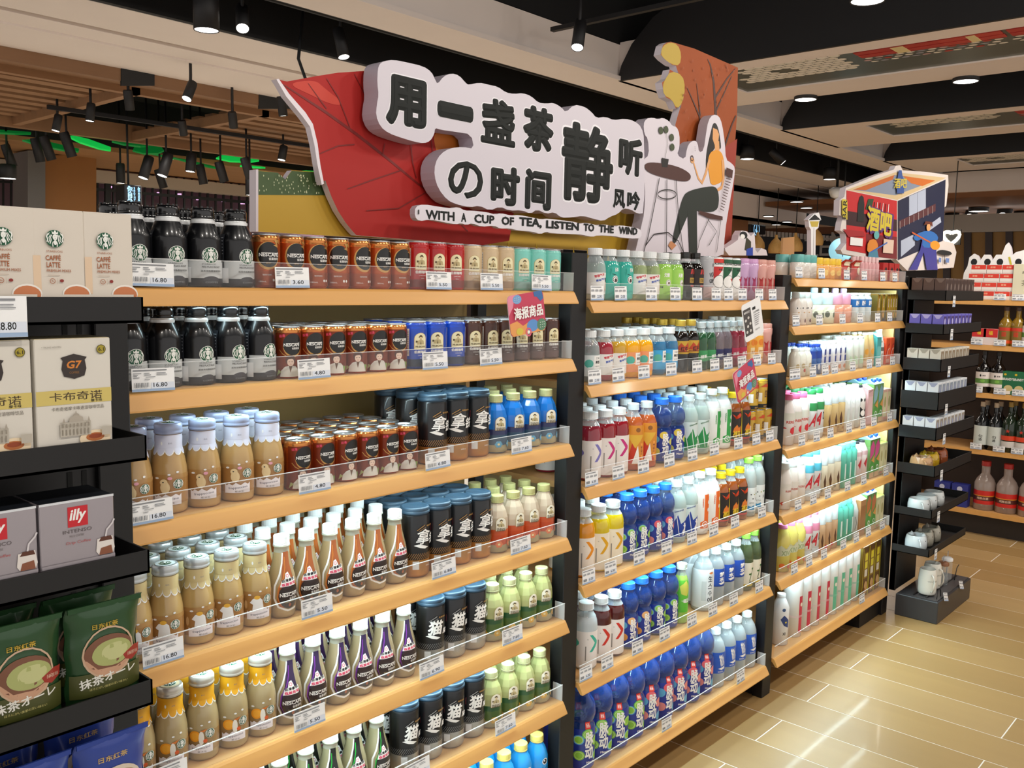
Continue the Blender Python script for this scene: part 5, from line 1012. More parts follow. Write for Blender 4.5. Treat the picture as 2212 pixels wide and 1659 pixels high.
# ================================================================ right rack of small packs and mugs
rr2 = thing('display_rack', (2.60, -.2, 0), 'black metal tray rack with mugs at the far end of the units', 'rack')
part('back_panel', MB().cbox(0, .30, .172, .20, .12, 1.66, BLK, .002), rr2)
part('side_upright', MB().cbox(-.0, .012, .170, .2, .12, 1.66, BLK, .001), rr2)
lips = [(628, 650, 2060), (700, 722, 2052), (775, 802, 2046), (846, 884, 2040), (920, 946, 2040), (1001, 1024, 2036), (1096, 1113, 2029), (1177, 1192, 2026)]
XE = .50
TZ = []
for yt, yb, px in lips:
    a = aty(px, yt, -.2)[2]; c = aty(px, yb, -.2)[2]; TZ.append((a, c))
    g = MB(); X0 = -.10 if yt < 1000 else -.08
    g.box(X0, XE, 0, .003, c, a, BLK).box(X0, X0+.003, 0, .17, c, a, BLK).box(X0, XE, 0, .17, c, c+.003, BLK).box(XE-.003, XE, 0, .17, c, a, BLK); part('tray', g, rr2)
bse = thing('display_plinth', (2.60, -.235, 0), 'low dark plinth with white mugs on it beside the rack', 'plinth')
part('box_body', MB().cbox(0, .53, 0, .20, 0, .108, mat('#3b3a3c', .35), .003), bse)
part('top_tray', MB().box(.01, .52, .01, .19, .108, .112, mat('#4a484a', .3)).box(.02, .5, .06, .066, .112, .118, mat('#2c2b2c', .3)).box(.02, .5, .12, .126, .112, .118, mat('#2c2b2c', .3)), bse)
part('wire_stand', MB().tube([(.10, .02, .112), (.09, .02, .15), (.05, .02, .155), (.04, .02, .112)], .0022, INK, 6).tube([(.42, .05, .112), (.45, .05, .17), (.48, .05, .18)], .0022, INK, 6), bse)
def pack(col, col2, fl_, h=.066):
    P = Proto('small_pack', 'box', h, .0225); P.w = .05
    P.p('box_body', MB().cbox(-.024, .024, -.024, .024, 0, h, mat(col, .45), .001))
    l = MB(); flat(l, [('po', [(-21, h*1000-1), (-6, h*1000-20), (6, h*1000-20), (21, h*1000-1)], mat(fl_, .5)), ('re', -16, 16, 14, 15.2, mat(fl_, .5)), ('re', -14, 14, 20, 21.2, mat(fl_, .5))], lambda u, v, d: (-.024-d, -u, v))
    flat(l, [('re', -20, 20, 6, h*1000-8, mat(col2, .5)), ('el', 0, h*500, 10, 16, mat(fl_, .5), 12)], front(0, -.024, 0)); P.p('print', l); return P
PK = [pack('#5c4a45', '#45322e', '#7a6a64', .078), pack('#6f69c8', '#4a3a78', '#b9b4ee'), pack('#d8d4c8', '#8f7d66', '#a8a294'), pack('#dfe3e8', '#8a96a4', '#9aa0ba'), pack('#dfe3e8', '#9a8f80', '#9aa0ba')]
cname = ['dark brown', 'violet', 'cream', 'pale blue', 'white']
for t_ in range(5):
    zt = TZ[t_][1]+.004; zl = TZ[t_][0]-.018
    for j in range(3):
        for i in range(8):
            if j and i: continue
            place(PK[t_], 2.60-.098+.028+i*.056 if True else 0, -.2+.030+j*.0515, max(zt, zl-.004), '%s small pack, %s along the rack\'s %s tray, %s from the aisle' % (cname[t_], ORD[i], ORD[t_], ORD[j]), '%s packs on the right rack' % cname[t_], 0)
# animal mugs
def mug(h, r, col, lug=True, txt=None, name='mug', eyes=True, spout=None):
    P = Proto(name, 'mug', h, r); c = gl(col, .15); N = 24
    P.p('mug_body', MB().lathe([(0, .002), (r*.86, 0), (r*.96, .006), (r, .02), (r, h*.6), (r*.92, h*.9), (r*.84, h), (r*.84, h), (r*.78, h), (r*.84, h*.7), (r*.86, .01), (0, .008)], N, c))
    P.p('handle', MB().tube([(-r*.2, -r*.86, h*.82), (-r*.25, -r*1.25, h*.8), (-r*.3, -r*1.5, h*.58), (-r*.3, -r*1.5, h*.36), (-r*.25, -r*1.2, h*.18), (-r*.2, -r*.9, h*.16)], .0045, c, 8))
    e = MB()
    if lug: e.lathe([(.012, h*.9), (.010, h), (0, h+.012)], 10, c, (r*.6, -r*.2, 0)); e.lathe([(.012, h*.9), (.010, h), (0, h+.012)], 10, c, (-r*.2, r*.6, 0)); P.p('ear', e)
    s = []
    if eyes: s += [('el', r*550, h*700, 2.6, 3.2, INK, 10), ('el', r*1300, h*700, 2.6, 3.2, INK, 10), ('el', r*900, h*520, 2, 1.4, INK, 8)]
    if txt: s.append(('tx', txt, 0, h*560, r*1300, 7, mat('#8a8a80', .5)))
    if s: P.p('print', wrap(MB(), s, [(r, .0), (r, h*.6), (r*.92, h*.9)], N, .0005, 0, r))
    return P
M1 = mug(.075, .052, '#d8a878'); M2 = mug(.078, .048, '#d8ac2c'); M3 = mug(.085, .054, '#9a5230'); MW = mug(.07, .05, '#e3e6e4', False); MG = mug(.072, .046, '#b4ae9e', True); MT = mug(.125, .043, '#e8e6dc', False, 'WARM', 'tall_mug', False)
LBM = ['first', 'second', 'third']
for i, M in enumerate((M1, M2, M3)): place(M, 2.60+.11*i, -.112, TZ[5][1]+.004, '%s animal mug on the rack\'s sixth tray' % ('tan', 'yellow', 'brown')[i], 'animal mugs on the sixth tray', -.8)
for i in range(3): place(MW, 2.605+.112*i, -.112, TZ[6][1]+.004, 'round white mug, %s from the left on the seventh tray' % LBM[i], 'white mugs on the seventh tray', -.8)
for i in range(3): place(MG if i else mug(.075, .05, '#e6ecee', True), 2.605+.112*i, -.112, TZ[7][1]+.004, '%s mug with ears, %s from left on the lowest rack tray' % ('white' if i == 0 else 'grey', LBM[i]), 'eared mugs on the lowest tray', -.8)
place(MT, 2.68, -.155, .1185, 'tall white mug in front on the dark plinth', 'tall mugs', -.6); place(MT, 2.80, -.14, .1185, 'tall cream mug behind the first one on the plinth', 'tall mugs', -.2)
for i, (x, y) in enumerate(((2.90, -.16), (3.0, -.15))):
    t = thing('glass_jar', (x, y, .1125), 'small glass jar with a %s lid on the plinth' % ('brown' if i == 0 else 'white'), 'jar', 'glass jars on the plinth')
    part('jar_body', MB().lathe([(0, .001), (.024, 0), (.026, .006), (.026, .09), (.022, .1)], 20, CLEAR), t); part('lid', MB().lathe([(.027, .1), (.027, .112), (.02, .118), (0, .118)], 20, WHT if i else mat('#8a5a3a', .5)), t)
    part('spoon', MB().tube([(0, 0, .01), (.004, 0, .15)], .002, ALU, 6), t)
for i, (a, bz) in enumerate(TZ):
    t = thing('price_tag', (2.60+.01, -.2045, bz-.028), 'white price tag hanging on the right rack\'s %s tray' % ORD[i], 'price tag', 'price tags of the right rack'); t.scale = (.55, 1, 1.3)
    k_ = PM[('5.00', True)]; link('card', k_[0], t); link('print', k_[1], t)
for i, x in enumerate((2.70, 2.95)):
    t = thing('price_tag', (x, -.243, .095), 'tilted price tag on the plinth edge, %s one' % ('left', 'right')[i], 'price tag'); t.rotation_euler = (-.3, .25, 0); k_ = PM[('5.00', True)]; link('card', k_[0], t); link('print', k_[1], t)
# ================================================================ sign boards above the units
def board(name, pix, y, th, face_m, edge_m, label, cat, parent=None):
    """outline read from the picture, standing in the plane y"""
    pts = [(lambda q: (q[0], q[2]))(aty(a, b, y)) for a, b in pix]
    b = MB(); b.prism(pts, 0, th, face_m, lambda u, v, d: (u, y+d, v), edge_m)
    o = link(name, b.mesh(name), parent)
    if label: tag(o, label, cat)
    return o
def pxs(pix, y): return [tuple(1000*v for v in (lambda q: (q[0], q[2]))(aty(a, b, y))) for a, b in pix]
def smooth(p, n=2):
    for _ in range(n):
        q = []
        for i in range(len(p)):
            a, b = p[i], p[(i+1) % len(p)]; q += [(a[0]*.75+b[0]*.25, a[1]*.75+b[1]*.25), (a[0]*.25+b[0]*.75, a[1]*.25+b[1]*.75)]
        p = q
    return p
def printed(name, shapes, y, parent): b = MB(); flat(b, shapes, lambda u, v, d: (u, y-d, v), .0004, .00025); return part(name, b, parent)
EDGE = mat('#d9cfd6', .5); RED = mat('#b01c16', .65, grain='n', gs=4, ga=.10)
# hill board
YH = .385
hill = board('hill_board', [(553, 368), (563, 369), (600, 373), (616, 388), (630, 368), (700, 372), (1390, 400), (1390, 548), (553, 500)], YH, .02, mat('#c09a2c', .5, grain='x', gs=6, ga=.12), EDGE, 'yellow field and green hill sign board behind the leaf', 'sign board')
gr = [('po', pxs([(554, 369), (600, 373), (616, 388), (630, 369), (705, 374), (705, 422), (554, 421)], YH), mat('#43592f', .5))]
rr = random.Random(3)
for i in range(70):
    a, b = rr.uniform(558, 700), rr.uniform(378, 418); c = pxs([(a, b)], YH)[0]; gr.append(('el', c[0], c[1], 1.1, 2.4, mat('#cfd3a8', .5), 6))
printed('hill_print', gr, YH, hill)
printed('stem_print', [('li', pxs([(x, 505+.1*(x-950)/1), (x+1, 540+.08*(x-950))], YH), [3, 16], mat('#d9b92e', .5)) for x in (963, 992, 1058, 1098, 1158, 1238, 1268, 1312)], YH, hill)
board('board_post', [(553, 366), (558, 366), (558, 500), (553, 500)], YH-.004, .028, EDGE, EDGE, None, None, hill)
# leaf board
YL = .355
lp = [(597, 171), (620, 176), (680, 165), (730, 157), (790, 153), (850, 157), (930, 170), (1010, 200), (1070, 240), (1100, 300), (1120, 400), (1100, 520), (1040, 530), (770, 508), (762, 500), (746, 480), (730, 455), (716, 425), (703, 390), (693, 392), (687, 355), (680, 310), (672, 272), (655, 250), (632, 215), (610, 190)]
leaf = board('leaf_board', lp, YL, .022, RED, EDGE, 'large red autumn leaf sign board above the nearest unit', 'sign board')
V = mat('#7a1a16', .5); LO = mat('#d9622a', .5)
ls = [('po', pxs(smooth([(935, 285), (985, 270), (1010, 300), (1000, 330), (950, 345), (940, 320)]), YL), mat('#dc7a2a', .5)), ('po', pxs(smooth([(618, 180), (680, 172), (700, 190), (745, 225), (720, 228), (670, 205)]), YL), mat('#cc3a26', .5)), ('li', pxs([(612, 183), (700, 240), (770, 290), (840, 345), (900, 395), (945, 430), (1010, 500)], YL), [3, 7, 8, 7, 6, 5, 4], V)]
for L_ in ([(665, 180), (690, 215), (705, 235)], [(705, 170), (730, 210), (755, 275)], [(765, 160), (790, 210), (800, 240)], [(690, 332), (730, 315), (765, 312)], [(750, 408), (800, 390), (865, 368)], [(790, 455), (860, 450), (920, 415)], [(825, 335), (830, 310)], [(885, 300), (890, 350), (898, 385)], [(935, 340), (930, 300)]): ls.append(('li', pxs(L_, YL), [2, 3, 3], V) if len(L_) == 3 else ('li', pxs(L_, YL), 2.4, V))
printed('leaf_print', ls, YL, leaf)
board('leaf_edge', [(597, 171), (602, 170), (625, 203), (660, 243), (676, 268), (686, 310), (692, 355), (700, 397), (695, 399), (686, 357), (679, 312), (670, 274), (654, 252), (618, 208)], YL-.006, .02, mat('#efe6ec', .5), EDGE, None, None, leaf)
# text board
YT = .285
outline = [(816, 150), (820, 138), (829, 132), (850, 129), (880, 135), (914, 143), (932, 155), (940, 172), (945, 182), (958, 165), (975, 158), (992, 163), (1005, 178), (1012, 184), (1035, 178), (1055, 183), (1075, 187), (1093, 200), (1110, 203), (1130, 201), (1148, 208), (1163, 222), (1180, 224), (1196, 222), (1213, 232), (1222, 243), (1240, 226), (1262, 230), (1278, 242), (1288, 255), (1308, 252), (1326, 260), (1350, 256), (1372, 262), (1386, 275), (1392, 300), (1392, 460), (1378, 462), (1362, 452), (1346, 450), (1335, 462), (1318, 468), (1303, 478), (1280, 472), (1260, 466), (1232, 470), (1212, 470), (1198, 458), (1180, 462), (1160, 452), (1146, 462), (1128, 454), (1100, 455), (1080, 446), (1058, 455), (1036, 444), (1015, 448), (985, 441), (966, 432), (947, 408), (938, 380), (940, 352), (952, 332), (972, 320), (1000, 317), (1024, 322), (1018, 290), (985, 285), (950, 280), (940, 276), (938, 290), (930, 304), (916, 310), (895, 306), (868, 298), (840, 288), (822, 274), (812, 250), (814, 225), (818, 205), (815, 180)]
text_board = board('text_board', smooth(outline, 1), YT, .055, mat('#d8d1da', .5), mat('#b9b0bc', .5), 'white cloud-shaped sign board with large dark Chinese characters', 'sign board')  # darker edge colour carries the shade on the board's sides
CH = mat('#070e0a', .7); CHE = mat('#f4f1f6', .5)
def glyph(ch, x0, x1, y0, y1, bold, sh=0):
    bold *= 1.15
    xc, yc = (x0+x1)/2, (y0+y1)/2; s = (640-yc)/(2900-xc)
    h = (y1-y0)-s*(x1-x0); c = pxs([(xc, yc)], YT)[0]; a = pxs([(x0, yc)], YT)[0]; b = pxs([(x1, yc)], YT)[0]
    up = pxs([(xc, yc-h/2)], YT)[0]; dn = pxs([(xc, yc+h/2)], YT)[0]
    w_, hh = b[0]-a[0], up[1]-dn[1]
    o = MB(); v, f, _ = text2d(ch, bold*.8, 8); v2, f2, _ = text2d(ch, bold*.8+.022, 8)
    v2 = np.hstack([v2[:, :2]*np.array([w_*1.05, hh*1.05]) + np.array(c[:2]), v2[:, 2:]]); v = np.hstack([v[:, :2]*np.array([w_, hh])+np.array(c[:2]), v[:, 2:]])
    o.add([(p[0]/1000, YT-.0012+.0009*p[2], p[1]/1000) for p in v2], f2, CHE); part('character_outline', o, text_board)
    q = MB(); q.add([(p[0]/1000, YT-.0040+.0026*p[2], p[1]/1000) for p in v], f, CH)
    q.box(c[0]/1000-.001, c[0]/1000+.001, YT-.003, YT, c[1]/1000-.001, c[1]/1000+.001, CHE)
    part('character', q, text_board)
for g in (('用', 834, 922, 157, 284, .075), ('一', 945, 1023, 216, 267, .09), ('盏', 1039, 1114, 207, 322, .048), ('茶', 1130, 1196, 224, 336, .07), ('静', 1214, 1326, 260, 449, .040), ('听', 1336, 1388, 292, 385, .06),
          ('の', 968, 1044, 343, 434, .03), ('时', 1060, 1123, 355, 449, .07), ('间', 1134, 1191, 363, 458, .065), ('风', 1324, 1350, 407, 452, .05), ('吟', 1354, 1382, 411, 456, .05)): glyph(*g)
# English line
YE = .262
el_out = []
top = [(897, 446), (915, 441), (950, 447), (975, 450), (990, 447), (1004, 455), (1020, 455), (1050, 458), (1072, 464), (1080, 460), (1105, 466), (1120, 464), (1150, 470), (1170, 474), (1182, 472), (1215, 476), (1245, 480), (1252, 484), (1262, 481), (1280, 484), (1292, 488), (1302, 484), (1330, 490), (1338, 486), (1375, 492), (1386, 498)]
bot = [(1386, 512), (1375, 516), (1340, 513), (1330, 510), (1290, 508), (1280, 512), (1262, 508), (1250, 506), (1190, 504), (1180, 500), (1168, 506), (1150, 500), (1120, 498), (1100, 493), (1080, 494), (1068, 487), (1040, 490), (1020, 482), (1008, 486), (995, 482), (985, 485), (960, 480), (930, 474), (905, 478), (896, 468)]
eng = board('slogan_board', smooth(top+bot, 1), YE, .02, mat('#e9e3ea', .5), mat('#c2bac4', .5), 'narrow white board with an English slogan under the Chinese characters', 'sign board')
a = aty(918, 460, YE); b = aty(1376, 503, YE); s_ = (b[2]-a[2])/(b[0]-a[0])
ss = []
for word, x0, x1 in (('WITH', 919, 982), ('A', 996, 1007), ('CUP', 1024, 1068), ('OF', 1083, 1110), ('TEA,', 1121, 1170), ('LISTEN', 1179, 1250), ('TO', 1260, 1283), ('THE', 1293, 1325), ('WIND', 1336, 1376)):
    yy = lambda px: 463+(px-918)*(500-463)/(1376-918)
    A = pxs([(x0, yy(x0))], YE)[0]; B = pxs([(x1, yy(x1))], YE)[0]
    ss.append(('tx', word, (A[0]+B[0])/2, (A[1]+B[1])/2, B[0]-A[0], 24.5 if ',' not in word else 29, CH, .07, math.atan2(B[1]-A[1], B[0]-A[0])))
ss.append(('re', *(lambda c: (c[0]-2, c[0]+2, c[1]-6, c[1]+6))(pxs([(903, 458)], YE)[0]), CH))
printed('slogan_lettering', ss, YE, eng)
# tree board
YR = .36
tree = board('tree_board', [(1432, 98), (1440, 92), (1449, 90), (1500, 105), (1594, 146), (1592, 250), (1585, 350), (1578, 560), (1460, 545), (1459, 268), (1464, 250), (1472, 225), (1468, 222), (1460, 235), (1453, 218), (1438, 210), (1432, 192), (1430, 178), (1441, 170), (1447, 150), (1460, 158), (1466, 160), (1460, 142), (1452, 140), (1436, 128), (1427, 118)], YR, .03,
             mat('#9c4814', .65, grain='n', gs=5, ga=.15), EDGE, 'orange autumn tree sign board behind the seated woman cutout', 'sign board')
TR = mat('#4a2b22', .5); YG = mat('#b89a2e', .5)
ts = [('po', pxs(smooth([(1431, 100), (1446, 91), (1464, 96), (1472, 118), (1468, 142), (1450, 139), (1433, 126), (1427, 116)], 1), YR), YG), ('po', pxs(smooth([(1436, 172), (1449, 153), (1474, 162), (1480, 190), (1474, 222), (1462, 236), (1450, 214), (1434, 206), (1431, 186)], 1), YR), YG),
      ('po', pxs([(1545, 330), (1592, 300), (1585, 400), (1578, 540), (1530, 500), (1500, 400)], YR), mat('#9c3420', .5))]
for L_, w_ in (([(1549, 345), (1545, 230), (1541, 175), (1534, 140), (1528, 128)], [22, 18, 14, 8, 4]), ([(1545, 210), (1570, 170), (1588, 148)], [10, 7, 3]), ([(1546, 240), (1580, 165)], [8, 4]), ([(1520, 330), (1510, 250), (1484, 190)], [14, 9, 3]), ([(1512, 250), (1504, 180)], [7, 3]), ([(1560, 330), (1580, 270), (1589, 250)], [12, 9, 8]), ([(1525, 330), (1535, 300)], [12, 12])): ts.append(('li', pxs(L_, YR), w_, TR))
rr = random.Random(9)
for i in range(60):
    c = pxs([(rr.uniform(1470, 1580), rr.uniform(130, 330))], YR)[0]; ts.append(('el', c[0], c[1], 3, 5, mat('#9a4a1a', .5), 6))
printed('tree_print', ts, YR, tree)
# seated woman cutout: flat printed board in front of the tree
YW = .30
wo = [(1390, 268), (1396, 256), (1410, 254), (1422, 258), (1432, 254), (1446, 262), (1452, 272), (1462, 274), (1468, 290), (1468, 318), (1462, 335), (1480, 345), (1484, 320), (1490, 308), (1500, 303), (1507, 308), (1510, 330), (1520, 325), (1525, 290), (1530, 260), (1540, 247), (1553, 250), (1560, 268), (1566, 310), (1568, 345), (1580, 352), (1588, 362), (1586, 385), (1576, 440), (1566, 500), (1562, 566), (1368, 563), (1385, 490), (1392, 460), (1394, 400), (1386, 370), (1390, 345), (1402, 335), (1400, 300), (1392, 290)]
wom = board('cutout_board', smooth(wo, 1), YW, .04, mat('#dcd4dc', .5), mat('#b8afba', .5), 'cutout board of a woman sitting at a round cafe table', 'sign board')
SK = mat('#e0a46c', .5); OG = mat('#e59a2a', .5); BT = mat('#222a24', .5); BR = mat('#4c2a24', .5); HA = mat('#1a1614', .5); LG = mat('#3f4a2c', .5)
w = []
w += [('po', pxs(smooth([(1535, 285), (1541, 263), (1550, 270), (1556, 300), (1558, 325), (1548, 315), (1540, 325), (1528, 350), (1524, 370), (1525, 330)]), YW), HA)]
w += [('po', pxs([(1540, 276), (1549, 280), (1553, 290), (1551, 310), (1543, 312), (1539, 300)], YW), SK), ('po', pxs([(1543, 305), (1553, 305), (1554, 325), (1544, 325)], YW), SK)]
w += [('po', pxs(smooth([(1535, 325), (1556, 324), (1564, 345), (1565, 380), (1558, 395), (1535, 402), (1532, 380), (1527, 350)]), YW), OG)]
w += [('li', pxs([(1532, 345), (1524, 375), (1516, 395), (1508, 385), (1498, 352)], YW), [16, 14, 13, 10, 7], SK), ('el', *pxs([(1495, 347)], YW)[0], 14, 10, SK, 12), ('ring', *pxs([(1494, 342)], YW)[0], 11, 7, BR)]
w += [('li', pxs([(1560, 345), (1562, 385), (1558, 405), (1535, 420), (1520, 425)], YW), [18, 16, 14, 10, 8], SK)]
w += [('po', pxs(smooth([(1530, 402), (1548, 404), (1553, 430), (1548, 458), (1510, 458), (1492, 450), (1478, 480), (1458, 528), (1450, 525), (1462, 470), (1474, 425), (1486, 412)]), YW), BT), ('po', pxs([(1484, 450), (1504, 452), (1505, 546), (1488, 546)], YW), BT)]
w += [('po', pxs([(1448, 520), (1460, 530), (1450, 540), (1442, 530)], YW), mat('#c98a5c', .5))]
w += [('po', pxs(smooth([(1392, 353), (1410, 350), (1460, 358), (1490, 374), (1491, 388), (1478, 393), (1440, 386), (1404, 375), (1391, 364)]), YW), BR), ('po', pxs([(1428, 341), (1443, 344), (1440, 362), (1428, 361)], YW), HA)]
w += [('li', pxs([(1435, 342), (1441, 310), (1437, 285)], YW), 1.5, LG)]+[('el', *pxs([(a, b)], YW)[0], 15, 13, LG, 12) for a, b in ((1426, 282), (1437, 280), (1449, 297), (1450, 318))]
for L_ in ([(1422, 385), (1412, 440), (1398, 510), (1388, 545)], [(1438, 388), (1437, 545)], [(1458, 388), (1462, 450), (1470, 520), (1474, 545)], [(1392, 530), (1410, 506), (1440, 502), (1462, 520), (1474, 545)]): w.append(('li', pxs(L_, YW), 4, HA))
w.append(('li', pxs([(1438+20*math.cos(a*PI/10), 420+10*math.sin(a*PI/10)) for a in range(21)], YW), 3.5, HA))
w += [('po', pxs([(1507, 455), (1558, 468), (1558, 476), (1530, 472), (1508, 462)], YW), BR), ('li', pxs([(1528, 474), (1508, 520), (1504, 540)], YW), 3, HA), ('li', pxs([(1554, 476), (1545, 545)], YW), 3, HA), ('li', pxs([(1526, 474), (1545, 500), (1528, 530)], YW), 3, HA), ('po', pxs([(1566, 362), (1580, 368), (1578, 386), (1564, 378)], YW), BR)]
for i in range(12): w.append(('li', pxs([(1564-i*1.2, 385+i*6), (1576-i*1.6, 389+i*6)], YW), 3, BR))
w += [('re', *(lambda c: (c[0]-3, c[0]+3, c[1]-1.2, c[1]+1.2))(pxs([(1496, 318+i*4)], YW)[0]), mat('#9a9098', .5)) for i in range(3)]
printed('woman_print', w, YW, wom)

# bar building board above the farthest unit
YB = .36
bar = board('cutout_board', [(1827, 406), (1895, 378), (1931, 366), (1935, 358), (1945, 357), (1950, 368), (2000, 371), (2048, 378), (2049, 400), (2044, 445), (2038, 450), (2038, 520), (2060, 525), (2066, 545), (2060, 578), (2030, 580), (2016, 583), (1960, 585), (1935, 560), (1895, 562), (1820, 548), (1816, 540), (1828, 525), (1826, 505), (1815, 498), (1818, 480), (1822, 468), (1813, 465), (1814, 432), (1824, 425)], YB, .03, mat('#e2d8d2', .5), EDGE, 'cutout board of a red and navy corner bar with musicians', 'sign board')
NV = mat('#1d2340', .5); RD = mat('#c6262a', .5); DR = mat('#3a1c22', .5); CR = mat('#d8bf92', .5); YE_ = mat('#d8c23a', .5); PB = mat('#b4bdd0', .5)
s = [('po', pxs([(1829, 410), (1934, 372), (2044, 384), (1938, 432)], YB), CR), ('po', pxs([(1842, 410), (1932, 378), (2020, 390), (1934, 422)], YB), mat('#8892a6', .5)), ('po', pxs([(1842, 410), (1932, 378), (1928, 388), (1870, 411)], YB), mat('#c4682a', .5)), ('po', pxs([(1950, 380), (2020, 390), (1992, 402), (1968, 396)], YB), mat('#d0702a', .5)),
     ('po', pxs([(1828, 411), (1937, 434), (1937, 560), (1828, 540)], YB), RD), ('po', pxs([(1828, 455), (1937, 475), (1937, 500), (1828, 486)], YB), DR), ('po', pxs([(1870, 505), (1937, 512), (1937, 560), (1870, 552)], YB), mat('#7a2026', .5)),
     ('po', pxs([(1939, 434), (2042, 388), (2040, 440), (2036, 520), (1939, 562)], YB), NV), ('po', pxs([(1963, 424), (1999, 408), (1999, 460), (1963, 476)], YB), PB), ('li', pxs([(1981, 416), (1981, 468)], YB), 4, NV),
     ('po', pxs([(1940, 478), (2020, 440), (2020, 456), (1940, 494)], YB), mat('#5a3034', .5)), ('po', pxs([(1945, 520), (1975, 505), (1975, 530), (1945, 555)], YB), PB), ('po', pxs([(2000, 490), (2030, 468), (2032, 480), (2004, 500)], YB), PB),
     ('po', pxs([(1852, 440), (1856, 425), (1860, 422), (1864, 426), (1866, 442), (1864, 480), (1850, 478)], YB), INK), ('po', pxs([(1874, 430), (1886, 430), (1880, 455), (1868, 452)], YB), mat('#2a4a2a', .5))]
for i in range(6): s.append(('li', pxs([(1888+i*6, 436+i), (1886+i*6, 458+i)], YB), 8, LW if i % 2 else INK))
for i in range(8): s.append(('li', pxs([(1942+i*10, 478-i*4.7), (1942+i*10, 494-i*4.7)], YB), 3, LW))
s += [('po', pxs([(1818, 495), (1862, 500), (1866, 510), (1830, 512)], YB), mat('#a8242a', .5)), ('re', *(lambda a, b: (a[0], b[0], b[1], a[1]))(pxs([(1834, 512)], YB)[0], pxs([(1860, 532)], YB)[0]), LW),
      ('re', *(lambda a, b: (a[0], b[0], b[1], a[1]))(pxs([(1906, 516)], YB)[0], pxs([(1926, 548)], YB)[0]), mat('#e4c8b4', .5)), ('po', pxs([(1816, 430), (1827, 432), (1827, 475), (1816, 468)], YB), YE_)]
def tx_at(t, px, py, w_, h, m_, bold=.04, rot=0.0, sh=0.0): c = pxs([(px, py)], YB)[0]; return ('tx', t, c[0], c[1], w_, h, m_, bold, rot, sh)
s += [tx_at('酒吧', 1899, 481, 400, 150, mat('#5a3474', .5), .12, -.06), tx_at('酒吧', 1897, 479, 370, 130, YE_, .06, -.06), tx_at('BAR', 1821, 452, 95, 50, INK, .02, 1.57)]
s += [('po', pxs([(1933, 398), (1936, 380), (1938, 368), (1944, 368), (1946, 380), (1950, 392), (1949, 418), (1934, 418)], YB), mat('#3a5a9c', .5)), tx_at('酒吧', 1942, 396, 200, 55, YE_, .04, .1)]
# guitarist and bass player
B_ = mat('#2f6eb8', .5); s += [('po', pxs([(1990, 510), (2012, 508), (2018, 530), (2022, 583), (1998, 583), (1992, 545), (1978, 583), (1960, 583), (1984, 540)], YB), mat('#3a3a94', .5)), ('po', pxs(smooth([(1988, 500), (2008, 498), (2024, 510), (2020, 524), (2012, 520), (2008, 536), (1988, 534), (1990, 515), (1974, 522), (1968, 510)], 1), YB), B_),
      ('el', *pxs([(2002, 491)], YB)[0], 36, 24, SK, 14), ('po', pxs([(1992, 486), (1996, 478), (2010, 480), (2011, 490), (2004, 484)], YB), mat('#6a3424', .5)), ('el', *pxs([(2016, 530)], YB)[0], 92, 28, mat('#e8992a', .5), 16), ('li', pxs([(2006, 524), (1966, 502)], YB), 9, mat('#d0602a', .5)),
      ('po', pxs(smooth([(1870, 520), (1886, 515), (1893, 530), (1890, 545), (1868, 548)], 1), YB), mat('#e08a34', .5)), ('el', *pxs([(1889, 508)], YB)[0], 38, 22, mat('#6ab4b4', .5), 14), ('po', pxs([(1872, 545), (1890, 538), (1894, 560), (1870, 558)], YB), mat('#4a8aa4', .5)), ('li', pxs([(1876, 545), (1912, 524)], YB), 8, mat('#3a6ab8', .5))]
s += [('el', *pxs([(2036, 546)], YB)[0], 150, 16, INK, 20), ('li', pxs([(2036, 550), (2036, 570)], YB), 10, INK), ('re', *(lambda c: (c[0]-60, c[0]-14, c[1]-14, c[1]+14))(pxs([(2030, 562)], YB)[0]), mat('#6a86c0', .5)), ('re', *(lambda c: (c[0]+20, c[0]+90, c[1]-14, c[1]+14))(pxs([(2036, 562)], YB)[0]), mat('#6a86c0', .5))]
printed('bar_print', s, YB, bar)
# small lamp-post cutout and reading girl cutout
YS = .30
lamp = board('cutout_board', [(1745, 475), (1758, 462), (1769, 459), (1774, 475), (1770, 477), (1768, 492), (1762, 497), (1761, 597), (1752, 597), (1752, 497), (1748, 490), (1747, 478)], YS, .02, WHT, EDGE, 'white cutout of a street lantern above the farthest unit', 'sign board')
printed('lantern_print', [('po', pxs([(1746, 476), (1760, 463), (1773, 475)], YS), INK), ('po', pxs([(1749, 478), (1769, 478), (1766, 490), (1753, 490)], YS), mat('#c8b04a', .5)), ('li', pxs([(1758, 492), (1757, 556)], YS), 2, INK)], YS, lamp)
gir = board('cutout_board', [(1566, 536), (1580, 528), (1594, 518), (1596, 508), (1602, 498), (1614, 500), (1622, 510), (1630, 502), (1632, 540), (1636, 546), (1645, 536), (1655, 540), (1658, 552), (1575, 552), (1567, 542)], YS, .03, mat('#e2dade', .5), EDGE, 'small cutout of a girl bending over beside the tree board', 'sign board')
printed('girl_print', [('el', *pxs([(1606, 508)], YS)[0], 34, 15, INK, 14), ('el', *pxs([(1604, 511)], YS)[0], 20, 10, LW, 12), ('po', pxs([(1612, 512), (1622, 522), (1622, 545), (1608, 540)], YS), mat('#3a3a2a', .5)), ('po', pxs([(1612, 538), (1626, 534), (1626, 552), (1612, 552)], YS), mat('#2a4ab0', .5))], YS, gir)
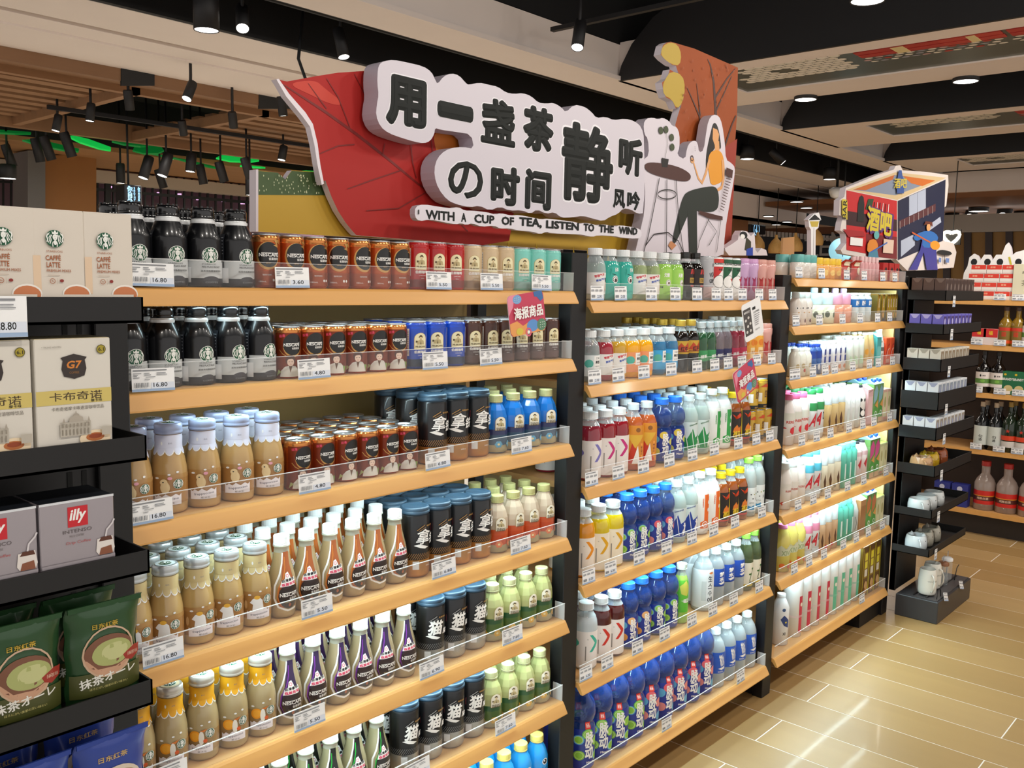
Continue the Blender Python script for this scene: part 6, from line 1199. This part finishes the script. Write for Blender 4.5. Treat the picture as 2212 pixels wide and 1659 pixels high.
# board of people seen from behind, standing on top of the liquor shelf
XC = 4.72
kp = [(2082, 590), (2090, 575), (2094, 556), (2104, 548), (2112, 552), (2118, 562), (2126, 550), (2138, 550), (2144, 562), (2152, 550), (2164, 550), (2172, 530), (2178, 524), (2184, 535), (2186, 552), (2194, 545), (2212, 540), (2240, 545), (2240, 628), (2076, 628)]
cx_ = lambda a, b: (lambda q: (-q[1]*1000, q[2]*1000))(atx(a, b, XC))
kb = MB(); kb.prism([(cx_(a, b)[0]/1000, cx_(a, b)[1]/1000) for a, b in kp], 0, .03, WHT, lambda u, v, d: (XC+d, -u, v), EDGE)
kid = link('cutout_board', kb.mesh('cutout_board')); tag(kid, 'white cutout board of people seen from behind above the liquor shelf', 'sign board')
kl = MB(); flat(kl, [('el', *cx_(a, 566), 20, 22, INK, 14) for a in (2104, 2133, 2160, 2200)]+[('po', [cx_(*p) for p in ((2120, 590), (2126, 580), (2142, 580), (2150, 592), (2150, 604), (2118, 604))], mat('#c4432e', .5)), ('po', [cx_(*p) for p in ((2150, 592), (2156, 582), (2168, 582), (2176, 594), (2176, 604), (2150, 604))], mat('#7aa4c8', .5)), ('li', [cx_(*p) for p in ((2180, 555), (2186, 580), (2200, 588))], 12, mat('#c8bc3a', .5))], lambda u, v, d: (XC-d, -u/1, v)); part('people_print', kl, kid)

# ================================================================ liquor shelf across the aisle
XF = 4.5; fs = thing('shelving_unit', (XF, .60, 0), 'wooden shelving unit with liquor bottles across the aisle at right', 'shelving')
ZF = [1.546, 1.255, .944, .572, .168]
part('back_panel', MB().box(.40, .42, -2.6, 0, .08, 1.62, mat('#3a2c22', .6)), fs); part('plinth', MB().box(.06, .4, -2.6, 0, 0, .14, mat('#2a221c', .6)), fs); part('end_panel', MB().box(.30, .42, 0, .012, 0, 1.62, BLK), fs)
for zz in ZF:
    s_ = link('shelf', MB().box(0.003, .40, -2.6, 0, zz-.018, zz, WOODTOP).mesh('shelf'), fs); part('price_rail', MB().box(-.006, .004, -2.6, 0, zz-.032, zz+.001, WOODLIP), s_)
area('shelf_lamp', (4.0, -.7, 2.6), (4.6, -.5, .9), .5, 22)
def lbottle(name, h, r, nr, body, lab, shapes, capm, al=None, sq=False, zl=(.15, .5)):
    H = h*1000; R = r*1000
    p = pr((R*.9, 0), (R, 3), (R, H*.55), (R*.8, H*.64), (nr*1000, H*.74), (nr*1000, H*.9))
    return bottle(name, p, 4 if sq else 22, gl(body, .1) if al is None else mat(body, .08, alpha=al, coat=.5), shapes, mat(capm, .4), nr*1.1, H*.1*.001*1000/1000 if False else h*.1, h*.9, label=(h*zl[0], h*zl[1], mat(lab, .45)) if lab else None, r0=r, h=h)
def yrow(P, ys_px, z, look, rows=1, zlv=0, xo=.05, rz=-PI/2):
    for i, (px, py) in enumerate(ys_px):
        y = atx(px, py, XF+xo)[1]
        for r in range(rows):
            place(P, XF+xo+r*(2*P.r+.012), y, z+.0006, '%s, %s%s, %s liquor shelf level' % (look, (ORD[i]+' from left') if len(ys_px) > 1 else 'single one', '' if r == 0 else ', back row', ORD[zlv]), look+'s on the liquor shelf', rz)
GOLDW = lbottle('liquor_bottle', .25, .042, .016, '#8a6a1c', '#7d6420', [('re', -66, 66, 96, 118, mat('#c8341c', .4)), ('re', -14, 14, 60, 90, mat('#b8401c', .4)), ('re', -66, 66, 16, 36, mat('#d8501c', .4))], '#4a3226')
WHB = lbottle('liquor_bottle', .27, .046, .015, '#14110f', '#e6dcd6', [('re', -70, 70, 62, 92, mat('#5c8a3c', .4)), ('el', 8, 78, 14, 10, mat('#7ab04a', .4), 12), ('el', -6, 112, 5, 8, INK, 10), ('tx', '清酒', 14, 112, 20, 9, INK, .02)], '#1a1716')
GRB = rackbox('liquor_box', .085, .06, .15, mat('#1f6a44', .4), [('tx', 'BRANDY', 0, 100, 60, 16, LW, .04), ('el', -16, 130, 8, 7, mat('#d8b82a', .4), 12), ('el', 6, 40, 26, 22, mat('#d8c48a', .4), 14), ('re', -10, 20, 4, 24, LW)], None, mat('#1f6a44', .4))
MIB = lbottle('liquor_bottle', .31, .044, .014, '#17191a', '#cfd6d0', [('tx', '匀', 6, 88, 24, 20, INK, .03), ('tx', '酒', 6, 66, 20, 18, INK, .03)], '#b9a68c', zl=(.10, .50))
GNB = lbottle('liquor_bottle', .325, .046, .014, '#1d2a1c', '#d9d2cc', [('re', -72, 72, 78, 108, mat('#d8401c', .4)), ('po', [(0, 152), (3, 143), (12, 142), (5, 136), (8, 127), (0, 133), (-8, 127), (-5, 136), (-12, 142), (-3, 143)], mat('#d23a2c', .4))], '#9a7c34', zl=(.10, .22))
JUGL = lbottle('liquor_jug', .32, .064, .026, '#b8a69c', None, [('re', -100, 100, 40, 64, mat('#d02a22', .4)), ('re', -100, 100, 64, 92, mat('#5a2a24', .4)), ('re', -100, 100, 92, 98, mat('#e0922a', .4)), ('re', -100, 100, 98, 130, mat('#d02a22', .4)), ('tx', '纯粮白酒', 6, 79, 70, 16, mat('#e6c8b0', .4), .03)], '#b8302c', al=.62)
RWP = rackbox('gift_box', .085, .06, .105, mat('#e6dcda', .4), [('re', -42, 42, 50, 104, mat('#cf2a2a', .4)), ('tx', '福', 0, 78, 24, 26, mat('#e6c02a', .4), .04)], None, mat('#cf2a2a', .4))
BLX = rackbox('gift_box', .10, .07, .15, mat('#2a3488', .4), [('re', -46, 46, 50, 86, mat('#d8a8a4', .4)), ('tx', '家庭装', 0, 68, 70, 18, mat('#8a2a3a', .4), .03), ('el', 0, 120, 17, 17, mat('#c4c8e0', .4), 14)], None, mat('#2a3488', .4))
REDP = rackbox('candy_box', .09, .06, .055, mat('#efe9e2', .4), [('re', -44, 44, 26, 54, mat('#dc4030', .4)), ('tx', '喜糖', -8, 40, 30, 12, mat('#f0b090', .4), .03), ('re', -44, 44, 3, 12, mat('#e8dcd4', .4))], None, mat('#e8e0d8', .4))
yrow(GOLDW, [(2170, 745), (2196, 745)], ZF[1], 'gold liquor bottle with red band', 1, 1)
yrow(RWP, [(2116, 742), (2141, 744)], ZF[1], 'red and white gift box', 1, 1); yrow(WHB, [(2222, 745)], ZF[1], 'dark liquor bottle', 1, 1)
yrow(WHB, [(2122, 845), (2153, 846)], ZF[2], 'black bottle with white and green label', 1, 2); yrow(GRB, [(2177, 852), (2200, 854), (2224, 856)], ZF[2], 'green liquor box', 1, 2)
yrow(MIB, [(2117, 970), (2146, 975)], ZF[3], 'black bottle with pale arched label', 2, 3); yrow(GNB, [(2177, 978), (2206, 982)], ZF[3], 'green bottle with red star', 2, 3)
yrow(JUGL, [(2124, 1095), (2172, 1102), (2222, 1110)], ZF[4], 'big clear liquor jug with red label', 1, 4, .085)
for i, (px, py) in enumerate(((2046, 1085), (2074, 1088))):
    y = atx(px, py, XF+.05)[1]+(.03, .0)[i]
    place(BLX, XF+.05, y, ZF[4]+.001+.0, 'dark blue gift box, %s on the lowest liquor level' % ('left', 'right')[i], 'blue gift boxes', -PI/2)
for r in range(4):
    for i in range(4):
        y = atx(2100+r*4, 640, XF+.05)[1]-i*.0925
        place(REDP, XF+.05+r*.002, y, ZF[0]+.001+r*.0562, 'red and white candy box, %s layer, %s from left, on the liquor shelf' % (('bottom', 'second', 'third', 'top')[r], ORD[i]), 'stacked candy boxes', -PI/2)
YCB2 = rackbox('tea_gift_box', .2, .07, .23, mat('#ded8bc', .5), [('tx', 'gift box', 10, 180, 120, 22, mat('#7a765e', .5), .02), ('tx', '茶礼', 0, 110, 100, 40, mat('#8a866e', .5), .02)], None, mat('#ded8bc', .5))
yrow(YCB2, [(2226, 640)], ZF[0], 'cream gift box with grey writing', 1, 0)
for k, zz in enumerate(ZF[:4]):
    for i, px in enumerate((2110, 2160, 2200)):
        y = atx(px, 650+k*100, XF)[1]; t = thing('price_tag', (XF-.009, y, zz+.001), 'price tag on the liquor shelf edge, %s level, %s from left' % (ORD[k], ORD[i]), 'price tag', 'price tags on the liquor shelf', -PI/2)
        k_ = PM[('5.00', True)]; link('card', k_[0], t); link('print', k_[1], t); t.scale = (1.1, 1, 1)
# ================================================================ beyond the units
def ypoly(mb, pix, y, th, m, edge=None): return mb.prism([(lambda q: (q[0], q[2]))(aty(a, b, y)) for a, b in pix], 0, th, m, lambda u, v, d: (u, y+d, v), edge)
def xpoly(mb, pix, x, th, m, edge=None): return mb.prism([(lambda q: (q[1], q[2]))(atx(a, b, x)) for a, b in pix], 0, th, m, lambda u, v, d: (x+d, u, v), edge)
def rect(a, b, c, d): return [(a, c), (b, c), (b, d), (a, d)]
TANW = mat('#9a6430', .6, grain='z', gs=3, ga=.06); PURP = mat('#7d6270', .6); FASC = mat('#bdae9c', .7)
s1 = struct('wall_2', ypoly(ypoly(MB(), rect(98, 208, 335, 560), 11.5, .3, TANW), rect(60, 98, 325, 560), 11.3, .5, GREYC))
s2 = struct('wall_3', ypoly(ypoly(ypoly(MB(), [(-40, 340), (62, 348), (62, 384), (-40, 376)], 12.6, .2, FASC), [(200, 366), (560, 404), (560, 426), (200, 392)], 12.6, .2, FASC), [(-40, 376), (700, 430), (700, 560), (-40, 560)], 13.4, .1, mat('#5c4450', .6)))
gb = MB()
for i in range(-3, 38):
    if 3.6 < i < 11: continue
    px = 6+i*17; ypoly(gb, rect(px, px+3.5, 376, 500), 12.75, .03, INK)
ypoly(gb, [(-40, 388), (62, 392), (62, 397), (-40, 393)], 12.72, .03, INK); ypoly(gb, [(200, 405), (560, 436), (560, 442), (200, 411)], 12.72, .03, INK); ypoly(gb, rect(228, 240, 390, 500), 12.7, .05, INK)
o = link('trim_9', gb.mesh('grille')); o['kind'] = 'structure'
pk = MB()
for i, (a, b) in enumerate(((235, 402), (262, 408), (340, 415), (383, 418), (480, 432), (425, 428), (520, 437))): ypoly(pk, rect(a, a+9, b, b+4), 13.3, .02, mat('#f0b8f0', .5, emit=1.8))
o = link('far_lamp', pk.mesh('far_lamps')); tag(o, 'small violet lamps glowing behind the far black grille', 'lamps'); o['kind'] = 'stuff'
# hanging direction signs
BLUE = mat('#9fd8ff', .5, emit=1.3)
LC_ = 2.76
def hsign(x0, x1, y0, y1, Y, label, name='hanging_sign', txt='你自处', sub='WEIGHTING', arrow=False):
    a = aty(x0, y1, Y); b = aty(x1, y0, Y); x0_, z0_, x1_, z1_ = a[0], a[2], b[0], b[2]; W_ = x1_-x0_; H_ = z1_-z0_
    t = thing(name, (x0_, Y, z0_), label, 'sign')
    part('sign_box', MB().cbox(0, W_, 0, .25, 0, H_, mat('#14161c', .4), .01), t)
    s = [('tx', '\n'.join(txt), W_*300, H_*(560 if arrow else 500), W_*330, H_*(620 if arrow else 860), BLUE, .04), ('tx', sub, W_*560, H_*(560 if arrow else 500), H_*(600 if arrow else 820), W_*100, BLUE, .02, -PI/2)]
    if arrow: s += [('ring', W_*400, H_*130, W_*190, W_*160, BLUE), ('tx', '↓', W_*400, H_*130, W_*200, W_*260, BLUE, .02)]
    s += [('tx', '\n'.join(txt), W_*820, H_*(560 if arrow else 500), W_*150, H_*(620 if arrow else 860), BLUE, .03)]
    l = MB(); flat(l, s, lambda u, v, d: (u, -d, v), .002, .001); part('lit_lettering', l, t)
    part('rod', MB().tube([(W_/2, .12, H_), (W_/2, .12, max(H_+.2, (3.91 if x0_ < 8 else LC_)-z0_))], .012, INK, 6), t)
hsign(270, 306, 401, 442, 9.2, 'dark hanging sign with blue lit characters above the black bottles')
hsign(1620, 1657, 437, 503, 6.6, 'dark hanging sign with blue lit characters and arrow right of the tree board', arrow=True, txt='称重处')
t = thing('exit_sign', (0, 0, 0), 'green lit exit sign with arrow hanging under the ceiling', 'sign'); G_ = mat('#52e08a', .5, emit=1.3)
ex = MB(); ypoly(ex, [(1719, 379), (1764, 386), (1764, 407), (1719, 402)], 6.0, .05, mat('#4a4f42', .5)); part('sign_box', ex, t)
c = lambda a, b: (lambda q: (q[0]*1000, q[2]*1000))(aty(a, b, 6.0)); l = MB()
flat(l, [('po', [c(1727, 386), c(1743, 388), c(1743, 406), c(1727, 404)], G_), ('tx', '闭', *c(1735, 396), 95, 120, mat('#0d4a24', .5), .0), ('po', [c(1752, 387), c(1757, 393), c(1754, 393), c(1754, 403), c(1751, 403), c(1751, 393), c(1748, 392)], G_)], lambda u, v, d: (u, 6.0-d, v), .002, .001); part('lit_print', l, t)
# column, ceiling and dark wall to the right of the tree board
struct('wall_4', ypoly(MB(), [(1560, 385), (1617, 400), (1614, 640), (1560, 640)], 6.2, .4, mat('#8a5c38', .6, grain='z', gs=3, ga=.08)))
LC = 2.75
struct('ceiling_2', MB().box(9.6, 15.0, 6.15, 22, LC, LC+.05, mat('#d6c2ae', .75)).box(9.6, 15.0, 6.15, 6.2, LC, 3.3, CREAM).box(9.6, 9.7, 6.2, 22, LC, 3.3, CREAM)
       .lathe([(.0, -.02), (1.2, -.02), (1.22, 0)], 40, mat('#a8937e', .7), (10.2, 7.6, LC)))
struct('wall_5', MB().box(15.0, 15.1, 3.7, 12, 0, 2.75, mat('#2a2426', .6)).box(14.9, 15.0, 3.7, 12, 2.2, 2.62, mat('#1c222c', .5)).box(14.88, 15.0, 3.7, 12, 2.62, 2.75, mat('#6a3f24', .6)))
wl = MB()
for i in range(26): xpoly(wl, [(1640+i*8, 498+i*.6), (1646+i*8, 498+i*.6), (1646+i*8, 510+i*.6), (1640+i*8, 510+i*.6)], 14.8, .02, mat('#b9b2ae', .5))
o = link('trim_10', wl.mesh('white_slats')); o['kind'] = 'structure'
def ceil_at(y): return LC if y > 6.15 else (3.3 if y > 4.45 else (3.95 if y > 3.5 else (3.3 if y > 3.14 else 4.15)))
def basket(px, py, Y, n, hh=34):
    q = atx(px, py, Y); k = hh/34*.30; Y = q[1]
    t = thing('pendant_lamp', (q[0], Y, q[2]), 'woven straw pendant lamp, %s from left beyond the middle unit' % n, 'lamp', 'woven pendant lamps')
    b = MB().lathe([(.40*k, -.45*k), (.44*k, -.25*k), (.40*k, 0), (.25*k, .25*k), (.09*k, .42*k), (.07*k, .6*k)], 24, mat('#d9aa62', .6, grain='z', gs=60, ga=.25))
    part('lamp_shade', b, t); part('bulb', MB().lathe([(0, -.2*k), (.1*k, -.12*k), (.1*k, 0), (0, .1*k)], 12, mat('#fff2d8', .5, emit=3)), t)
    part('cord', MB().tube([(0, 0, .6*k), (0, 0, ceil_at(q[1])-q[2]+.01)], .008, INK, 6), t)
for i, (a, b) in enumerate(((1636, 524), (1676, 530), (1718, 526), (1762, 512))): basket(a, b, 13.0, ORD[i])
zt = MB(); c9 = lambda a, b: (lambda q: (-q[1]*1000, q[2]*1000))(atx(a, b, 14.7))
flat(zt, [('tx', 'Z', *c9(1752, 535), 300, 330, mat('#9a9590', .5), .0), ('tx', 'E', *c9(1782, 533), 200, 330, mat('#9a9590', .5), .0), ('tx', 'N', *c9(1812, 525), 300, 400, mat('#9a9590', .5), .0)], lambda u, v, d: (14.7-d, -u, v), 0, .001)
o = link('wall_letters', zt.mesh('letters')); tag(o, 'large thin grey letters on the dark shop front behind the lantern', 'letters')
q = atx(1818, 541, 11.0); t = thing('round_sign', tuple(q), 'round pale blue lit sign behind the corner bar board', 'sign'); l = MB(); l.lathe([(0, 0), (.17, 0), (.17, .05), (0, .05)], 28, mat('#9fe0f4', .5, emit=.9)); o = part('sign_disc', l, t); o.rotation_euler = (0, -PI/2, 0); part('rod', MB().tube([(-.02, 0, .1), (-.02, 0, ceil_at(q[1])-q[2]+.01)], .01, INK, 6), t)
l = MB(); flat(l, [('tx', '牛', 40, 0, 150, 180, mat('#1c4a8a', .5), 0)], lambda u, v, d: (-.055-d, -u, v)); part('print', l, t)
ab = MB(); ypoly(ab, [(1692, 514), (1716, 512), (1712, 980), (1664, 980)], 4.2, .03, mat('#a87a4c', .5), mat('#c99a66', .5)); o = link('menu_board', ab.mesh('menu_board')); tag(o, 'small wooden easel board among the straw lamps', 'board')
# striped wall, wood ceiling and heart lamp at the far right
sw = MB(); OC = mat('#8f6a34', .6); ST = mat('#3a3032', .6)
sw.box(15.0, 15.1, -8, 3.7, 0, 2.62, OC).box(14.9, 15.0, -8, 3.7, 2.6, 2.9, mat('#a39a90', .6))
for a in (2082, 2128, 2172, 2216, 2037): xpoly(sw, rect(a, a+15, 480, 640), 14.93, .05, ST)
struct('wall_6', sw)
struct('ceiling_3', MB().box(13.2, 20, -8, 6.1, 3.02, 3.1, mat('#80532f', .6, grain='y', gs=3, ga=.12)).box(13.1, 13.2, -8, 3.14, 3.1, 3.4, CREAM))
q = atx(2055, 512, 11); t = thing('heart_lamp', (11, q[1], q[2]), 'glowing heart-shaped neon lamp right of the bar board', 'lamp')
part('lamp_tube', MB().tube([(0, .10*math.sin(a)**3*1.0, .08*math.cos(a)-.03*math.cos(2*a)-.014*math.cos(3*a)) for a in [2*PI*i/24 for i in range(25)]], .022, mat('#fff4dc', .5, emit=6), 8), t)
part('backplate', MB().box(.05, .08, -.1, .1, -.1, .1, INK).tube([(.06, 0, .1), (.06, 0, 4.1-q[2])], .006, INK, 6), t)
# ---- spotlights
LENS = mat('#fffaf2', .4, emit=9.0)
def spot(px, py, z, L_, r, aim, label, group, ceil, lit=True, hang=True):
    if 'wooden' in label: L_ *= .55; r *= .6
    if 'trench' in label: L_ *= .85; r *= .78
    q = atz(px, py, z); d = Vector(aim).normalized()
    t = thing('spotlight', tuple(q), label, 'spotlight', group)
    R_ = Vector((0, 0, -1)).rotation_difference(d)
    h = link('housing', MB().lathe([(0, L_), (r*.9, L_), (r*.9, L_), (r, L_*.9), (r, 0), (r*.93, 0), (r*.93, .006)], 18, DARK2).mesh('housing'), t); h.rotation_mode = 'QUATERNION'; h.rotation_quaternion = R_
    e = link('lens', MB().lathe([(r*.9, .003), (0, .004)][::-1] if 0 else [(0, .004), (r*.92, .004)], 18, LENS if lit else mat('#3a3a3c', .3)).mesh('lens'), t); e.rotation_mode = 'QUATERNION'; e.rotation_quaternion = R_
    top = -d*L_*.6
    if hang: part('bracket', MB().tube([tuple(top), (top.x*1.1, top.y, top.z+L_*.7), (top.x*1.1, top.y, max(ceil-q[2], top.z+L_*.8))], .012, DARK2, 6), t)
SP = [(524, 62, 3.2, .24, .055, (-.3, -.5, -.8)), (743, 124, 3.2, .26, .055, (0, -.3, -.9)), (446, 66, 3.12, .26, .10, (0, 0, -1)), (1247, 103, 3.2, .26, .055, (-.4, -.2, -.9)), (1614, 344, 3.25, .2, .12, (0, 0, -1)), (1692, 352, 3.2, .26, .07, (.3, -.6, -.7)), (1792, 388, 3.2, .2, .12, (0, 0, -1))]
for i, a in enumerate(SP): spot(*a, 'lit black spotlight in the dark ceiling trench, %s from left' % ORD[[1, 2, 0, 3, 4, 5, 6][i]], 'trench spotlights', 3.95)
SW = [(403, 214, 3.0, .3, .065, (-.45, -.2, -.85)), (281, 238, 3.0, .3, .065, (.2, .2, -.9)), (194, 262, 3.0, .3, .065, (-.1, 0, -.9)), (120, 283, 3.0, .3, .065, (-.2, 0, -.9)), (612, 251, 3.0, .3, .065, (.15, 0, -.98)), (608, 346, 3.0, .32, .08, (-.2, 0, -.9)), (397, 292, 2.95, .26, .065, (.3, .3, -.9), 0), (505, 276, 2.95, .26, .065, (.3, .3, -.9), 0),
      (28, 360, 2.9, .5, .09, (.3, 0, -.9), 0), (88, 350, 2.9, .5, .09, (.2, 0, -.9), 0), (112, 346, 2.9, .5, .09, (.3, 0, -.9), 0), (156, 339, 2.9, .5, .09, (.3, 0, -.9), 0), (261, 396, 2.75, .45, .09, (0, 0, -1)), (309, 385, 2.75, .5, .1, (-.3, 0, -.9)), (350, 380, 2.75, .5, .1, (-.3, 0, -.9)), (411, 371, 2.85, .4, .1, (-.1, 0, -.9)), (354, 406, 2.75, .45, .09, (.3, 0, -.9), 0), (440, 398, 2.75, .45, .09, (.2, 0, -.9), 0), (485, 393, 2.75, .45, .09, (.3, 0, -.9), 0), (541, 386, 2.75, .45, .09, (.3, 0, -.9), 0), (540, 422, 2.6, .45, .09, (0, 0, -1)), (17, 386, 2.7, .3, .16, (0, 0, -1))]
oidx = sorted(range(len(SW)), key=lambda i: SW[i][0])
NUM = ORD+['thirteenth', 'fourteenth', 'fifteenth', 'sixteenth', 'seventeenth', 'eighteenth', 'nineteenth', 'twentieth', 'twenty-first', 'twenty-second']
for rank, i in enumerate(oidx):
    a = SW[i]; spot(*a[:6], '%s black track spotlight under the wooden ceiling, %s from left' % ('lit' if len(a) == 6 else 'unlit', NUM[rank]), 'spotlights under the wooden ceiling', 3.88, len(a) == 6)
for i, a in enumerate(((1740, 216, 3.27, .05, .10, (0, 0, -1)), (2086, 177, 3.27, .05, .10, (0, 0, -1)), (1874, 3, 3.27, .05, .1, (0, 0, -1)))): spot(*a, 'round downlight at the beam edge above the right side, %s' % ('left one', 'right one', 'top one')[i], 'beam downlights', 4.12, True, True)
for i, a in enumerate(((2114, 457, 2.95, .12, .16, (0, 0, -1)), (2096, 469, 2.9, .3, .1, (-.5, 0, -.8)), (2168, 467, 2.9, .3, .12, (-.4, 0, -.8)), (2090, 499, 2.7, .3, .12, (0, 0, -1)), (2201, 483, 2.8, .35, .12, (-.4, 0, -.8)), (2051, 486, 2.8, .35, .12, (-.4, 0, -.8)))): spot(*a, 'lit spotlight before the striped wall, %s from left' % ORD[(3, 2, 4, 1, 5, 0)[i]], 'spotlights by the striped wall', 3.0)
for i, (a, b) in enumerate(((1721, 437), (1742, 450), (1660, 468), (1677, 486), (1700, 480))): spot(a, b, LC-.02, .02, .09, (0, 0, -1), 'small round ceiling downlight behind the lantern cutout, %s' % ('first', 'second', 'third', 'fourth', 'fifth')[i], 'downlights behind the lantern', 3.12, True, False)
q = atz(1808, 412, 3.0); t = thing('security_camera', tuple(q), 'white dome security camera left of the corner bar board', 'camera'); part('dome', MB().lathe([(0, -.12), (.08, -.09), (.11, -.02), (.11, .02), (.05, .05), (0, .05)], 18, WHT), t); part('rod', MB().tube([(0, 0, .05), (0, 0, .9)], .02, INK, 6), t)
# lighting tracks
tk = MB(); tk.box(3.35, 3.39, 1.2, 2.9, 3.42, 3.45, DARK2).box(-1, 12, 3.93, 3.97, 3.47, 3.5, DARK2).box(1.8, 8.0, 7.9, 7.94, 3.18, 3.22, DARK2).box(6.05, 6.1, 6.3, 9.5, 3.25, 3.3, INK)
struct('trim_11', tk)
bx = MB(); ypoly(bx, rect(262, 334, 145, 185), 6.14, .02, INK); ypoly(bx, rect(560, 640, 198, 235), 6.14, .02, INK); struct('trim_12', bx)
o = link('hanging_cable', MB().tube([(2.2, 4.3, 3.6), (2.15, 4.3, 3.2), (2.2, 4.25, 3.0), (2.3, 4.2, 2.88)], .012, INK, 6).mesh('cable')); tag(o, 'thin black cable hanging above the red leaf board', 'cable')
